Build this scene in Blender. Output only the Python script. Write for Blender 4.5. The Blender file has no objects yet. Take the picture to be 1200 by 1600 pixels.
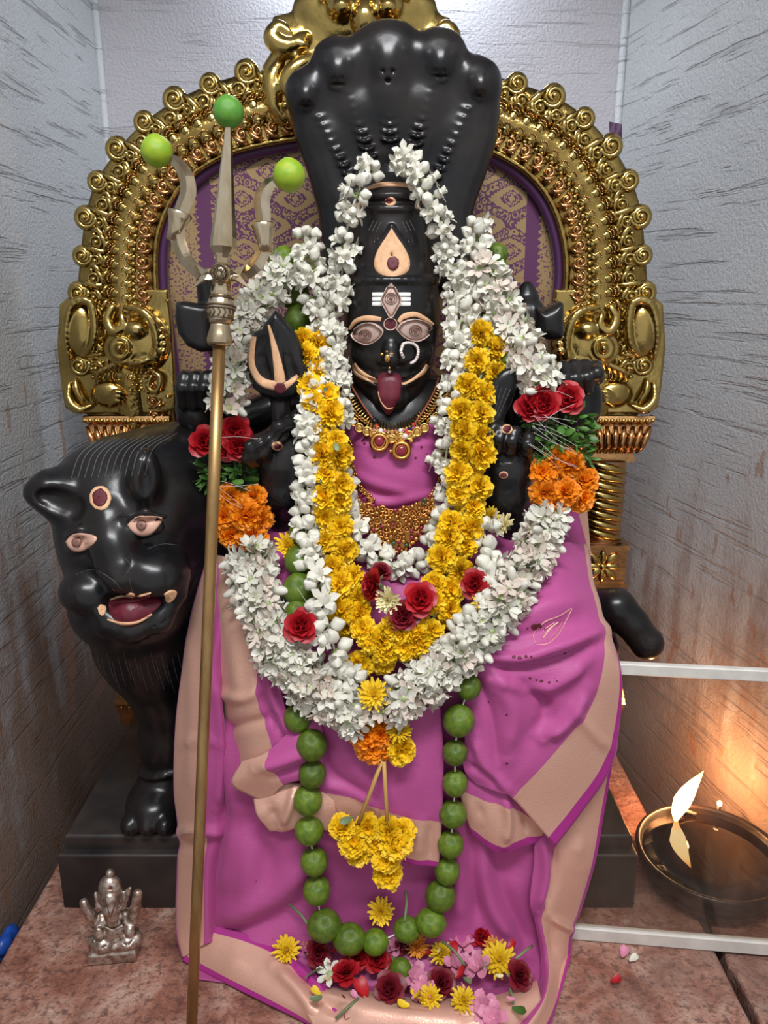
import bpy, bmesh, math, random
import numpy as np
from mathutils import Vector, Matrix, Quaternion

random.seed(7)
np.random.seed(7)
scene = bpy.context.scene
COL = scene.collection
PI = math.pi

# ------------------------------------------------------------------ camera
FPX = 1209.0                       # focal length in pixels of the 1200 x 1600 frame
PITCH = math.radians(16.0)
CAMZ = 0.90
cam_data = bpy.data.cameras.new('camera')
cam = bpy.data.objects.new('camera', cam_data)
COL.objects.link(cam)
cam.location = (0, 0, CAMZ)
cam.rotation_euler = (PI / 2 - PITCH, 0, 0)
cam_data.sensor_fit = 'VERTICAL'
cam_data.sensor_height = 36.0
cam_data.lens = 36.0 * FPX / 1600.0
cam_data.clip_start = 0.02
scene.camera = cam

# ------------------------------------------------------------------ world, lamps, exposure
world = bpy.data.worlds.new('world')
scene.world = world
world.use_nodes = True
wbg = world.node_tree.nodes['Background']
wbg.inputs[0].default_value = (0.95, 0.97, 1.0, 1)      # even daylight of the hall in front of the niche
wbg.inputs[1].default_value = 0.62

def area(name, loc, target, size, size_y, power, color):
    d = bpy.data.lights.new(name, 'AREA')
    d.shape = 'RECTANGLE'
    d.size, d.size_y, d.energy, d.color = size, size_y, power, color
    o = bpy.data.objects.new(name, d)
    COL.objects.link(o)
    o.location = loc
    o.rotation_euler = (Vector(target) - Vector(loc)).to_track_quat('-Z', 'Y').to_euler()
    return o

area('hall_tube_light', (0.05, -0.15, 2.25), (0.0, 1.15, 0.55), 1.1, 0.25, 38.0, (0.97, 0.98, 1.0))
area('niche_tube_light', (0.0, 1.63, 1.585), (0.0, 1.70, 1.0), 0.36, 0.03, 3.4, (0.82, 0.91, 1.0))

scene.view_settings.view_transform = 'Standard'
scene.view_settings.look = 'None'
scene.view_settings.gamma = 1.0
scene.view_settings.use_curve_mapping = False
scene.view_settings.exposure = 0.0

# ------------------------------------------------------------------ sight lines -> real positions
CP, SP = math.cos(PITCH), math.sin(PITCH)

def ray(px, py):
    u = (px - 600.0) / FPX
    v = (800.0 - py) / FPX
    return Vector((u, CP + v * SP, -SP + v * CP))

def P(px, py, Y):
    d = ray(px, py)
    t = Y / d.y
    return Vector((d.x * t, Y, CAMZ + d.z * t))

def G(px, py, z):
    d = ray(px, py)
    t = (z - CAMZ) / d.z
    return Vector((d.x * t, d.y * t, z))

def S(px, py, Y):                  # metres per pixel there
    return Y / ray(px, py).y / FPX

# ------------------------------------------------------------------ materials
MATS = {}

def mat(name, base, rough=0.5, metal=0.0, var=0.0, var_scale=20.0, var_col=None, bump=0.0, bump_scale=60.0,
        rnd=0.0, sub=0.0, sheen=0.0, coat=0.0, spec=0.5, detail=4.0, bump_dist=0.002):
    m = bpy.data.materials.new(name)
    m.use_nodes = True
    nt = m.node_tree
    N, L = nt.nodes, nt.links
    b = N['Principled BSDF']
    b.inputs['Base Color'].default_value = (*base, 1)
    b.inputs['Roughness'].default_value = rough
    b.inputs['Metallic'].default_value = metal
    b.inputs['Specular IOR Level'].default_value = spec
    if sub:
        b.inputs['Subsurface Weight'].default_value = sub
        b.inputs['Subsurface Radius'].default_value = (0.004, 0.003, 0.002)
        b.inputs['Subsurface Scale'].default_value = 0.6
    if sheen:
        b.inputs['Sheen Weight'].default_value = sheen
        b.inputs['Sheen Roughness'].default_value = 0.4
    if coat:
        b.inputs['Coat Weight'].default_value = coat
        b.inputs['Coat Roughness'].default_value = 0.15
    tc = N.new('ShaderNodeTexCoord')
    colsock = None
    if var:
        n = N.new('ShaderNodeTexNoise')
        n.inputs['Scale'].default_value = var_scale
        n.inputs['Detail'].default_value = detail
        L.new(tc.outputs['Object'], n.inputs['Vector'])
        r = N.new('ShaderNodeValToRGB')
        vc = var_col or tuple(c * (1 - var) for c in base)
        r.color_ramp.elements[0].position = 0.35
        r.color_ramp.elements[1].position = 0.65
        r.color_ramp.elements[0].color = (*vc, 1)
        r.color_ramp.elements[1].color = (*base, 1)
        L.new(n.outputs['Fac'], r.inputs['Fac'])
        colsock = r.outputs['Color']
    if rnd:
        oi = N.new('ShaderNodeObjectInfo')
        mr = N.new('ShaderNodeMapRange')
        mr.inputs['To Min'].default_value = 1 - rnd
        mr.inputs['To Max'].default_value = 1 + rnd * 0.6
        L.new(oi.outputs['Random'], mr.inputs['Value'])
        hs = N.new('ShaderNodeHueSaturation')
        if colsock:
            L.new(colsock, hs.inputs['Color'])
        else:
            hs.inputs['Color'].default_value = (*base, 1)
        L.new(mr.outputs['Result'], hs.inputs['Value'])
        colsock = hs.outputs['Color']
    if colsock:
        L.new(colsock, b.inputs['Base Color'])
    if bump:
        n2 = N.new('ShaderNodeTexNoise')
        n2.inputs['Scale'].default_value = bump_scale
        n2.inputs['Detail'].default_value = 5
        L.new(tc.outputs['Object'], n2.inputs['Vector'])
        bp = N.new('ShaderNodeBump')
        bp.inputs['Strength'].default_value = bump
        bp.inputs['Distance'].default_value = bump_dist
        L.new(n2.outputs['Fac'], bp.inputs['Height'])
        L.new(bp.outputs['Normal'], b.inputs['Normal'])
    MATS[name] = m
    return m

def nodes(name):
    m = bpy.data.materials.new(name)
    m.use_nodes = True
    MATS[name] = m
    nt = m.node_tree
    return m, nt.nodes, nt.links, nt.nodes['Principled BSDF']

def mth(N, L, op, a, b=None, c=None):
    n = N.new('ShaderNodeMath')
    n.operation = op
    for i, s in enumerate((a, b, c)):
        if s is None:
            continue
        if isinstance(s, (int, float)):
            n.inputs[i].default_value = s
        else:
            L.new(s, n.inputs[i])
    return n.outputs[0]

def ramp(N, L, fac, stops):
    r = N.new('ShaderNodeValToRGB')
    cr = r.color_ramp
    while len(cr.elements) < len(stops):
        cr.elements.new(0.5)
    for e, (p, c) in zip(cr.elements, stops):
        e.position = p
        e.color = (*c, 1) if len(c) == 3 else c
    L.new(fac, r.inputs['Fac'])
    return r.outputs['Color']

def mixc(N, L, fac, a, b, blend='MIX'):
    n = N.new('ShaderNodeMix')
    n.data_type = 'RGBA'
    n.blend_type = blend
    for sock, s in ((n.inputs[0], fac), (n.inputs[6], a), (n.inputs[7], b)):
        if isinstance(s, (int, float)):
            sock.default_value = s
        elif isinstance(s, tuple):
            sock.default_value = (*s, 1)
        else:
            L.new(s, sock)
    return n.outputs[2]

def noise(N, L, vec, scale, detail=4.0, rough=0.5, dist=0.0):
    n = N.new('ShaderNodeTexNoise')
    n.inputs['Scale'].default_value = scale
    n.inputs['Detail'].default_value = detail
    n.inputs['Roughness'].default_value = rough
    n.inputs['Distortion'].default_value = dist
    L.new(vec, n.inputs['Vector'])
    return n.outputs['Fac']

def mapping(N, L, vec, scale=(1, 1, 1), loc=(0, 0, 0)):
    n = N.new('ShaderNodeMapping')
    n.inputs['Scale'].default_value = scale
    n.inputs['Location'].default_value = loc
    L.new(vec, n.inputs['Vector'])
    return n.outputs[0]

# ------------------------------------------------------------------ objects
WM = {}                            # world matrices of the parents

def thing(name, label, cat, loc=(0, 0, 0), group=None):
    o = bpy.data.objects.new(name, None)
    o.empty_display_size = 0.02
    COL.objects.link(o)
    o.location = loc
    WM[o.name] = Matrix.Translation(Vector(loc))
    o['label'] = label
    o['category'] = cat
    if group:
        o['group'] = group
    return o

def tag(o, label, cat, group=None, kind=None):
    o['label'] = label
    if cat:
        o['category'] = cat
    if group:
        o['group'] = group
    if kind:
        o['kind'] = kind
    return o

def link(o, parent=None, mw=None):
    COL.objects.link(o)
    mw = mw if mw is not None else Matrix.Identity(4)
    if parent is not None:
        o.parent = parent
        o.matrix_basis = WM[parent.name].inverted() @ mw
    else:
        o.matrix_basis = mw
    WM[o.name] = mw
    return o

def inst(name, me, mw, parent=None):
    return link(bpy.data.objects.new(name, me), parent, mw)

class MB:
    def __init__(self):
        self.v, self.f, self.m = [], [], []

    def add(self, v, f, mi=0):
        o = len(self.v)
        self.v += [tuple(p) for p in v]
        self.f += [tuple(i + o for i in q) for q in f]
        self.m += [mi] * len(f)
        return self

    def mesh(self, name, mats, smooth=True):
        me = bpy.data.meshes.new(name)
        me.from_pydata(self.v, [], self.f)
        for x in (mats if isinstance(mats, (list, tuple)) else [mats]):
            me.materials.append(MATS[x])
        if any(self.m):
            me.polygons.foreach_set('material_index', self.m)
        if smooth:
            me.polygons.foreach_set('use_smooth', [True] * len(me.polygons))
        me.update()
        return me

    def build(self, name, mats, parent=None, smooth=True, mw=None):
        return link(bpy.data.objects.new(name, self.mesh(name, mats, smooth)), parent, mw)

    # ---- shapes
    def box(self, c, h, mi=0, R=None):
        c = Vector(c)
        R = R or Matrix.Identity(3)
        v = [c + R @ Vector((sx * h[0], sy * h[1], sz * h[2])) for sx in (-1, 1) for sy in (-1, 1) for sz in (-1, 1)]
        f = [(0, 1, 3, 2), (4, 6, 7, 5), (0, 4, 5, 1), (2, 3, 7, 6), (0, 2, 6, 4), (1, 5, 7, 3)]
        return self.add(v, f, mi)

    def tube(self, pts, r, seg=8, closed=False, mi=0, flat=1.0, nrm=None):
        pts = [Vector(p) for p in pts]
        n = len(pts)
        rr = [r] * n if isinstance(r, (int, float)) else list(r)
        T = []
        for i in range(n):
            a = pts[(i - 1) % n] if closed or i > 0 else pts[i]
            b = pts[(i + 1) % n] if closed or i < n - 1 else pts[i]
            T.append((b - a).normalized())
        up = Vector(nrm) if nrm is not None else Vector((0.13, -1, 0.21))
        if abs(up.normalized().dot(T[0])) > 0.95:
            up = Vector((1, 0.1, 0.2))
        x = (up - T[0] * up.dot(T[0])).normalized()
        v = []
        for i in range(n):
            x = (x - T[i] * x.dot(T[i])).normalized()
            y = T[i].cross(x)
            for k in range(seg):
                a = 2 * PI * k / seg
                v.append(pts[i] + x * (math.cos(a) * rr[i] * flat) + y * (math.sin(a) * rr[i]))
        f = []
        for i in range(n if closed else n - 1):
            j = (i + 1) % n
            for k in range(seg):
                k2 = (k + 1) % seg
                f.append((i * seg + k, i * seg + k2, j * seg + k2, j * seg + k))
        if not closed:
            f.append(tuple(range(seg))[::-1])
            f.append(tuple((n - 1) * seg + k for k in range(seg)))
        return self.add(v, f, mi)

    def lathe(self, prof, seg=24, mi=0, M=None):
        M = M or Matrix.Identity(4)
        v, f = [], []
        for r, z in prof:
            for k in range(seg):
                a = 2 * PI * k / seg
                v.append(M @ Vector((r * math.cos(a), r * math.sin(a), z)))
        for i in range(len(prof) - 1):
            for k in range(seg):
                k2 = (k + 1) % seg
                f.append((i * seg + k, i * seg + k2, (i + 1) * seg + k2, (i + 1) * seg + k))
        f.append(tuple(range(seg))[::-1])
        f.append(tuple((len(prof) - 1) * seg + k for k in range(seg)))
        return self.add(v, f, mi)

    def ell(self, c, r, seg=10, rings=7, mi=0, R=None):
        c = Vector(c)
        R = R or Matrix.Identity(3)
        r = (r, r, r) if isinstance(r, (int, float)) else r
        v = [c + R @ Vector((0, 0, r[2]))]
        for i in range(1, rings):
            t = PI * i / rings
            for k in range(seg):
                a = 2 * PI * k / seg
                v.append(c + R @ Vector((r[0] * math.sin(t) * math.cos(a), r[1] * math.sin(t) * math.sin(a), r[2] * math.cos(t))))
        v.append(c + R @ Vector((0, 0, -r[2])))
        f = [(0, 1 + k, 1 + (k + 1) % seg) for k in range(seg)]
        for i in range(rings - 2):
            for k in range(seg):
                k2 = (k + 1) % seg
                f.append((1 + i * seg + k, 1 + (i + 1) * seg + k, 1 + (i + 1) * seg + k2, 1 + i * seg + k2))
        b = 1 + (rings - 2) * seg
        last = len(v) - 1
        f += [(b + k, last, b + (k + 1) % seg) for k in range(seg)]
        return self.add(v, f, mi)

    def torus(self, c, R0, r, seg=20, sub=6, mi=0, R=None, arc=(0, 2 * PI)):
        c = Vector(c)
        R = R or Matrix.Identity(3)
        full = abs(arc[1] - arc[0] - 2 * PI) < 1e-6
        n = seg if full else seg + 1
        pts = []
        for i in range(n):
            a = arc[0] + (arc[1] - arc[0]) * i / seg
            pts.append(c + R @ Vector((R0 * math.cos(a), 0, R0 * math.sin(a))))
        return self.tube(pts, r, sub, full, mi)

    def grid(self, rows, mi=0, closed_u=False):
        nv, nu = len(rows), len(rows[0])
        v = [p for r in rows for p in r]
        f = []
        for j in range(nv - 1):
            for i in range(nu if closed_u else nu - 1):
                i2 = (i + 1) % nu
                f.append((j * nu + i, j * nu + i2, (j + 1) * nu + i2, (j + 1) * nu + i))
        return self.add(v, f, mi)

def catmull(pts, n):
    """n points along a Catmull-Rom curve, evenly spaced by length."""
    p = np.array([list(q) for q in pts], float)
    a = np.vstack([2 * p[0] - p[1], p, 2 * p[-1] - p[-2]])
    out = []
    for i in range(1, len(a) - 2):
        for t in np.linspace(0, 1, 24, endpoint=False):
            t2, t3 = t * t, t * t * t
            out.append(0.5 * ((2 * a[i]) + (-a[i - 1] + a[i + 1]) * t + (2 * a[i - 1] - 5 * a[i] + 4 * a[i + 1] - a[i + 2]) * t2
                              + (-a[i - 1] + 3 * a[i] - 3 * a[i + 1] + a[i + 2]) * t3))
    out.append(p[-1])
    o = np.array(out)
    d = np.concatenate([[0], np.cumsum(np.linalg.norm(np.diff(o[:, :min(3, o.shape[1])], axis=0), axis=1))])
    s = np.linspace(0, d[-1], n)
    return np.stack([np.interp(s, d, o[:, k]) for k in range(o.shape[1])], 1)

def curve_px(pts, n):
    """pixel/depth control points -> n world points"""
    return [Vector(q) for q in catmull([P(*p) for p in pts], n)]

def crv1(a, n):
    """resample a list of control points (any dim) uniformly in parameter with Catmull-Rom"""
    p = np.array(a, float)
    q = np.vstack([2 * p[0] - p[1], p, 2 * p[-1] - p[-2]])
    m = len(p) - 1
    out = []
    for s in np.linspace(0, m, n):
        i = min(int(s), m - 1)
        t = s - i
        b = q[i:i + 4]
        out.append(0.5 * ((2 * b[1]) + (-b[0] + b[2]) * t + (2 * b[0] - 5 * b[1] + 4 * b[2] - b[3]) * t * t
                          + (-b[0] + 3 * b[1] - 3 * b[2] + b[3]) * t ** 3))
    return np.array(out)

# ------------------------------------------------------------------ sculpting: signed distances + surface nets
class Sculpt:
    def __init__(self, lo, hi, h):
        self.lo, self.h = np.array(lo, float), h
        self.n = np.ceil((np.array(hi, float) - self.lo) / h).astype(int) + 1
        self.d = np.full(self.n, 1.0, np.float32)
        self.ax = [self.lo[i] + h * np.arange(self.n[i]) for i in range(3)]

    def sub(self, lo, hi):
        a = np.clip(np.floor((np.array(lo) - self.lo) / self.h).astype(int), 0, self.n)
        b = np.clip(np.ceil((np.array(hi) - self.lo) / self.h).astype(int) + 1, 0, self.n)
        sl = tuple(slice(a[i], b[i]) for i in range(3))
        X, Y, Z = np.meshgrid(*[self.ax[i][sl[i]] for i in range(3)], indexing='ij', sparse=True)
        return sl, X, Y, Z

    def blend(self, sl, d, k, op):
        o = self.d[sl]
        if o.size == 0:
            return
        if op == 'add':
            hh = np.clip(0.5 + 0.5 * (o - d) / k, 0, 1)
            self.d[sl] = o * (1 - hh) + d * hh - k * hh * (1 - hh)
        else:
            d = -d
            hh = np.clip(0.5 - 0.5 * (o - d) / k, 0, 1)
            self.d[sl] = o * (1 - hh) + d * hh + k * hh * (1 - hh)

    def ell(self, c, r, k=0.006, op='add', R=None):
        c = np.array(c, float)
        r = np.array([r] * 3 if isinstance(r, (int, float)) else r, float)
        m = max(r) + 2.5 * k + 2 * self.h if R is not None else r + 2.5 * k + 2 * self.h
        sl, X, Y, Z = self.sub(c - m, c + m)
        x, y, z = X - c[0], Y - c[1], Z - c[2]
        if R is not None:
            Ri = np.array(R.transposed())
            x, y, z = (Ri[i][0] * x + Ri[i][1] * y + Ri[i][2] * z for i in range(3))
        k0 = np.sqrt((x / r[0]) ** 2 + (y / r[1]) ** 2 + (z / r[2]) ** 2)
        k1 = np.sqrt((x / r[0] ** 2) ** 2 + (y / r[1] ** 2) ** 2 + (z / r[2] ** 2) ** 2) + 1e-9
        self.blend(sl, k0 * (k0 - 1) / k1, k, op)
        return self

    def cap(self, a, b, ra, rb=None, k=0.006, op='add'):
        rb = ra if rb is None else rb
        a, b = np.array(a, float), np.array(b, float)
        m = max(ra, rb) + 2.5 * k + 2 * self.h
        sl, X, Y, Z = self.sub(np.minimum(a, b) - m, np.maximum(a, b) + m)
        ab = b - a
        L2 = float(ab @ ab) + 1e-12
        t = np.clip(((X - a[0]) * ab[0] + (Y - a[1]) * ab[1] + (Z - a[2]) * ab[2]) / L2, 0, 1)
        d = np.sqrt((X - a[0] - t * ab[0]) ** 2 + (Y - a[1] - t * ab[1]) ** 2 + (Z - a[2] - t * ab[2]) ** 2) - (ra + (rb - ra) * t)
        self.blend(sl, d, k, op)
        return self

    def chain(self, pts, rs, k=0.006, op='add'):
        rs = [rs] * len(pts) if isinstance(rs, (int, float)) else rs
        for i in range(len(pts) - 1):
            self.cap(pts[i], pts[i + 1], rs[i], rs[i + 1], k, op)
        return self

    def box(self, c, h, rnd=0.003, k=0.004, op='add', R=None):
        c = np.array(c, float)
        h = np.array(h, float)
        m = (np.linalg.norm(h) if R is not None else h) + 2.5 * k + 2 * self.h
        sl, X, Y, Z = self.sub(c - m, c + m)
        x, y, z = X - c[0], Y - c[1], Z - c[2]
        if R is not None:
            Ri = np.array(R.transposed())
            x, y, z = (Ri[i][0] * x + Ri[i][1] * y + Ri[i][2] * z for i in range(3))
        qx, qy, qz = np.abs(x) - h[0] + rnd, np.abs(y) - h[1] + rnd, np.abs(z) - h[2] + rnd
        d = np.sqrt(np.maximum(qx, 0) ** 2 + np.maximum(qy, 0) ** 2 + np.maximum(qz, 0) ** 2) + np.minimum(np.maximum(np.maximum(qx, qy), qz), 0) - rnd
        self.blend(sl, d, k, op)
        return self

    def prism(self, poly, Y0, half, rnd=0.004, k=0.004, op='add', bulge=0.0):
        """outline (x, z) extruded along y; bulge thickens the middle"""
        q = np.array(poly, float)
        m = rnd + 2.5 * k + 2 * self.h
        sl, X, Y, Z = self.sub((q[:, 0].min() - m, Y0 - half - bulge - m, q[:, 1].min() - m), (q[:, 0].max() + m, Y0 + half + bulge + m, q[:, 1].max() + m))
        x, z = X[:, :, 0], Z[:, 0, :]                  # (nx,1), (1,nz)
        x = X[:, 0, :]
        z = Z[0, :, :]
        d2 = np.full((x.shape[0], z.shape[1]), 1e9)
        ins = np.zeros(d2.shape, bool)
        for i in range(len(q)):
            a, b = q[i - 1], q[i]
            e = b - a
            t = np.clip(((x - a[0]) * e[0] + (z - a[1]) * e[1]) / (e @ e + 1e-12), 0, 1)
            d2 = np.minimum(d2, (x - a[0] - t * e[0]) ** 2 + (z - a[1] - t * e[1]) ** 2)
            cond = (a[1] > z) != (b[1] > z)
            with np.errstate(divide='ignore', invalid='ignore'):
                xi = a[0] + (z - a[1]) * e[0] / (e[1] if abs(e[1]) > 1e-12 else 1e-12)
            ins ^= cond & (x < xi)
        dd = np.where(ins, -1, 1) * np.sqrt(d2)
        dd = dd[:, None, :]
        th = half + bulge * np.clip(-dd / 0.03, 0, 1) ** 0.6
        wy = np.abs(Y - Y0) - th + rnd
        wx = dd + rnd
        d = np.sqrt(np.maximum(wx, 0) ** 2 + np.maximum(wy, 0) ** 2) + np.minimum(np.maximum(wx, wy), 0) - rnd
        self.blend(sl, d, k, op)
        return self

    def column(self, zs, rx, ry, cx, cy, k=0.006, op='add'):
        """upright body with elliptical section; profile arrays over z"""
        zs = np.array(zs, float)
        o = np.argsort(zs)
        zs = zs[o]
        A = [np.array(q, float)[o] if np.ndim(q) else np.full(len(zs), float(q)) for q in (rx, ry, cx, cy)]
        m = A[0].max() + A[1].max() + 3 * k
        sl, X, Y, Z = self.sub((A[2].min() - m, A[3].min() - m, zs[0] - 0.02), (A[2].max() + m, A[3].max() + m, zs[-1] + 0.02))
        RX, RY, CX, CY = (np.interp(Z, zs, a) for a in A)
        rho = np.sqrt(((X - CX) / RX) ** 2 + ((Y - CY) / RY) ** 2)
        d = (rho - 1) * np.minimum(RX, RY)
        d = np.maximum(d, np.maximum(zs[0] - Z, Z - zs[-1]))
        self.blend(sl, d, k, op)
        return self

    def smooth(self, n=1):
        for _ in range(n):
            d = self.d
            e = d.copy()
            for ax in range(3):
                e += (np.roll(d, 1, ax) + np.roll(d, -1, ax) - 2 * d) * 0.12
            self.d = e
        return self

    def mesh(self, name, mats, smooth=True):
        d = self.d
        s = d < 0
        nx, ny, nz = d.shape
        cnt = np.zeros((nx - 1, ny - 1, nz - 1), np.float32)
        acc = [np.zeros_like(cnt) for _ in range(3)]
        for ax in range(3):
            oth = [i for i in range(3) if i != ax]
            for da in (0, 1):
                for db in (0, 1):
                    s0 = [None] * 3
                    s1 = [None] * 3
                    s0[ax], s1[ax] = slice(0, -1), slice(1, None)
                    for o_, off in zip(oth, (da, db)):
                        w = slice(off, d.shape[o_] - 1 + off)
                        s0[o_] = s1[o_] = w
                    v0, v1 = d[tuple(s0)], d[tuple(s1)]
                    x = (v0 < 0) != (v1 < 0)
                    t = np.where(x, v0 / np.where(x, v0 - v1, 1), 0)
                    cnt += x
                    acc[ax] += np.where(x, t, 0)
                    acc[oth[0]] += x * da
                    acc[oth[1]] += x * db
        on = cnt > 0
        idx = np.full(cnt.shape, -1, np.int64)
        idx[on] = np.arange(on.sum())
        ii = np.argwhere(on)
        c = cnt[on]
        V = np.stack([(ii[:, a] + acc[a][on] / c) * self.h + self.lo[a] for a in range(3)], 1)
        F = []
        for ax in range(3):
            b, c_ = (ax + 1) % 3, (ax + 2) % 3
            s0 = [slice(1, -1)] * 3
            s1 = [slice(1, -1)] * 3
            s0[ax], s1[ax] = slice(0, -1), slice(1, None)
            a0, a1 = s[tuple(s0)], s[tuple(s1)]
            e = np.argwhere(a0 != a1)
            if not len(e):
                continue
            flip = a0[tuple(e.T)]
            e = e + 1
            e[:, ax] -= 1
            q = []
            for ob, oc in ((-1, -1), (0, -1), (0, 0), (-1, 0)):
                w = e.copy()
                w[:, b] += ob
                w[:, c_] += oc
                q.append(idx[tuple(w.T)])
            q = np.stack(q, 1)
            q[~flip] = q[~flip][:, ::-1]
            F.append(q)
        F = np.vstack(F)
        F = F[(F >= 0).all(1)]
        me = bpy.data.meshes.new(name)
        me.vertices.add(len(V))
        me.vertices.foreach_set('co', V.astype(np.float32).ravel())
        me.loops.add(F.size)
        me.loops.foreach_set('vertex_index', F.ravel().astype(np.int32))
        me.polygons.add(len(F))
        me.polygons.foreach_set('loop_start', np.arange(0, F.size, 4, dtype=np.int32))
        for x in (mats if isinstance(mats, (list, tuple)) else [mats]):
            me.materials.append(MATS[x])
        me.update(calc_edges=True)
        me.polygons.foreach_set('use_smooth', [smooth] * len(me.polygons))
        return me

    def build(self, name, mats, parent=None, smooth=True):
        return link(bpy.data.objects.new(name, self.mesh(name, mats, smooth)), parent)

def bend(pts, rs, n=4):
    """smooth a short chain: points with radii, resampled along a curve"""
    q = catmull([(*p, r) for p, r in zip(pts, rs)], max(5, (len(pts) - 1) * n)) if len(pts) > 2 else np.array([(*p, r) for p, r in zip(pts, rs)])
    return [a[:3] for a in q], [a[3] for a in q]

def poly_px(pts, Y):
    return [(P(x, y, Y).x, P(x, y, Y).z) for x, y in pts]

def rotm(d, up=(0, 0, 1), roll=0.0):
    """3x3 whose z axis points along d"""
    q = Vector(d).to_track_quat('Z', 'Y')
    return (q @ Quaternion((0, 0, 1), roll)).to_matrix()

def xform(loc, d, scale=1.0, roll=0.0):
    sc = scale if isinstance(scale, (tuple, list)) else (scale,) * 3
    return Matrix.Translation(Vector(loc)) @ rotm(d, roll=roll).to_4x4() @ Matrix.Diagonal((*sc, 1))
# ================================================================== materials of the setting
def wall_material(name, base, dark, stroke, stain, stain_top, stain_col, soot=None):
    m, N, L, b = nodes(name)
    tc = N.new('ShaderNodeTexCoord').outputs['Object']
    fine = noise(N, L, tc, 170, 5, 0.6)
    strokes = noise(N, L, mapping(N, L, tc, (4.5, 4.5, 75)), 1.0, 5, 0.62, 0.25)
    patch = noise(N, L, tc, 3.5, 4, 0.55)
    col = mixc(N, L, patch, tuple(dark), tuple(base))
    gr = N.new('ShaderNodeMapRange')
    gr.interpolation_type = 'SMOOTHSTEP'
    gr.inputs['From Min'].default_value = 0.33
    gr.inputs['From Max'].default_value = 0.45
    L.new(strokes, gr.inputs['Value'])
    groove = gr.outputs[0]
    col = mixc(N, L, mth(N, L, 'MULTIPLY', mth(N, L, 'SUBTRACT', 1.0, groove), 0.30), col, tuple(c * 0.45 for c in base))
    if stain:
        sep = N.new('ShaderNodeSeparateXYZ')
        L.new(tc, sep.inputs[0])
        runs = noise(N, L, mapping(N, L, tc, (16, 16, 2.6)), 1.0, 5, 0.6, 0.3)
        blot = noise(N, L, tc, 26, 5, 0.7)
        hgt = mth(N, L, 'SUBTRACT', 1.0, mth(N, L, 'DIVIDE', sep.outputs[2], stain_top))
        hgt = mth(N, L, 'ADD', hgt, mth(N, L, 'MULTIPLY', mth(N, L, 'SUBTRACT', runs, 0.5), 2.2))
        mask = N.new('ShaderNodeMapRange')
        mask.interpolation_type = 'SMOOTHSTEP'
        mask.inputs['From Min'].default_value = -0.15
        mask.inputs['From Max'].default_value = 0.75
        L.new(mth(N, L, 'ADD', hgt, mth(N, L, 'MULTIPLY', mth(N, L, 'SUBTRACT', blot, 0.5), 0.9)), mask.inputs['Value'])
        col = mixc(N, L, mth(N, L, 'MULTIPLY', mask.outputs[0], stain), col, tuple(stain_col))
        spots = ramp(N, L, noise(N, L, mapping(N, L, tc, (46, 46, 17)), 1.0, 3, 0.5), [(0.625, (0, 0, 0)), (0.68, (1, 1, 1))])
        sh = mth(N, L, 'MULTIPLY', mth(N, L, 'LESS_THAN', sep.outputs[2], stain_top * 1.5), 0.5)
        sp = N.new('ShaderNodeSeparateColor')
        L.new(spots, sp.inputs[0])
        col = mixc(N, L, mth(N, L, 'MULTIPLY', sp.outputs[0], sh), col, (0.27, 0.115, 0.030))
    L.new(col, b.inputs['Base Color'])
    b.inputs['Roughness'].default_value = 0.62
    h = mth(N, L, 'ADD', mth(N, L, 'MULTIPLY', groove, stroke), mth(N, L, 'MULTIPLY', fine, 0.8))
    bp = N.new('ShaderNodeBump')
    bp.inputs['Strength'].default_value = 0.9
    bp.inputs['Distance'].default_value = 0.004
    L.new(h, bp.inputs['Height'])
    L.new(bp.outputs['Normal'], b.inputs['Normal'])

wall_material('plaster_left', (0.50, 0.515, 0.53), (0.40, 0.415, 0.435), 0.8, 0.85, 0.56, (0.225, 0.130, 0.082))
wall_material('plaster_back', (0.46, 0.445, 0.475), (0.37, 0.355, 0.39), 0.25, 0, 1, (0, 0, 0))
wall_material('plaster_right', (0.49, 0.50, 0.51), (0.37, 0.38, 0.395), 0.8, 0.70, 0.44, (0.175, 0.090, 0.052))
mat('plaster_ceiling', (0.6, 0.6, 0.6), 0.8)
mat('floor_cement', (0.16, 0.14, 0.13), 0.8, var=0.4)

m, N, L, b = nodes('red_stone')
tc = N.new('ShaderNodeTexCoord').outputs['Object']
c = ramp(N, L, noise(N, L, tc, 16, 8, 0.68, 0.4), [(0.30, (0.13, 0.042, 0.028)), (0.44, (0.31, 0.125, 0.082)), (0.55, (0.43, 0.225, 0.165)), (0.70, (0.56, 0.385, 0.30))])
c = mixc(N, L, ramp(N, L, noise(N, L, tc, 95, 5, 0.7), [(0.40, (0.75, 0.75, 0.75)), (0.50, (0, 0, 0))]), c, (0.12, 0.05, 0.04))
c = mixc(N, L, ramp(N, L, noise(N, L, tc, 5.5, 3), [(0.50, (0, 0, 0)), (0.62, (0.55, 0.55, 0.55))]), c, (0.20, 0.125, 0.10))
L.new(c, b.inputs['Base Color'])
b.inputs['Roughness'].default_value = 0.72
bp = N.new('ShaderNodeBump')
bp.inputs['Strength'].default_value = 0.8
bp.inputs['Distance'].default_value = 0.004
L.new(mth(N, L, 'ADD', noise(N, L, tc, 45, 6, 0.7), noise(N, L, tc, 160, 4)), bp.inputs['Height'])
L.new(bp.outputs['Normal'], b.inputs['Normal'])

mat('black_stone', (0.0065, 0.0067, 0.0080), 0.27, var=0.5, var_scale=18, var_col=(0.018, 0.0145, 0.0135), bump=0.16, bump_scale=55, spec=0.42)
mat('black_slab', (0.012, 0.012, 0.013), 0.33, var=0.6, var_scale=9, var_col=(0.060, 0.046, 0.040), bump=0.08, bump_scale=50)

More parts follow.
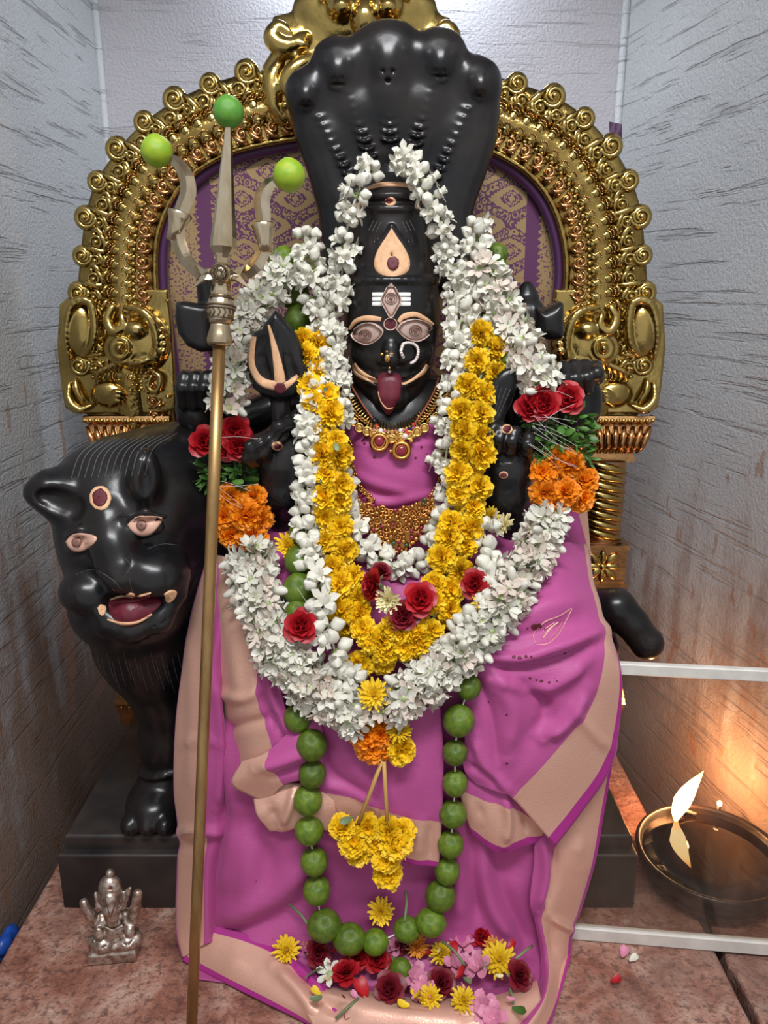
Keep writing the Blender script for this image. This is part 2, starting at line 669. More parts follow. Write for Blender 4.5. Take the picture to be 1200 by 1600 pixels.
# ================================================================== the niche
XL, YB = -0.57, 1.73
XR_B, XR_F, YF = 0.478, 0.72, 0.55
ZB, ZT = -0.30, 1.95

def quad_wall(name, pts, m, thick):
    mb = MB()
    t = Vector(thick)
    v = [Vector(p) for p in pts]
    mb.add(v + [p + t for p in v], [(0, 1, 2, 3), (7, 6, 5, 4), (0, 4, 5, 1), (1, 5, 6, 2), (2, 6, 7, 3), (3, 7, 4, 0)])
    o = mb.build(name, m, smooth=False)
    o['kind'] = 'structure'
    return o

tag(quad_wall('wall_left', [(XL, YF, ZB), (XL, YB, ZB), (XL, YB, ZT), (XL, YF, ZT)], 'plaster_left', (-0.1, 0, 0)),
    'rough grey plaster wall on the lion side of the niche', None, kind='structure')
tag(quad_wall('wall_back', [(XL - 0.1, YB, ZB), (XR_B + 0.1, YB, ZB), (XR_B + 0.1, YB, ZT), (XL - 0.1, YB, ZT)], 'plaster_back', (0, 0.1, 0)),
    'grey plaster back wall behind the gilt arch', None, kind='structure')
tag(quad_wall('wall_right', [(XR_B, YB, ZB), (XR_F, YF, ZB), (XR_F, YF, ZT), (XR_B, YB, ZT)], 'plaster_right', (0.1, 0.02, 0)),
    'rough grey plaster wall on the oil lamp side of the niche', None, kind='structure')
tag(quad_wall('ceiling', [(XL - 0.1, YF, ZT), (XR_F + 0.1, YF, ZT), (XR_F + 0.1, YB, ZT), (XL - 0.1, YB, ZT)], 'plaster_ceiling', (0, 0, 0.1)),
    'plain ceiling of the niche', None, kind='structure')
tag(quad_wall('floor', [(-1.6, -1.2, ZB), (1.6, -1.2, ZB), (1.6, YB, ZB), (-1.6, YB, ZB)], 'floor_cement', (0, 0, -0.1)),
    'cement floor below the stone ledge', None, kind='structure')
# rounded plaster bead down each inner corner
for i, x in enumerate((XL + 0.004, XR_B - 0.004)):
    mb = MB()
    mb.tube([(x, YB - 0.004, ZB), (x, YB - 0.004, ZT)], 0.008, 10)
    tag(mb.build('trim_%d' % (i + 1), 'plaster_left'), 'pale plaster bead in the %s corner of the niche' % ('lion side', 'lamp side')[i], None, kind='structure')

def slab(name, x0, x1, y0, y1, z0, z1, m, parent=None, bev=0.006, jag=0.0, seed=1):
    """block with rounded upper edges and slightly uneven sides"""
    rnd = random.Random(seed)
    mb = MB()
    n = 26
    loop = []
    for i in range(n):
        loop.append((x0 + (x1 - x0) * i / n, y0))
    for i in range(n):
        loop.append((x1, y0 + (y1 - y0) * i / n))
    for i in range(n):
        loop.append((x1 - (x1 - x0) * i / n, y1))
    for i in range(n):
        loop.append((x0, y1 - (y1 - y0) * i / n))
    loop = [(x + rnd.uniform(-jag, jag), y + rnd.uniform(-jag, jag)) for x, y in loop]
    cx, cy = (x0 + x1) / 2, (y0 + y1) / 2
    def ins(d):
        return [(x + (d if x < cx else -d) * min(1, abs(x - cx) / ((x1 - x0) / 2)) ** 8, y + (d if y < cy else -d) * min(1, abs(y - cy) / ((y1 - y0) / 2)) ** 8) for x, y in loop]
    rows = [[(x, y, z0) for x, y in loop], [(x, y, z1 - bev) for x, y in loop]]
    for t in (0.35, 0.7, 1.0):
        a = t * PI / 2
        rows.append([(x, y, z1 - bev + bev * math.sin(a)) for x, y in ins(bev * (1 - math.cos(a)))])
    mb.grid(rows, closed_u=True)
    k = len(loop)
    mb.f.append(tuple(range(4 * k, 5 * k)))
    mb.m.append(0)
    o = mb.build(name, m, parent, smooth=False)
    return o

o = slab('stone_ledge', -0.535, 0.470, 0.52, 1.72, -0.28, 0.0, 'red_stone', jag=0.002)
tag(o, 'broad reddish stone ledge under the idol and figurine', 'stone ledge', kind='structure')
o = slab('stone_ledge', 0.482, 0.625, 0.62, 1.02, -0.28, -0.004, 'red_stone', jag=0.003, seed=4)
tag(o, 'separate reddish stone block beyond the crack near the lamp', 'stone ledge', kind='structure')
# ================================================================== gilt arch behind the idol
m, N, L, b = nodes('gold_sheet')
tc = N.new('ShaderNodeTexCoord').outputs['Object']
c = ramp(N, L, noise(N, L, tc, 14, 4, 0.6), [(0.35, (0.29, 0.19, 0.05)), (0.62, (0.50, 0.35, 0.11))])
L.new(c, b.inputs['Base Color'])
b.inputs['Metallic'].default_value = 1.0
b.inputs['Roughness'].default_value = 0.24
bp = N.new('ShaderNodeBump')
bp.inputs['Strength'].default_value = 0.55
bp.inputs['Distance'].default_value = 0.004
L.new(noise(N, L, tc, 75, 3, 0.5), bp.inputs['Height'])
L.new(bp.outputs['Normal'], b.inputs['Normal'])
mat('gold_relief', (0.56, 0.40, 0.13), 0.20, 1.0, var=0.3, var_scale=30, bump=0.25, bump_scale=120)
mat('gold_copper', (0.66, 0.36, 0.15), 0.24, 1.0, var=0.35, var_scale=40, bump=0.25, bump_scale=120)

YA = 1.30
arch = thing('gilt_arch', 'gilt embossed metal arch with scrolled edge framing the idol', 'arch', (0, YA, 0.12))

inner_px = [(276, 690), (268, 600), (258, 520), (248, 440), (252, 365), (284, 296), (345, 250), (430, 226), (520, 216), (610, 213),
            (700, 222), (765, 240), (826, 278), (864, 335), (880, 410), (874, 500), (868, 600), (866, 690)]
outer_px = [(150, 690), (128, 610), (118, 520), (124, 425), (136, 330), (160, 268), (225, 192), (315, 138), (430, 106), (560, 96), (690, 98),
            (800, 128), (890, 165), (958, 232), (996, 310), (1008, 400), (1012, 500), (1004, 610), (985, 690)]
NI = 400
IN = catmull([(*P(x, y, YA),) for x, y in inner_px], NI)
OUT = catmull([(*P(x, y, YA),) for x, y in outer_px], NI)

def AP(t, w, h=0.0):
    """t along the arch 0..1, w from inner 0 to outer 1, h proud of the sheet"""
    f = min(max(t, 0), 1) * (NI - 1)
    i = min(int(f), NI - 2)
    r = f - i
    a = IN[i] * (1 - r) + IN[i + 1] * r
    b_ = OUT[i] * (1 - r) + OUT[i + 1] * r
    p = a + (b_ - a) * w
    return Vector((p[0], p[1] - h, p[2]))

def AF(t, w, h=0.0, s=1.0, mirror=False):
    """frame on the arch: x along the arch, y proud, z outwards"""
    o = AP(t, w, h)
    z = (AP(t, 1) - AP(t, 0)).normalized()
    y = Vector((0, -1, 0))
    x = y.cross(z).normalized()
    if mirror:
        x = -x
    R = Matrix((x, y, z)).transposed().to_4x4()
    return Matrix.Translation(o) @ R @ Matrix.Scale(s, 4)

# sheet: convex ridge profile across the band
rows = []
prof = [(0.0, -0.004), (0.0, 0.006), (0.03, 0.009), (0.07, 0.006), (0.09, 0.004), (0.2, 0.010), (0.30, 0.005), (0.33, 0.010), (0.45, 0.018), (0.60, 0.012),
        (0.64, 0.006), (0.75, 0.009), (0.9, 0.006), (1.0, 0.002), (1.0, -0.006)]
ts = np.linspace(0, 1, 181)
mb = MB()
mb.grid([[AP(t, w, h) for t in ts] for w, h in prof])
mb.build('arch_band', 'gold_sheet', arch)

# outer scroll lobes
def spiral(mb, c, r0, turns, rad, start, sgn=1, n=26, h0=0.0, hh=0.006):
    pts, rr = [], []
    for i in range(n):
        f = i / (n - 1)
        a = start + sgn * turns * 2 * PI * f
        q = r0 * (1 - 0.78 * f)
        pts.append((c[0] + q * math.cos(a), h0 + hh * f, c[1] + q * math.sin(a)))
        rr.append(rad * (1 - 0.35 * f))
    mb.tube(pts, rr, 6)

mb = MB()
mb.ell((0.002, 0.004, 0.016), (0.021, 0.009, 0.021), 14, 8)
spiral(mb, (0.002, 0.016), 0.0175, 1.35, 0.0050, -2.2, 1, h0=0.009)
mb.ell((0.002, 0.015, 0.016), 0.0062, 10, 6)
mb.tube([(-0.030, 0.004, -0.030), (-0.022, 0.009, -0.014), (-0.019, 0.010, 0.002), (-0.014, 0.009, 0.014)], [0.003, 0.006, 0.006, 0.004], 6)
mb.tube([(0.026, 0.004, -0.030), (0.013, 0.009, -0.022), (0.006, 0.010, -0.010), (0.012, 0.009, 0.000)], [0.003, 0.006, 0.0055, 0.003], 6)
mb.ell((-0.004, 0.009, -0.020), 0.0058, 8, 6)
mb.ell((0.018, 0.009, -0.008), 0.0045, 8, 6)
lobe = mb.mesh('scroll_lobe', 'gold_relief')
NLOBE = 27
for i in range(NLOBE):
    t = 0.075 + 0.85 * i / (NLOBE - 1)
    inst('scroll_lobe', lobe, AF(t, 0.85, 0.003, 0.84 if i % 2 else 0.94, t > 0.5), arch)

# feather fans across the middle
mb = MB()
for k in range(5):
    z = -0.020 + 0.010 * k
    mb.tube([(-0.0105 + 0.004 * abs(u), 0.004 + 0.008 * (1 - u * u), z + 0.006 * (1 - u * u)) if False else (0.0105 * u, 0.004 + 0.007 * (1 - u * u), z + 0.006 * (1 - u * u)) for u in np.linspace(-1, 1, 7)],
            0.0021, 5)
mb.tube([(0.0115 * u, 0.005 + 0.010 * (1 - u * u), 0.026 - 0.004 * u * u) for u in np.linspace(-1, 1, 7)], 0.0034, 6)
mb.ell((0, 0.004, 0), (0.0105, 0.008, 0.026), 10, 8)
fan = mb.mesh('feather_fan', 'gold_relief')
mbd = MB()
for u in np.linspace(-0.8, 0.8, 6):
    mbd.ell((0.0095 * u, 0.011 + 0.004 * (1 - u * u), 0.014 + 0.006 * (1 - u * u)), 0.0017, 6, 4)
for u in np.linspace(-0.8, 0.8, 6):
    mbd.ell((0.0095 * u, 0.010 + 0.004 * (1 - u * u), -0.011 + 0.006 * (1 - u * u)), 0.0017, 6, 4)
fdots = mbd.mesh('fan_dots', 'gold_copper')
NF = 64
for i in range(NF):
    t = 0.07 + 0.86 * i / (NF - 1)
    o = inst('feather_fan', fan, AF(t, 0.475, 0.006, 0.92, t > 0.5), arch)
    inst('fan_dots', fdots, AF(t, 0.475, 0.006, 0.92, t > 0.5), o)

# inner row of s-scrolls
mb = MB()
spiral(mb, (-0.002, 0.003), 0.0095, 1.3, 0.0031, 2.4, -1, 20, 0.004, 0.006)
mb.ell((-0.002, 0.010, 0.003), 0.0040, 8, 6)
mb.tube([(0.012, 0.004, 0.010), (0.009, 0.007, 0.000), (0.003, 0.008, -0.008), (-0.007, 0.005, -0.011)], [0.002, 0.0038, 0.0038, 0.002], 6)
mb.ell((0.010, 0.006, -0.007), 0.0033, 8, 5)
sscroll = mb.mesh('inner_scroll', 'gold_copper')
edge_scroll = mb.mesh('edge_scroll', 'gold_relief')
NS = 58
for i in range(NS):
    t = 0.03 + 0.94 * i / (NS - 1)
    inst('inner_scroll', sscroll, AF(t, 0.185, 0.006, 0.95, t > 0.5), arch)

for i in range(52):
    t = 0.075 + 0.85 * i / 51
    inst('edge_scroll', edge_scroll, AF(t, 0.755, 0.006, 1.15 if i % 2 else 1.0, t < 0.5), arch)

# bead rows
mb = MB()
mb.ell((0, 0, 0), 1, 8, 6)
bead = mb.mesh('bead', 'gold_relief')
for w, nb, r in ((0.315, 130, 0.0044), (0.645, 120, 0.0036)):
    for i in range(nb):
        t = 0.06 + 0.88 * i / (nb - 1)
        inst('bead', bead, Matrix.Translation(AP(t, w, 0.009)) @ Matrix.Scale(r, 4), arch)

# ---- crocodile-head side panels
def side_panel(mir):
    fx = (lambda x: 1130 - x) if mir else (lambda x: x)
    Q = lambda x, y, h=0.0: P(fx(x), y, YA - 0.012 - h)
    s = S(180, 550, YA)
    outline = [(96, 475), (112, 462), (132, 452), (200, 450), (264, 452), (270, 500), (274, 560), (278, 640), (250, 646), (120, 646), (104, 636), (98, 600), (92, 540)]
    lo = P(fx(90) if not mir else fx(280), 652, YA) - Vector((0.012, 0.035, 0.012))
    hi = P(fx(280) if not mir else fx(90), 446, YA) + Vector((0.012, 0.012, 0.012))
    lo.y, hi.y = YA - 0.06, YA + 0.012
    sc = Sculpt(lo, hi, 0.0020)
    sc.prism(poly_px([(fx(x), y) for x, y in outline], YA), YA - 0.004, 0.006, 0.004)
    E = lambda x, y, rx, ry, d, h=0.0, k=0.004, op='add': sc.ell(Q(x, y, h), (rx * s, d, ry * s), k, op)
    T = lambda pts, r, k=0.003: sc.chain(*bend([Q(*p) for p in pts], [q * s for q in r]), k)
    E(125, 515, 24, 42, 0.016)                                   # outer scroll swelling
    T([(108, 560, .004), (103, 520, .010), (112, 478, .012), (138, 470, .012), (148, 500, .012), (146, 535, .010), (132, 556, .006)], [4, 6, 7, 6, 7, 6, 3])
    T([(108, 600, .004), (108, 625, .010), (124, 640, .012), (142, 634, .010)], [3, 6, 6, 3])
    T([(118, 592, .004), (120, 610, .008), (132, 628, .008)], [2, 5, 3])
    E(215, 535, 48, 46, 0.022)                                   # snout
    E(215, 515, 22, 18, 0.026, 0.004)
    E(188, 545, 20, 24, 0.020, 0.008)
    for r, h in ((22, .018), (14, .024)):                        # ringed eye
        T([(188 + r * math.cos(a), 544 + r * 1.05 * math.sin(a), h) for a in np.linspace(0, 2 * PI, 15)], [2.6] * 15, 0.002)
    E(188, 544, 6, 7, 0.010, 0.026)
    T([(176, 480, .012), (168, 500, .016), (178, 518, .020), (192, 510, .020), (190, 492, .018)], [6, 7, 7, 6, 4])
    for i in range(7):                                           # teeth lobes
        a = i / 6
        x, y = 212 + 34 * math.sin(a * 1.9), 486 + 62 * a
        E(x + 12, y, 9, 6.5, 0.013, 0.012, 0.002)
    T([(196, 480, .014), (222, 486, .020), (240, 508, .020), (246, 540, .018), (236, 562, .014)], [4, 6, 7, 6, 4], 0.002)
    T([(190, 566, .012), (220, 566, .018), (244, 556, .014)], [3, 5, 3], 0.002)
    for i in range(4):
        for j in range(5):
            E(204 + i * 7 + (j % 2) * 3, 574 + j * 9, 2.4, 2.4, 0.004, 0.010, 0.001)
    T([(236, 578, .008), (250, 590, .012), (246, 612, .012), (232, 606, .010), (236, 588, .010)], [3, 4, 4, 3, 3], 0.002)
    E(245, 556, 11, 12, 0.012, 0.010)
    for i in range(5):                                           # mane strands
        T([(150 + i * 9, 596 - i * 4, .004), (156 + i * 9, 580 - i * 4, .010), (170 + i * 8, 572 - i * 3, .008)], [2, 4, 2], 0.002)
    E(170, 615, 26, 20, 0.013)
    for i in range(3):
        T([(166 + i * 2, 622 + i * 7, .008), (182, 612 + i * 7, .013), (198 - i * 2, 618 + i * 7, .008)], [2, 3.4, 2], 0.002)
    for x, y in ((108, 470), (134, 468), (150, 474), (158, 502), (158, 530), (152, 550), (144, 576), (128, 576), (262, 470), (262, 620), (250, 634)):
        E(x, y, 3.6, 3.6, 0.006, 0.006, 0.001)
    sc.build('crocodile_panel', 'gold_relief', arch)

side_panel(False)
side_panel(True)

# ---- face crest at the top
sK = S(560, 90, YA)
Kp = lambda x, y, h=0.0: P(x, y, YA - 0.02 - h)
lo, hi = P(395, 215, YA), P(730, -150, YA)
lo.y, hi.y = YA - 0.10, YA + 0.02
sc = Sculpt(lo - Vector((0.01, 0, 0.01)), hi + Vector((0.01, 0, 0.01)), 0.0028)
out = [(430, 200), (412, 150), (412, 110), (428, 84), (422, 52), (430, 32), (456, 26), (486, 18), (494, -6), (486, -40), (505, -80), (560, -110), (600, -118), (650, -105),
       (690, -70), (690, -30), (664, -4), (672, 22), (700, 34), (714, 56), (704, 84), (716, 120), (714, 160), (690, 205)]
sc.prism(poly_px(out, YA), YA - 0.012, 0.012, 0.008, bulge=0.014)
EK = lambda x, y, rx, ry, d, h=0.0, k=0.006: sc.ell(Kp(x, y, h), (rx * sK, d, ry * sK), k)
TK = lambda pts, r, k=0.004: sc.chain(*bend([Kp(*p) for p in pts], [q * sK for q in r]), k)
EK(570, 20, 110, 60, 0.034)
for x in (534, 606):
    EK(x, 8, 22, 20, 0.016, 0.034)
    EK(x, 10, 12, 11, 0.010, 0.048, 0.002)
    TK([(x - 30, 0, .03), (x, -22, .045), (x + 30, -4, .03)], [5, 9, 5])
EK(570, 30, 20, 26, 0.02, 0.036)
for sgn in (-1, 1):
    X = lambda d: 566 + sgn * d
    TK([(X(88), 60, .02), (X(118), 74, .026), (X(140), 60, .026), (X(130), 42, .026), (X(114), 52, .03)], [8, 13, 13, 9, 6])
    TK([(X(70), 90, .02), (X(100), 104, .03), (X(118), 130, .03), (X(100), 146, .03), (X(86), 130, .03)], [8, 12, 12, 9, 6])
    TK([(X(120), 190, .014), (X(138), 160, .02), (X(140), 120, .02), (X(126), 96, .016)], [6, 10, 10, 5])
    TK([(X(96), 196, .014), (X(112), 176, .022), (X(106), 156, .02)], [5, 8, 5])
    for x, y in ((92, 70), (104, 88), (128, 88), (76, 116), (104, 124), (130, 140), (120, 165), (92, 170), (84, 150)):
        EK(X(x), y, 7, 7, 0.009, 0.026, 0.002)
sc.build('face_crest', 'gold_relief', arch)

# ---- capitals, shafts, blocks and feet of the two columns
def column(mir):
    fx = (lambda x: 1148 - x) if mir else (lambda x: x)
    c0 = P(fx(200), 690, YA)
    cx = c0.x if mir else P(205, 690, YA).x
    s = S(200, 700, YA)
    zt = P(200, 648, YA).z
    def zz(py):
        return P(200, py, YA).z
    n = 10
    w = 66 * s
    mb = MB()                                                    # flared capital
    rows = []
    for py, hw, dep in ((648, 66, .016), (656, 66, .020), (662, 60, .012), (674, 57, .018), (690, 46, .020), (704, 40, .012), (712, 42, .014), (720, 42, .014)):
        rows.append([(cx - hw * s, YA + 0.01, zz(py)), (cx - hw * s, YA - dep, zz(py)), (cx + hw * s, YA - dep, zz(py)), (cx + hw * s, YA + 0.01, zz(py))])
    mb.grid(rows)
    mb.build('capital', 'gold_copper', arch, smooth=False)
    for i in range(n):
        x = cx - 60 * s + 120 * s * i / (n - 1)
        mb = MB()
        mb.tube([(x, YA - 0.018, zz(664)), (x * 0.9 + cx * 0.1, YA - 0.026, zz(676)), (x * 0.78 + cx * 0.22, YA - 0.027, zz(692)), (x * 0.7 + cx * 0.3, YA - 0.018, zz(704))],
                [0.0035, 0.0055, 0.0062, 0.0025], 7)
        mb.build('capital_leaf', 'gold_copper', arch)
    for i in range(15):
        x = cx - 62 * s + 124 * s * i / 14
        inst('bead', bead, Matrix.Translation((x, YA - 0.021, zz(654))) @ Matrix.Scale(0.0040, 4), arch)
    hw = 33 * s                                                  # shaft: rope of slanted leaves
    mb = MB()
    prof_z = np.linspace(zz(718), zz(842), 8)
    mb.grid([[(cx + hw * math.cos(a), YA - 0.002 - hw * 0.75 * math.sin(a), z) for a in np.linspace(PI, 0, 11)] for z in prof_z])
    mb.build('shaft', 'gold_copper', arch)
    for i in range(8):
        py = 726 + i * 14.6
        mb = MB()
        pts, rr = [], []
        for u in np.linspace(0, 1, 7):
            a = PI * (0.92 - 0.84 * u)
            pts.append((cx + hw * 1.02 * math.cos(a), YA - 0.004 - hw * 0.80 * math.sin(a), zz(py + 20 * (u if mir else 1 - u) ** 1.4 - 8)))
            rr.append(0.0016 + 0.0062 * math.sin(PI * min(1, (u if mir else 1 - u) ** .7)))
        mb.tube(pts, rr, 7)
        mb.build('shaft_leaf', 'gold_relief', arch)
    zc, hz = (zz(846) + zz(904)) / 2, (zz(846) - zz(904)) / 2    # square block with flower
    blk = MB()
    q = 38 * s
    blk.box((cx, YA - 0.012, zc), (q, 0.020, hz))
    blk.box((cx, YA - 0.014, zz(846)), (q * 1.08, 0.022, 0.004))
    blk.box((cx, YA - 0.014, zz(904)), (q * 1.08, 0.022, 0.004))
    bo = blk.build('block', 'gold_copper', arch, smooth=False)
    for k in range(8):
        a = k * PI / 4
        mb = MB()
        R = Matrix.Rotation(-a, 3, 'Y')
        ln = 0.62 * q if k % 2 == 0 else 0.72 * q
        mb.ell(Vector((cx, YA - 0.034, zc)) + R @ Vector((ln * 0.62, 0, 0)), (ln * 0.55, 0.004, ln * 0.24), 10, 6, R=R)
        mb.build('flower_petal', 'gold_relief', bo)
    mb = MB()
    mb.ell((cx, YA - 0.036, zc), (0.006, 0.005, 0.006))
    mb.build('flower_boss', 'gold_relief', bo)
    mb = MB()                                                    # torus foot with flutes
    for k in range(9):
        x = cx - 40 * s + 80 * s * k / 8
        mb.ell((x, YA - 0.024, zz(921)), (0.0056, 0.013, 0.0135), 8, 7)
    mb.box((cx, YA - 0.008, zz(921)), (44 * s, 0.020, 0.012))
    mb.build('ring_foot', 'gold_copper', arch)
    z0 = 0.125                                                   # plinth standing on the black slab
    mb = MB()
    rows = []
    for z, hw2, dep in ((zz(934), 40, .020), (zz(960), 36, .018), (z0 + 0.085, 38, .018), (z0 + 0.075, 52, .030), (z0 + 0.045, 58, .034), (z0 + 0.02, 52, .030), (z0, 52, .030)):
        rows.append([(cx - hw2 * s, YA + 0.02, z), (cx - hw2 * s, YA - dep, z), (cx + hw2 * s, YA - dep, z), (cx + hw2 * s, YA + 0.02, z)])
    mb.grid(rows)
    mb.build('plinth', 'gold_copper', arch, smooth=False)
    for r_, z in ((6, z0 + 0.062), (8, z0 + 0.040)):
        for i in range(r_):
            x = cx - 46 * s + 92 * s * i / (r_ - 1)
            inst('bead', bead, Matrix.Translation((x, YA - 0.036, z)) @ Matrix.Scale(0.0032, 4), arch)

column(False)
column(True)

# ================================================================== purple brocade behind the idol
m, N, L, b = nodes('purple_brocade')
tc = N.new('ShaderNodeTexCoord').outputs['Object']
sep = N.new('ShaderNodeSeparateXYZ')
L.new(tc, sep.inputs[0])
X, Z = sep.outputs[0], sep.outputs[2]
wv = N.new('ShaderNodeTexNoise')
A_, B_ = 0.086, 0.080
def cellw(ox, oz):
    fx = mth(N, L, 'DIVIDE', mth(N, L, 'PINGPONG', mth(N, L, 'ADD', X, 5 + ox), A_ / 2), A_)
    fz = mth(N, L, 'DIVIDE', mth(N, L, 'PINGPONG', mth(N, L, 'ADD', Z, 5 + oz), B_ / 2), B_)
    # leaf: pointed across, rounded up and down
    return mth(N, L, 'ADD', mth(N, L, 'DIVIDE', fx, 0.43), mth(N, L, 'POWER', mth(N, L, 'DIVIDE', fz, 0.27), 1.5))
saw = mth(N, L, 'MULTIPLY', mth(N, L, 'SINE', mth(N, L, 'MULTIPLY', mth(N, L, 'ADD', X, mth(N, L, 'MULTIPLY', Z, 0.6)), 2 * PI / 0.0065)), 0.05)
absx = mth(N, L, 'ADD', mth(N, L, 'MINIMUM', cellw(0, 0), cellw(A_ / 2, B_ / 2)), saw)
leafm = mth(N, L, 'LESS_THAN', absx, 0.95)
ring = mth(N, L, 'COMPARE', absx, 0.42, 0.06)
ring2 = mth(N, L, 'COMPARE', absx, 0.20, 0.05)
core = mth(N, L, 'MAXIMUM', ring, ring2)
vor = N.new('ShaderNodeTexVoronoi')
vor.inputs['Scale'].default_value = 95
L.new(mapping(N, L, tc, (1, 0.02, 1)), vor.inputs['Vector'])
curl = mth(N, L, 'GREATER_THAN', mth(N, L, 'SINE', mth(N, L, 'MULTIPLY', vor.outputs['Distance'], 17.0)), 0.05)
vine = mth(N, L, 'MULTIPLY', curl, mth(N, L, 'GREATER_THAN', absx, 1.10))
spine = mth(N, L, 'COMPARE', absx, 1.62, 0.05)
gold = mth(N, L, 'MAXIMUM', mth(N, L, 'SUBTRACT', leafm, core), mth(N, L, 'MAXIMUM', vine, spine))
gold = mth(N, L, 'MAXIMUM', gold, 0.0)
# borders: plain purple stripe, then a toothed gold edge on each side
ax_ = mth(N, L, 'ABSOLUTE', mth(N, L, 'SUBTRACT', X, -0.024))
tooth = mth(N, L, 'MULTIPLY', mth(N, L, 'PINGPONG', Z, 0.0055), 1.2)
field = mth(N, L, 'LESS_THAN', ax_, 0.252)
edge = mth(N, L, 'GREATER_THAN', ax_, mth(N, L, 'ADD', 0.272, tooth))
gold = mth(N, L, 'ADD', mth(N, L, 'MULTIPLY', gold, field), mth(N, L, 'MULTIPLY', edge, mth(N, L, 'GREATER_THAN', noise(N, L, tc, 260, 2), 0.42)))
col = mixc(N, L, gold, (0.095, 0.016, 0.080), (0.37, 0.25, 0.105))
weft = noise(N, L, mapping(N, L, tc, (900, 1, 220)), 1.0, 2)
col = mixc(N, L, mth(N, L, 'MULTIPLY', weft, 0.25), col, (0.10, 0.02, 0.06))
L.new(col, b.inputs['Base Color'])
b.inputs['Roughness'].default_value = 0.45
b.inputs['Sheen Weight'].default_value = 0.25
L.new(mth(N, L, 'MULTIPLY', gold, 0.35), b.inputs['Metallic'])
mat('purple_silk', (0.055, 0.009, 0.060), 0.5, sheen=0.2)

cloth = thing('brocade_cloth', 'purple and gold brocade cloth stretched inside the gilt arch', 'cloth', (0, YA + 0.02, 0.13))
mb = MB()
rows = []
for z in np.linspace(0.14, P(600, 150, YA).z, 60):
    rows.append([(x, YA + 0.022 + 0.004 * math.sin(x * 26) + 0.003 * math.sin(z * 17 + x * 9), z) for x in np.linspace(P(215, 500, YA).x, P(935, 500, YA).x, 70)])
# keep the cloth inside the arch outline
mb.grid(rows)
keep = []
outp = [(p[0], p[2]) for p in (IN * 0.55 + OUT * 0.45)[::4]]
def inside(x, z):
    r = False
    for i in range(len(outp)):
        a, b2 = outp[i - 1], outp[i]
        if (a[1] > z) != (b2[1] > z) and x < a[0] + (z - a[1]) * (b2[0] - a[0]) / (b2[1] - a[1]):
            r = not r
    return r or z < outp[0][1] + 0.06
mb.f = [f for f in mb.f if all(inside(mb.v[i][0], mb.v[i][2]) for i in f)]
mb.m = [0] * len(mb.f)
mb.build('brocade_panel', 'purple_brocade', cloth)
mb = MB()                                                        # rolled dark hem along the inner edge of the arch
mb.tube([AP(t, -0.035, -0.012) for t in np.linspace(0.02, 0.98, 90)], 0.0085, 8)
mb.build('rolled_hem', 'purple_silk', cloth)
mb = MB()                                                        # corner of cloth standing out past the arch
mb.grid([[P(952 + 20 * u, 190 + 40 * v + 4 * u, YA + 0.03 + 0.004 * math.sin(5 * u + 3 * v)) for u in np.linspace(0, 1, 5)] for v in np.linspace(0, 1, 6)])
mb.build('cloth_corner', 'purple_silk', cloth)
# ================================================================== black slab the idol and lion stand on
ped = thing('pedestal', 'low black stone slab under the lion and idol', 'pedestal', (-0.05, 1.2, 0))
o = slab('slab_base', -0.484, 0.377, 0.962, 1.46, 0.0005, 0.095, 'black_slab', ped, 0.004, 0.0005)
o = slab('slab_top', -0.476, 0.370, 0.975, 1.45, 0.095, 0.1195, 'black_slab', ped, 0.005, 0.0005)

# ================================================================== the idol
mat('peach_paint', (0.80, 0.46, 0.25), 0.6, var=0.18, var_scale=160, bump=0.4, bump_scale=200, bump_dist=0.001)
mat('red_paint', (0.13, 0.012, 0.022), 0.55, var=0.4, var_scale=120, bump=0.5, bump_scale=220, bump_dist=0.001)
mat('white_ash', (0.85, 0.84, 0.80), 0.7, bump=0.3, bump_scale=250, bump_dist=0.001)
mat('eye_metal', (0.72, 0.52, 0.44), 0.36, 0.30, var=0.25, var_scale=90)
mat('eye_line', (0.22, 0.11, 0.085), 0.5, 0.3)
mat('tongue_red', (0.17, 0.018, 0.035), 0.42, var=0.25, var_scale=120, bump=0.3, bump_scale=160)

from mathutils.bvhtree import BVHTree
def bvh_of(*objs):
    vs, fs = [], []
    for o in objs:
        n0 = len(vs)
        me = o.data
        mw = WM[o.name]
        co = np.empty(len(me.vertices) * 3, np.float32)
        me.vertices.foreach_get('co', co)
        co = co.reshape(-1, 3)
        vs += [mw @ Vector(p) for p in co] if mw != Matrix.Identity(4) else [Vector(p) for p in co]
        fs += [tuple(i + n0 for i in p.vertices) for p in me.polygons]
    return BVHTree.FromPolygons(vs, fs)

CAMP = Vector((0, 0, CAMZ))
def onto(bv, px, py, off, default=1.0):
    d = ray(px, py).normalized()
    h = bv.ray_cast(CAMP, d)
    if h[0] is None:
        return P(px, py, default) - d * off
    n = h[1]
    if n.dot(d) > 0:
        n = -n
    return h[0] + n * off - d * 0.0003

def resample(pts, n, closed):
    p = list(pts) + ([pts[0]] if closed else [])
    q = catmull(p if closed else p, n + 1 if closed else n)
    return q[:-1] if closed else q

def blob(name, bv, pts, m, parent, off=0.0012, n=28, wob=0.0, default=1.0):
    """closed outline filled with rings lying on the surface"""
    ring = resample(pts, n, True)
    c = ring.mean(0)
    rows = []
    for f, o_ in ((1.0, -0.0006), (0.97, off), (0.8, off * 1.15), (0.55, off * 1.2), (0.28, off * 1.2), (0.04, off * 1.2)):
        rows.append([onto(bv, *(c + (q - c) * f * (1 + wob * random.uniform(-1, 1) * (f > .9))), o_, default) for q in ring])
    mb = MB()
    mb.grid(rows, closed_u=True)
    mb.f.append(tuple(range(5 * n, 6 * n))[::-1])
    mb.m.append(0)
    return mb.build(name, m, parent)

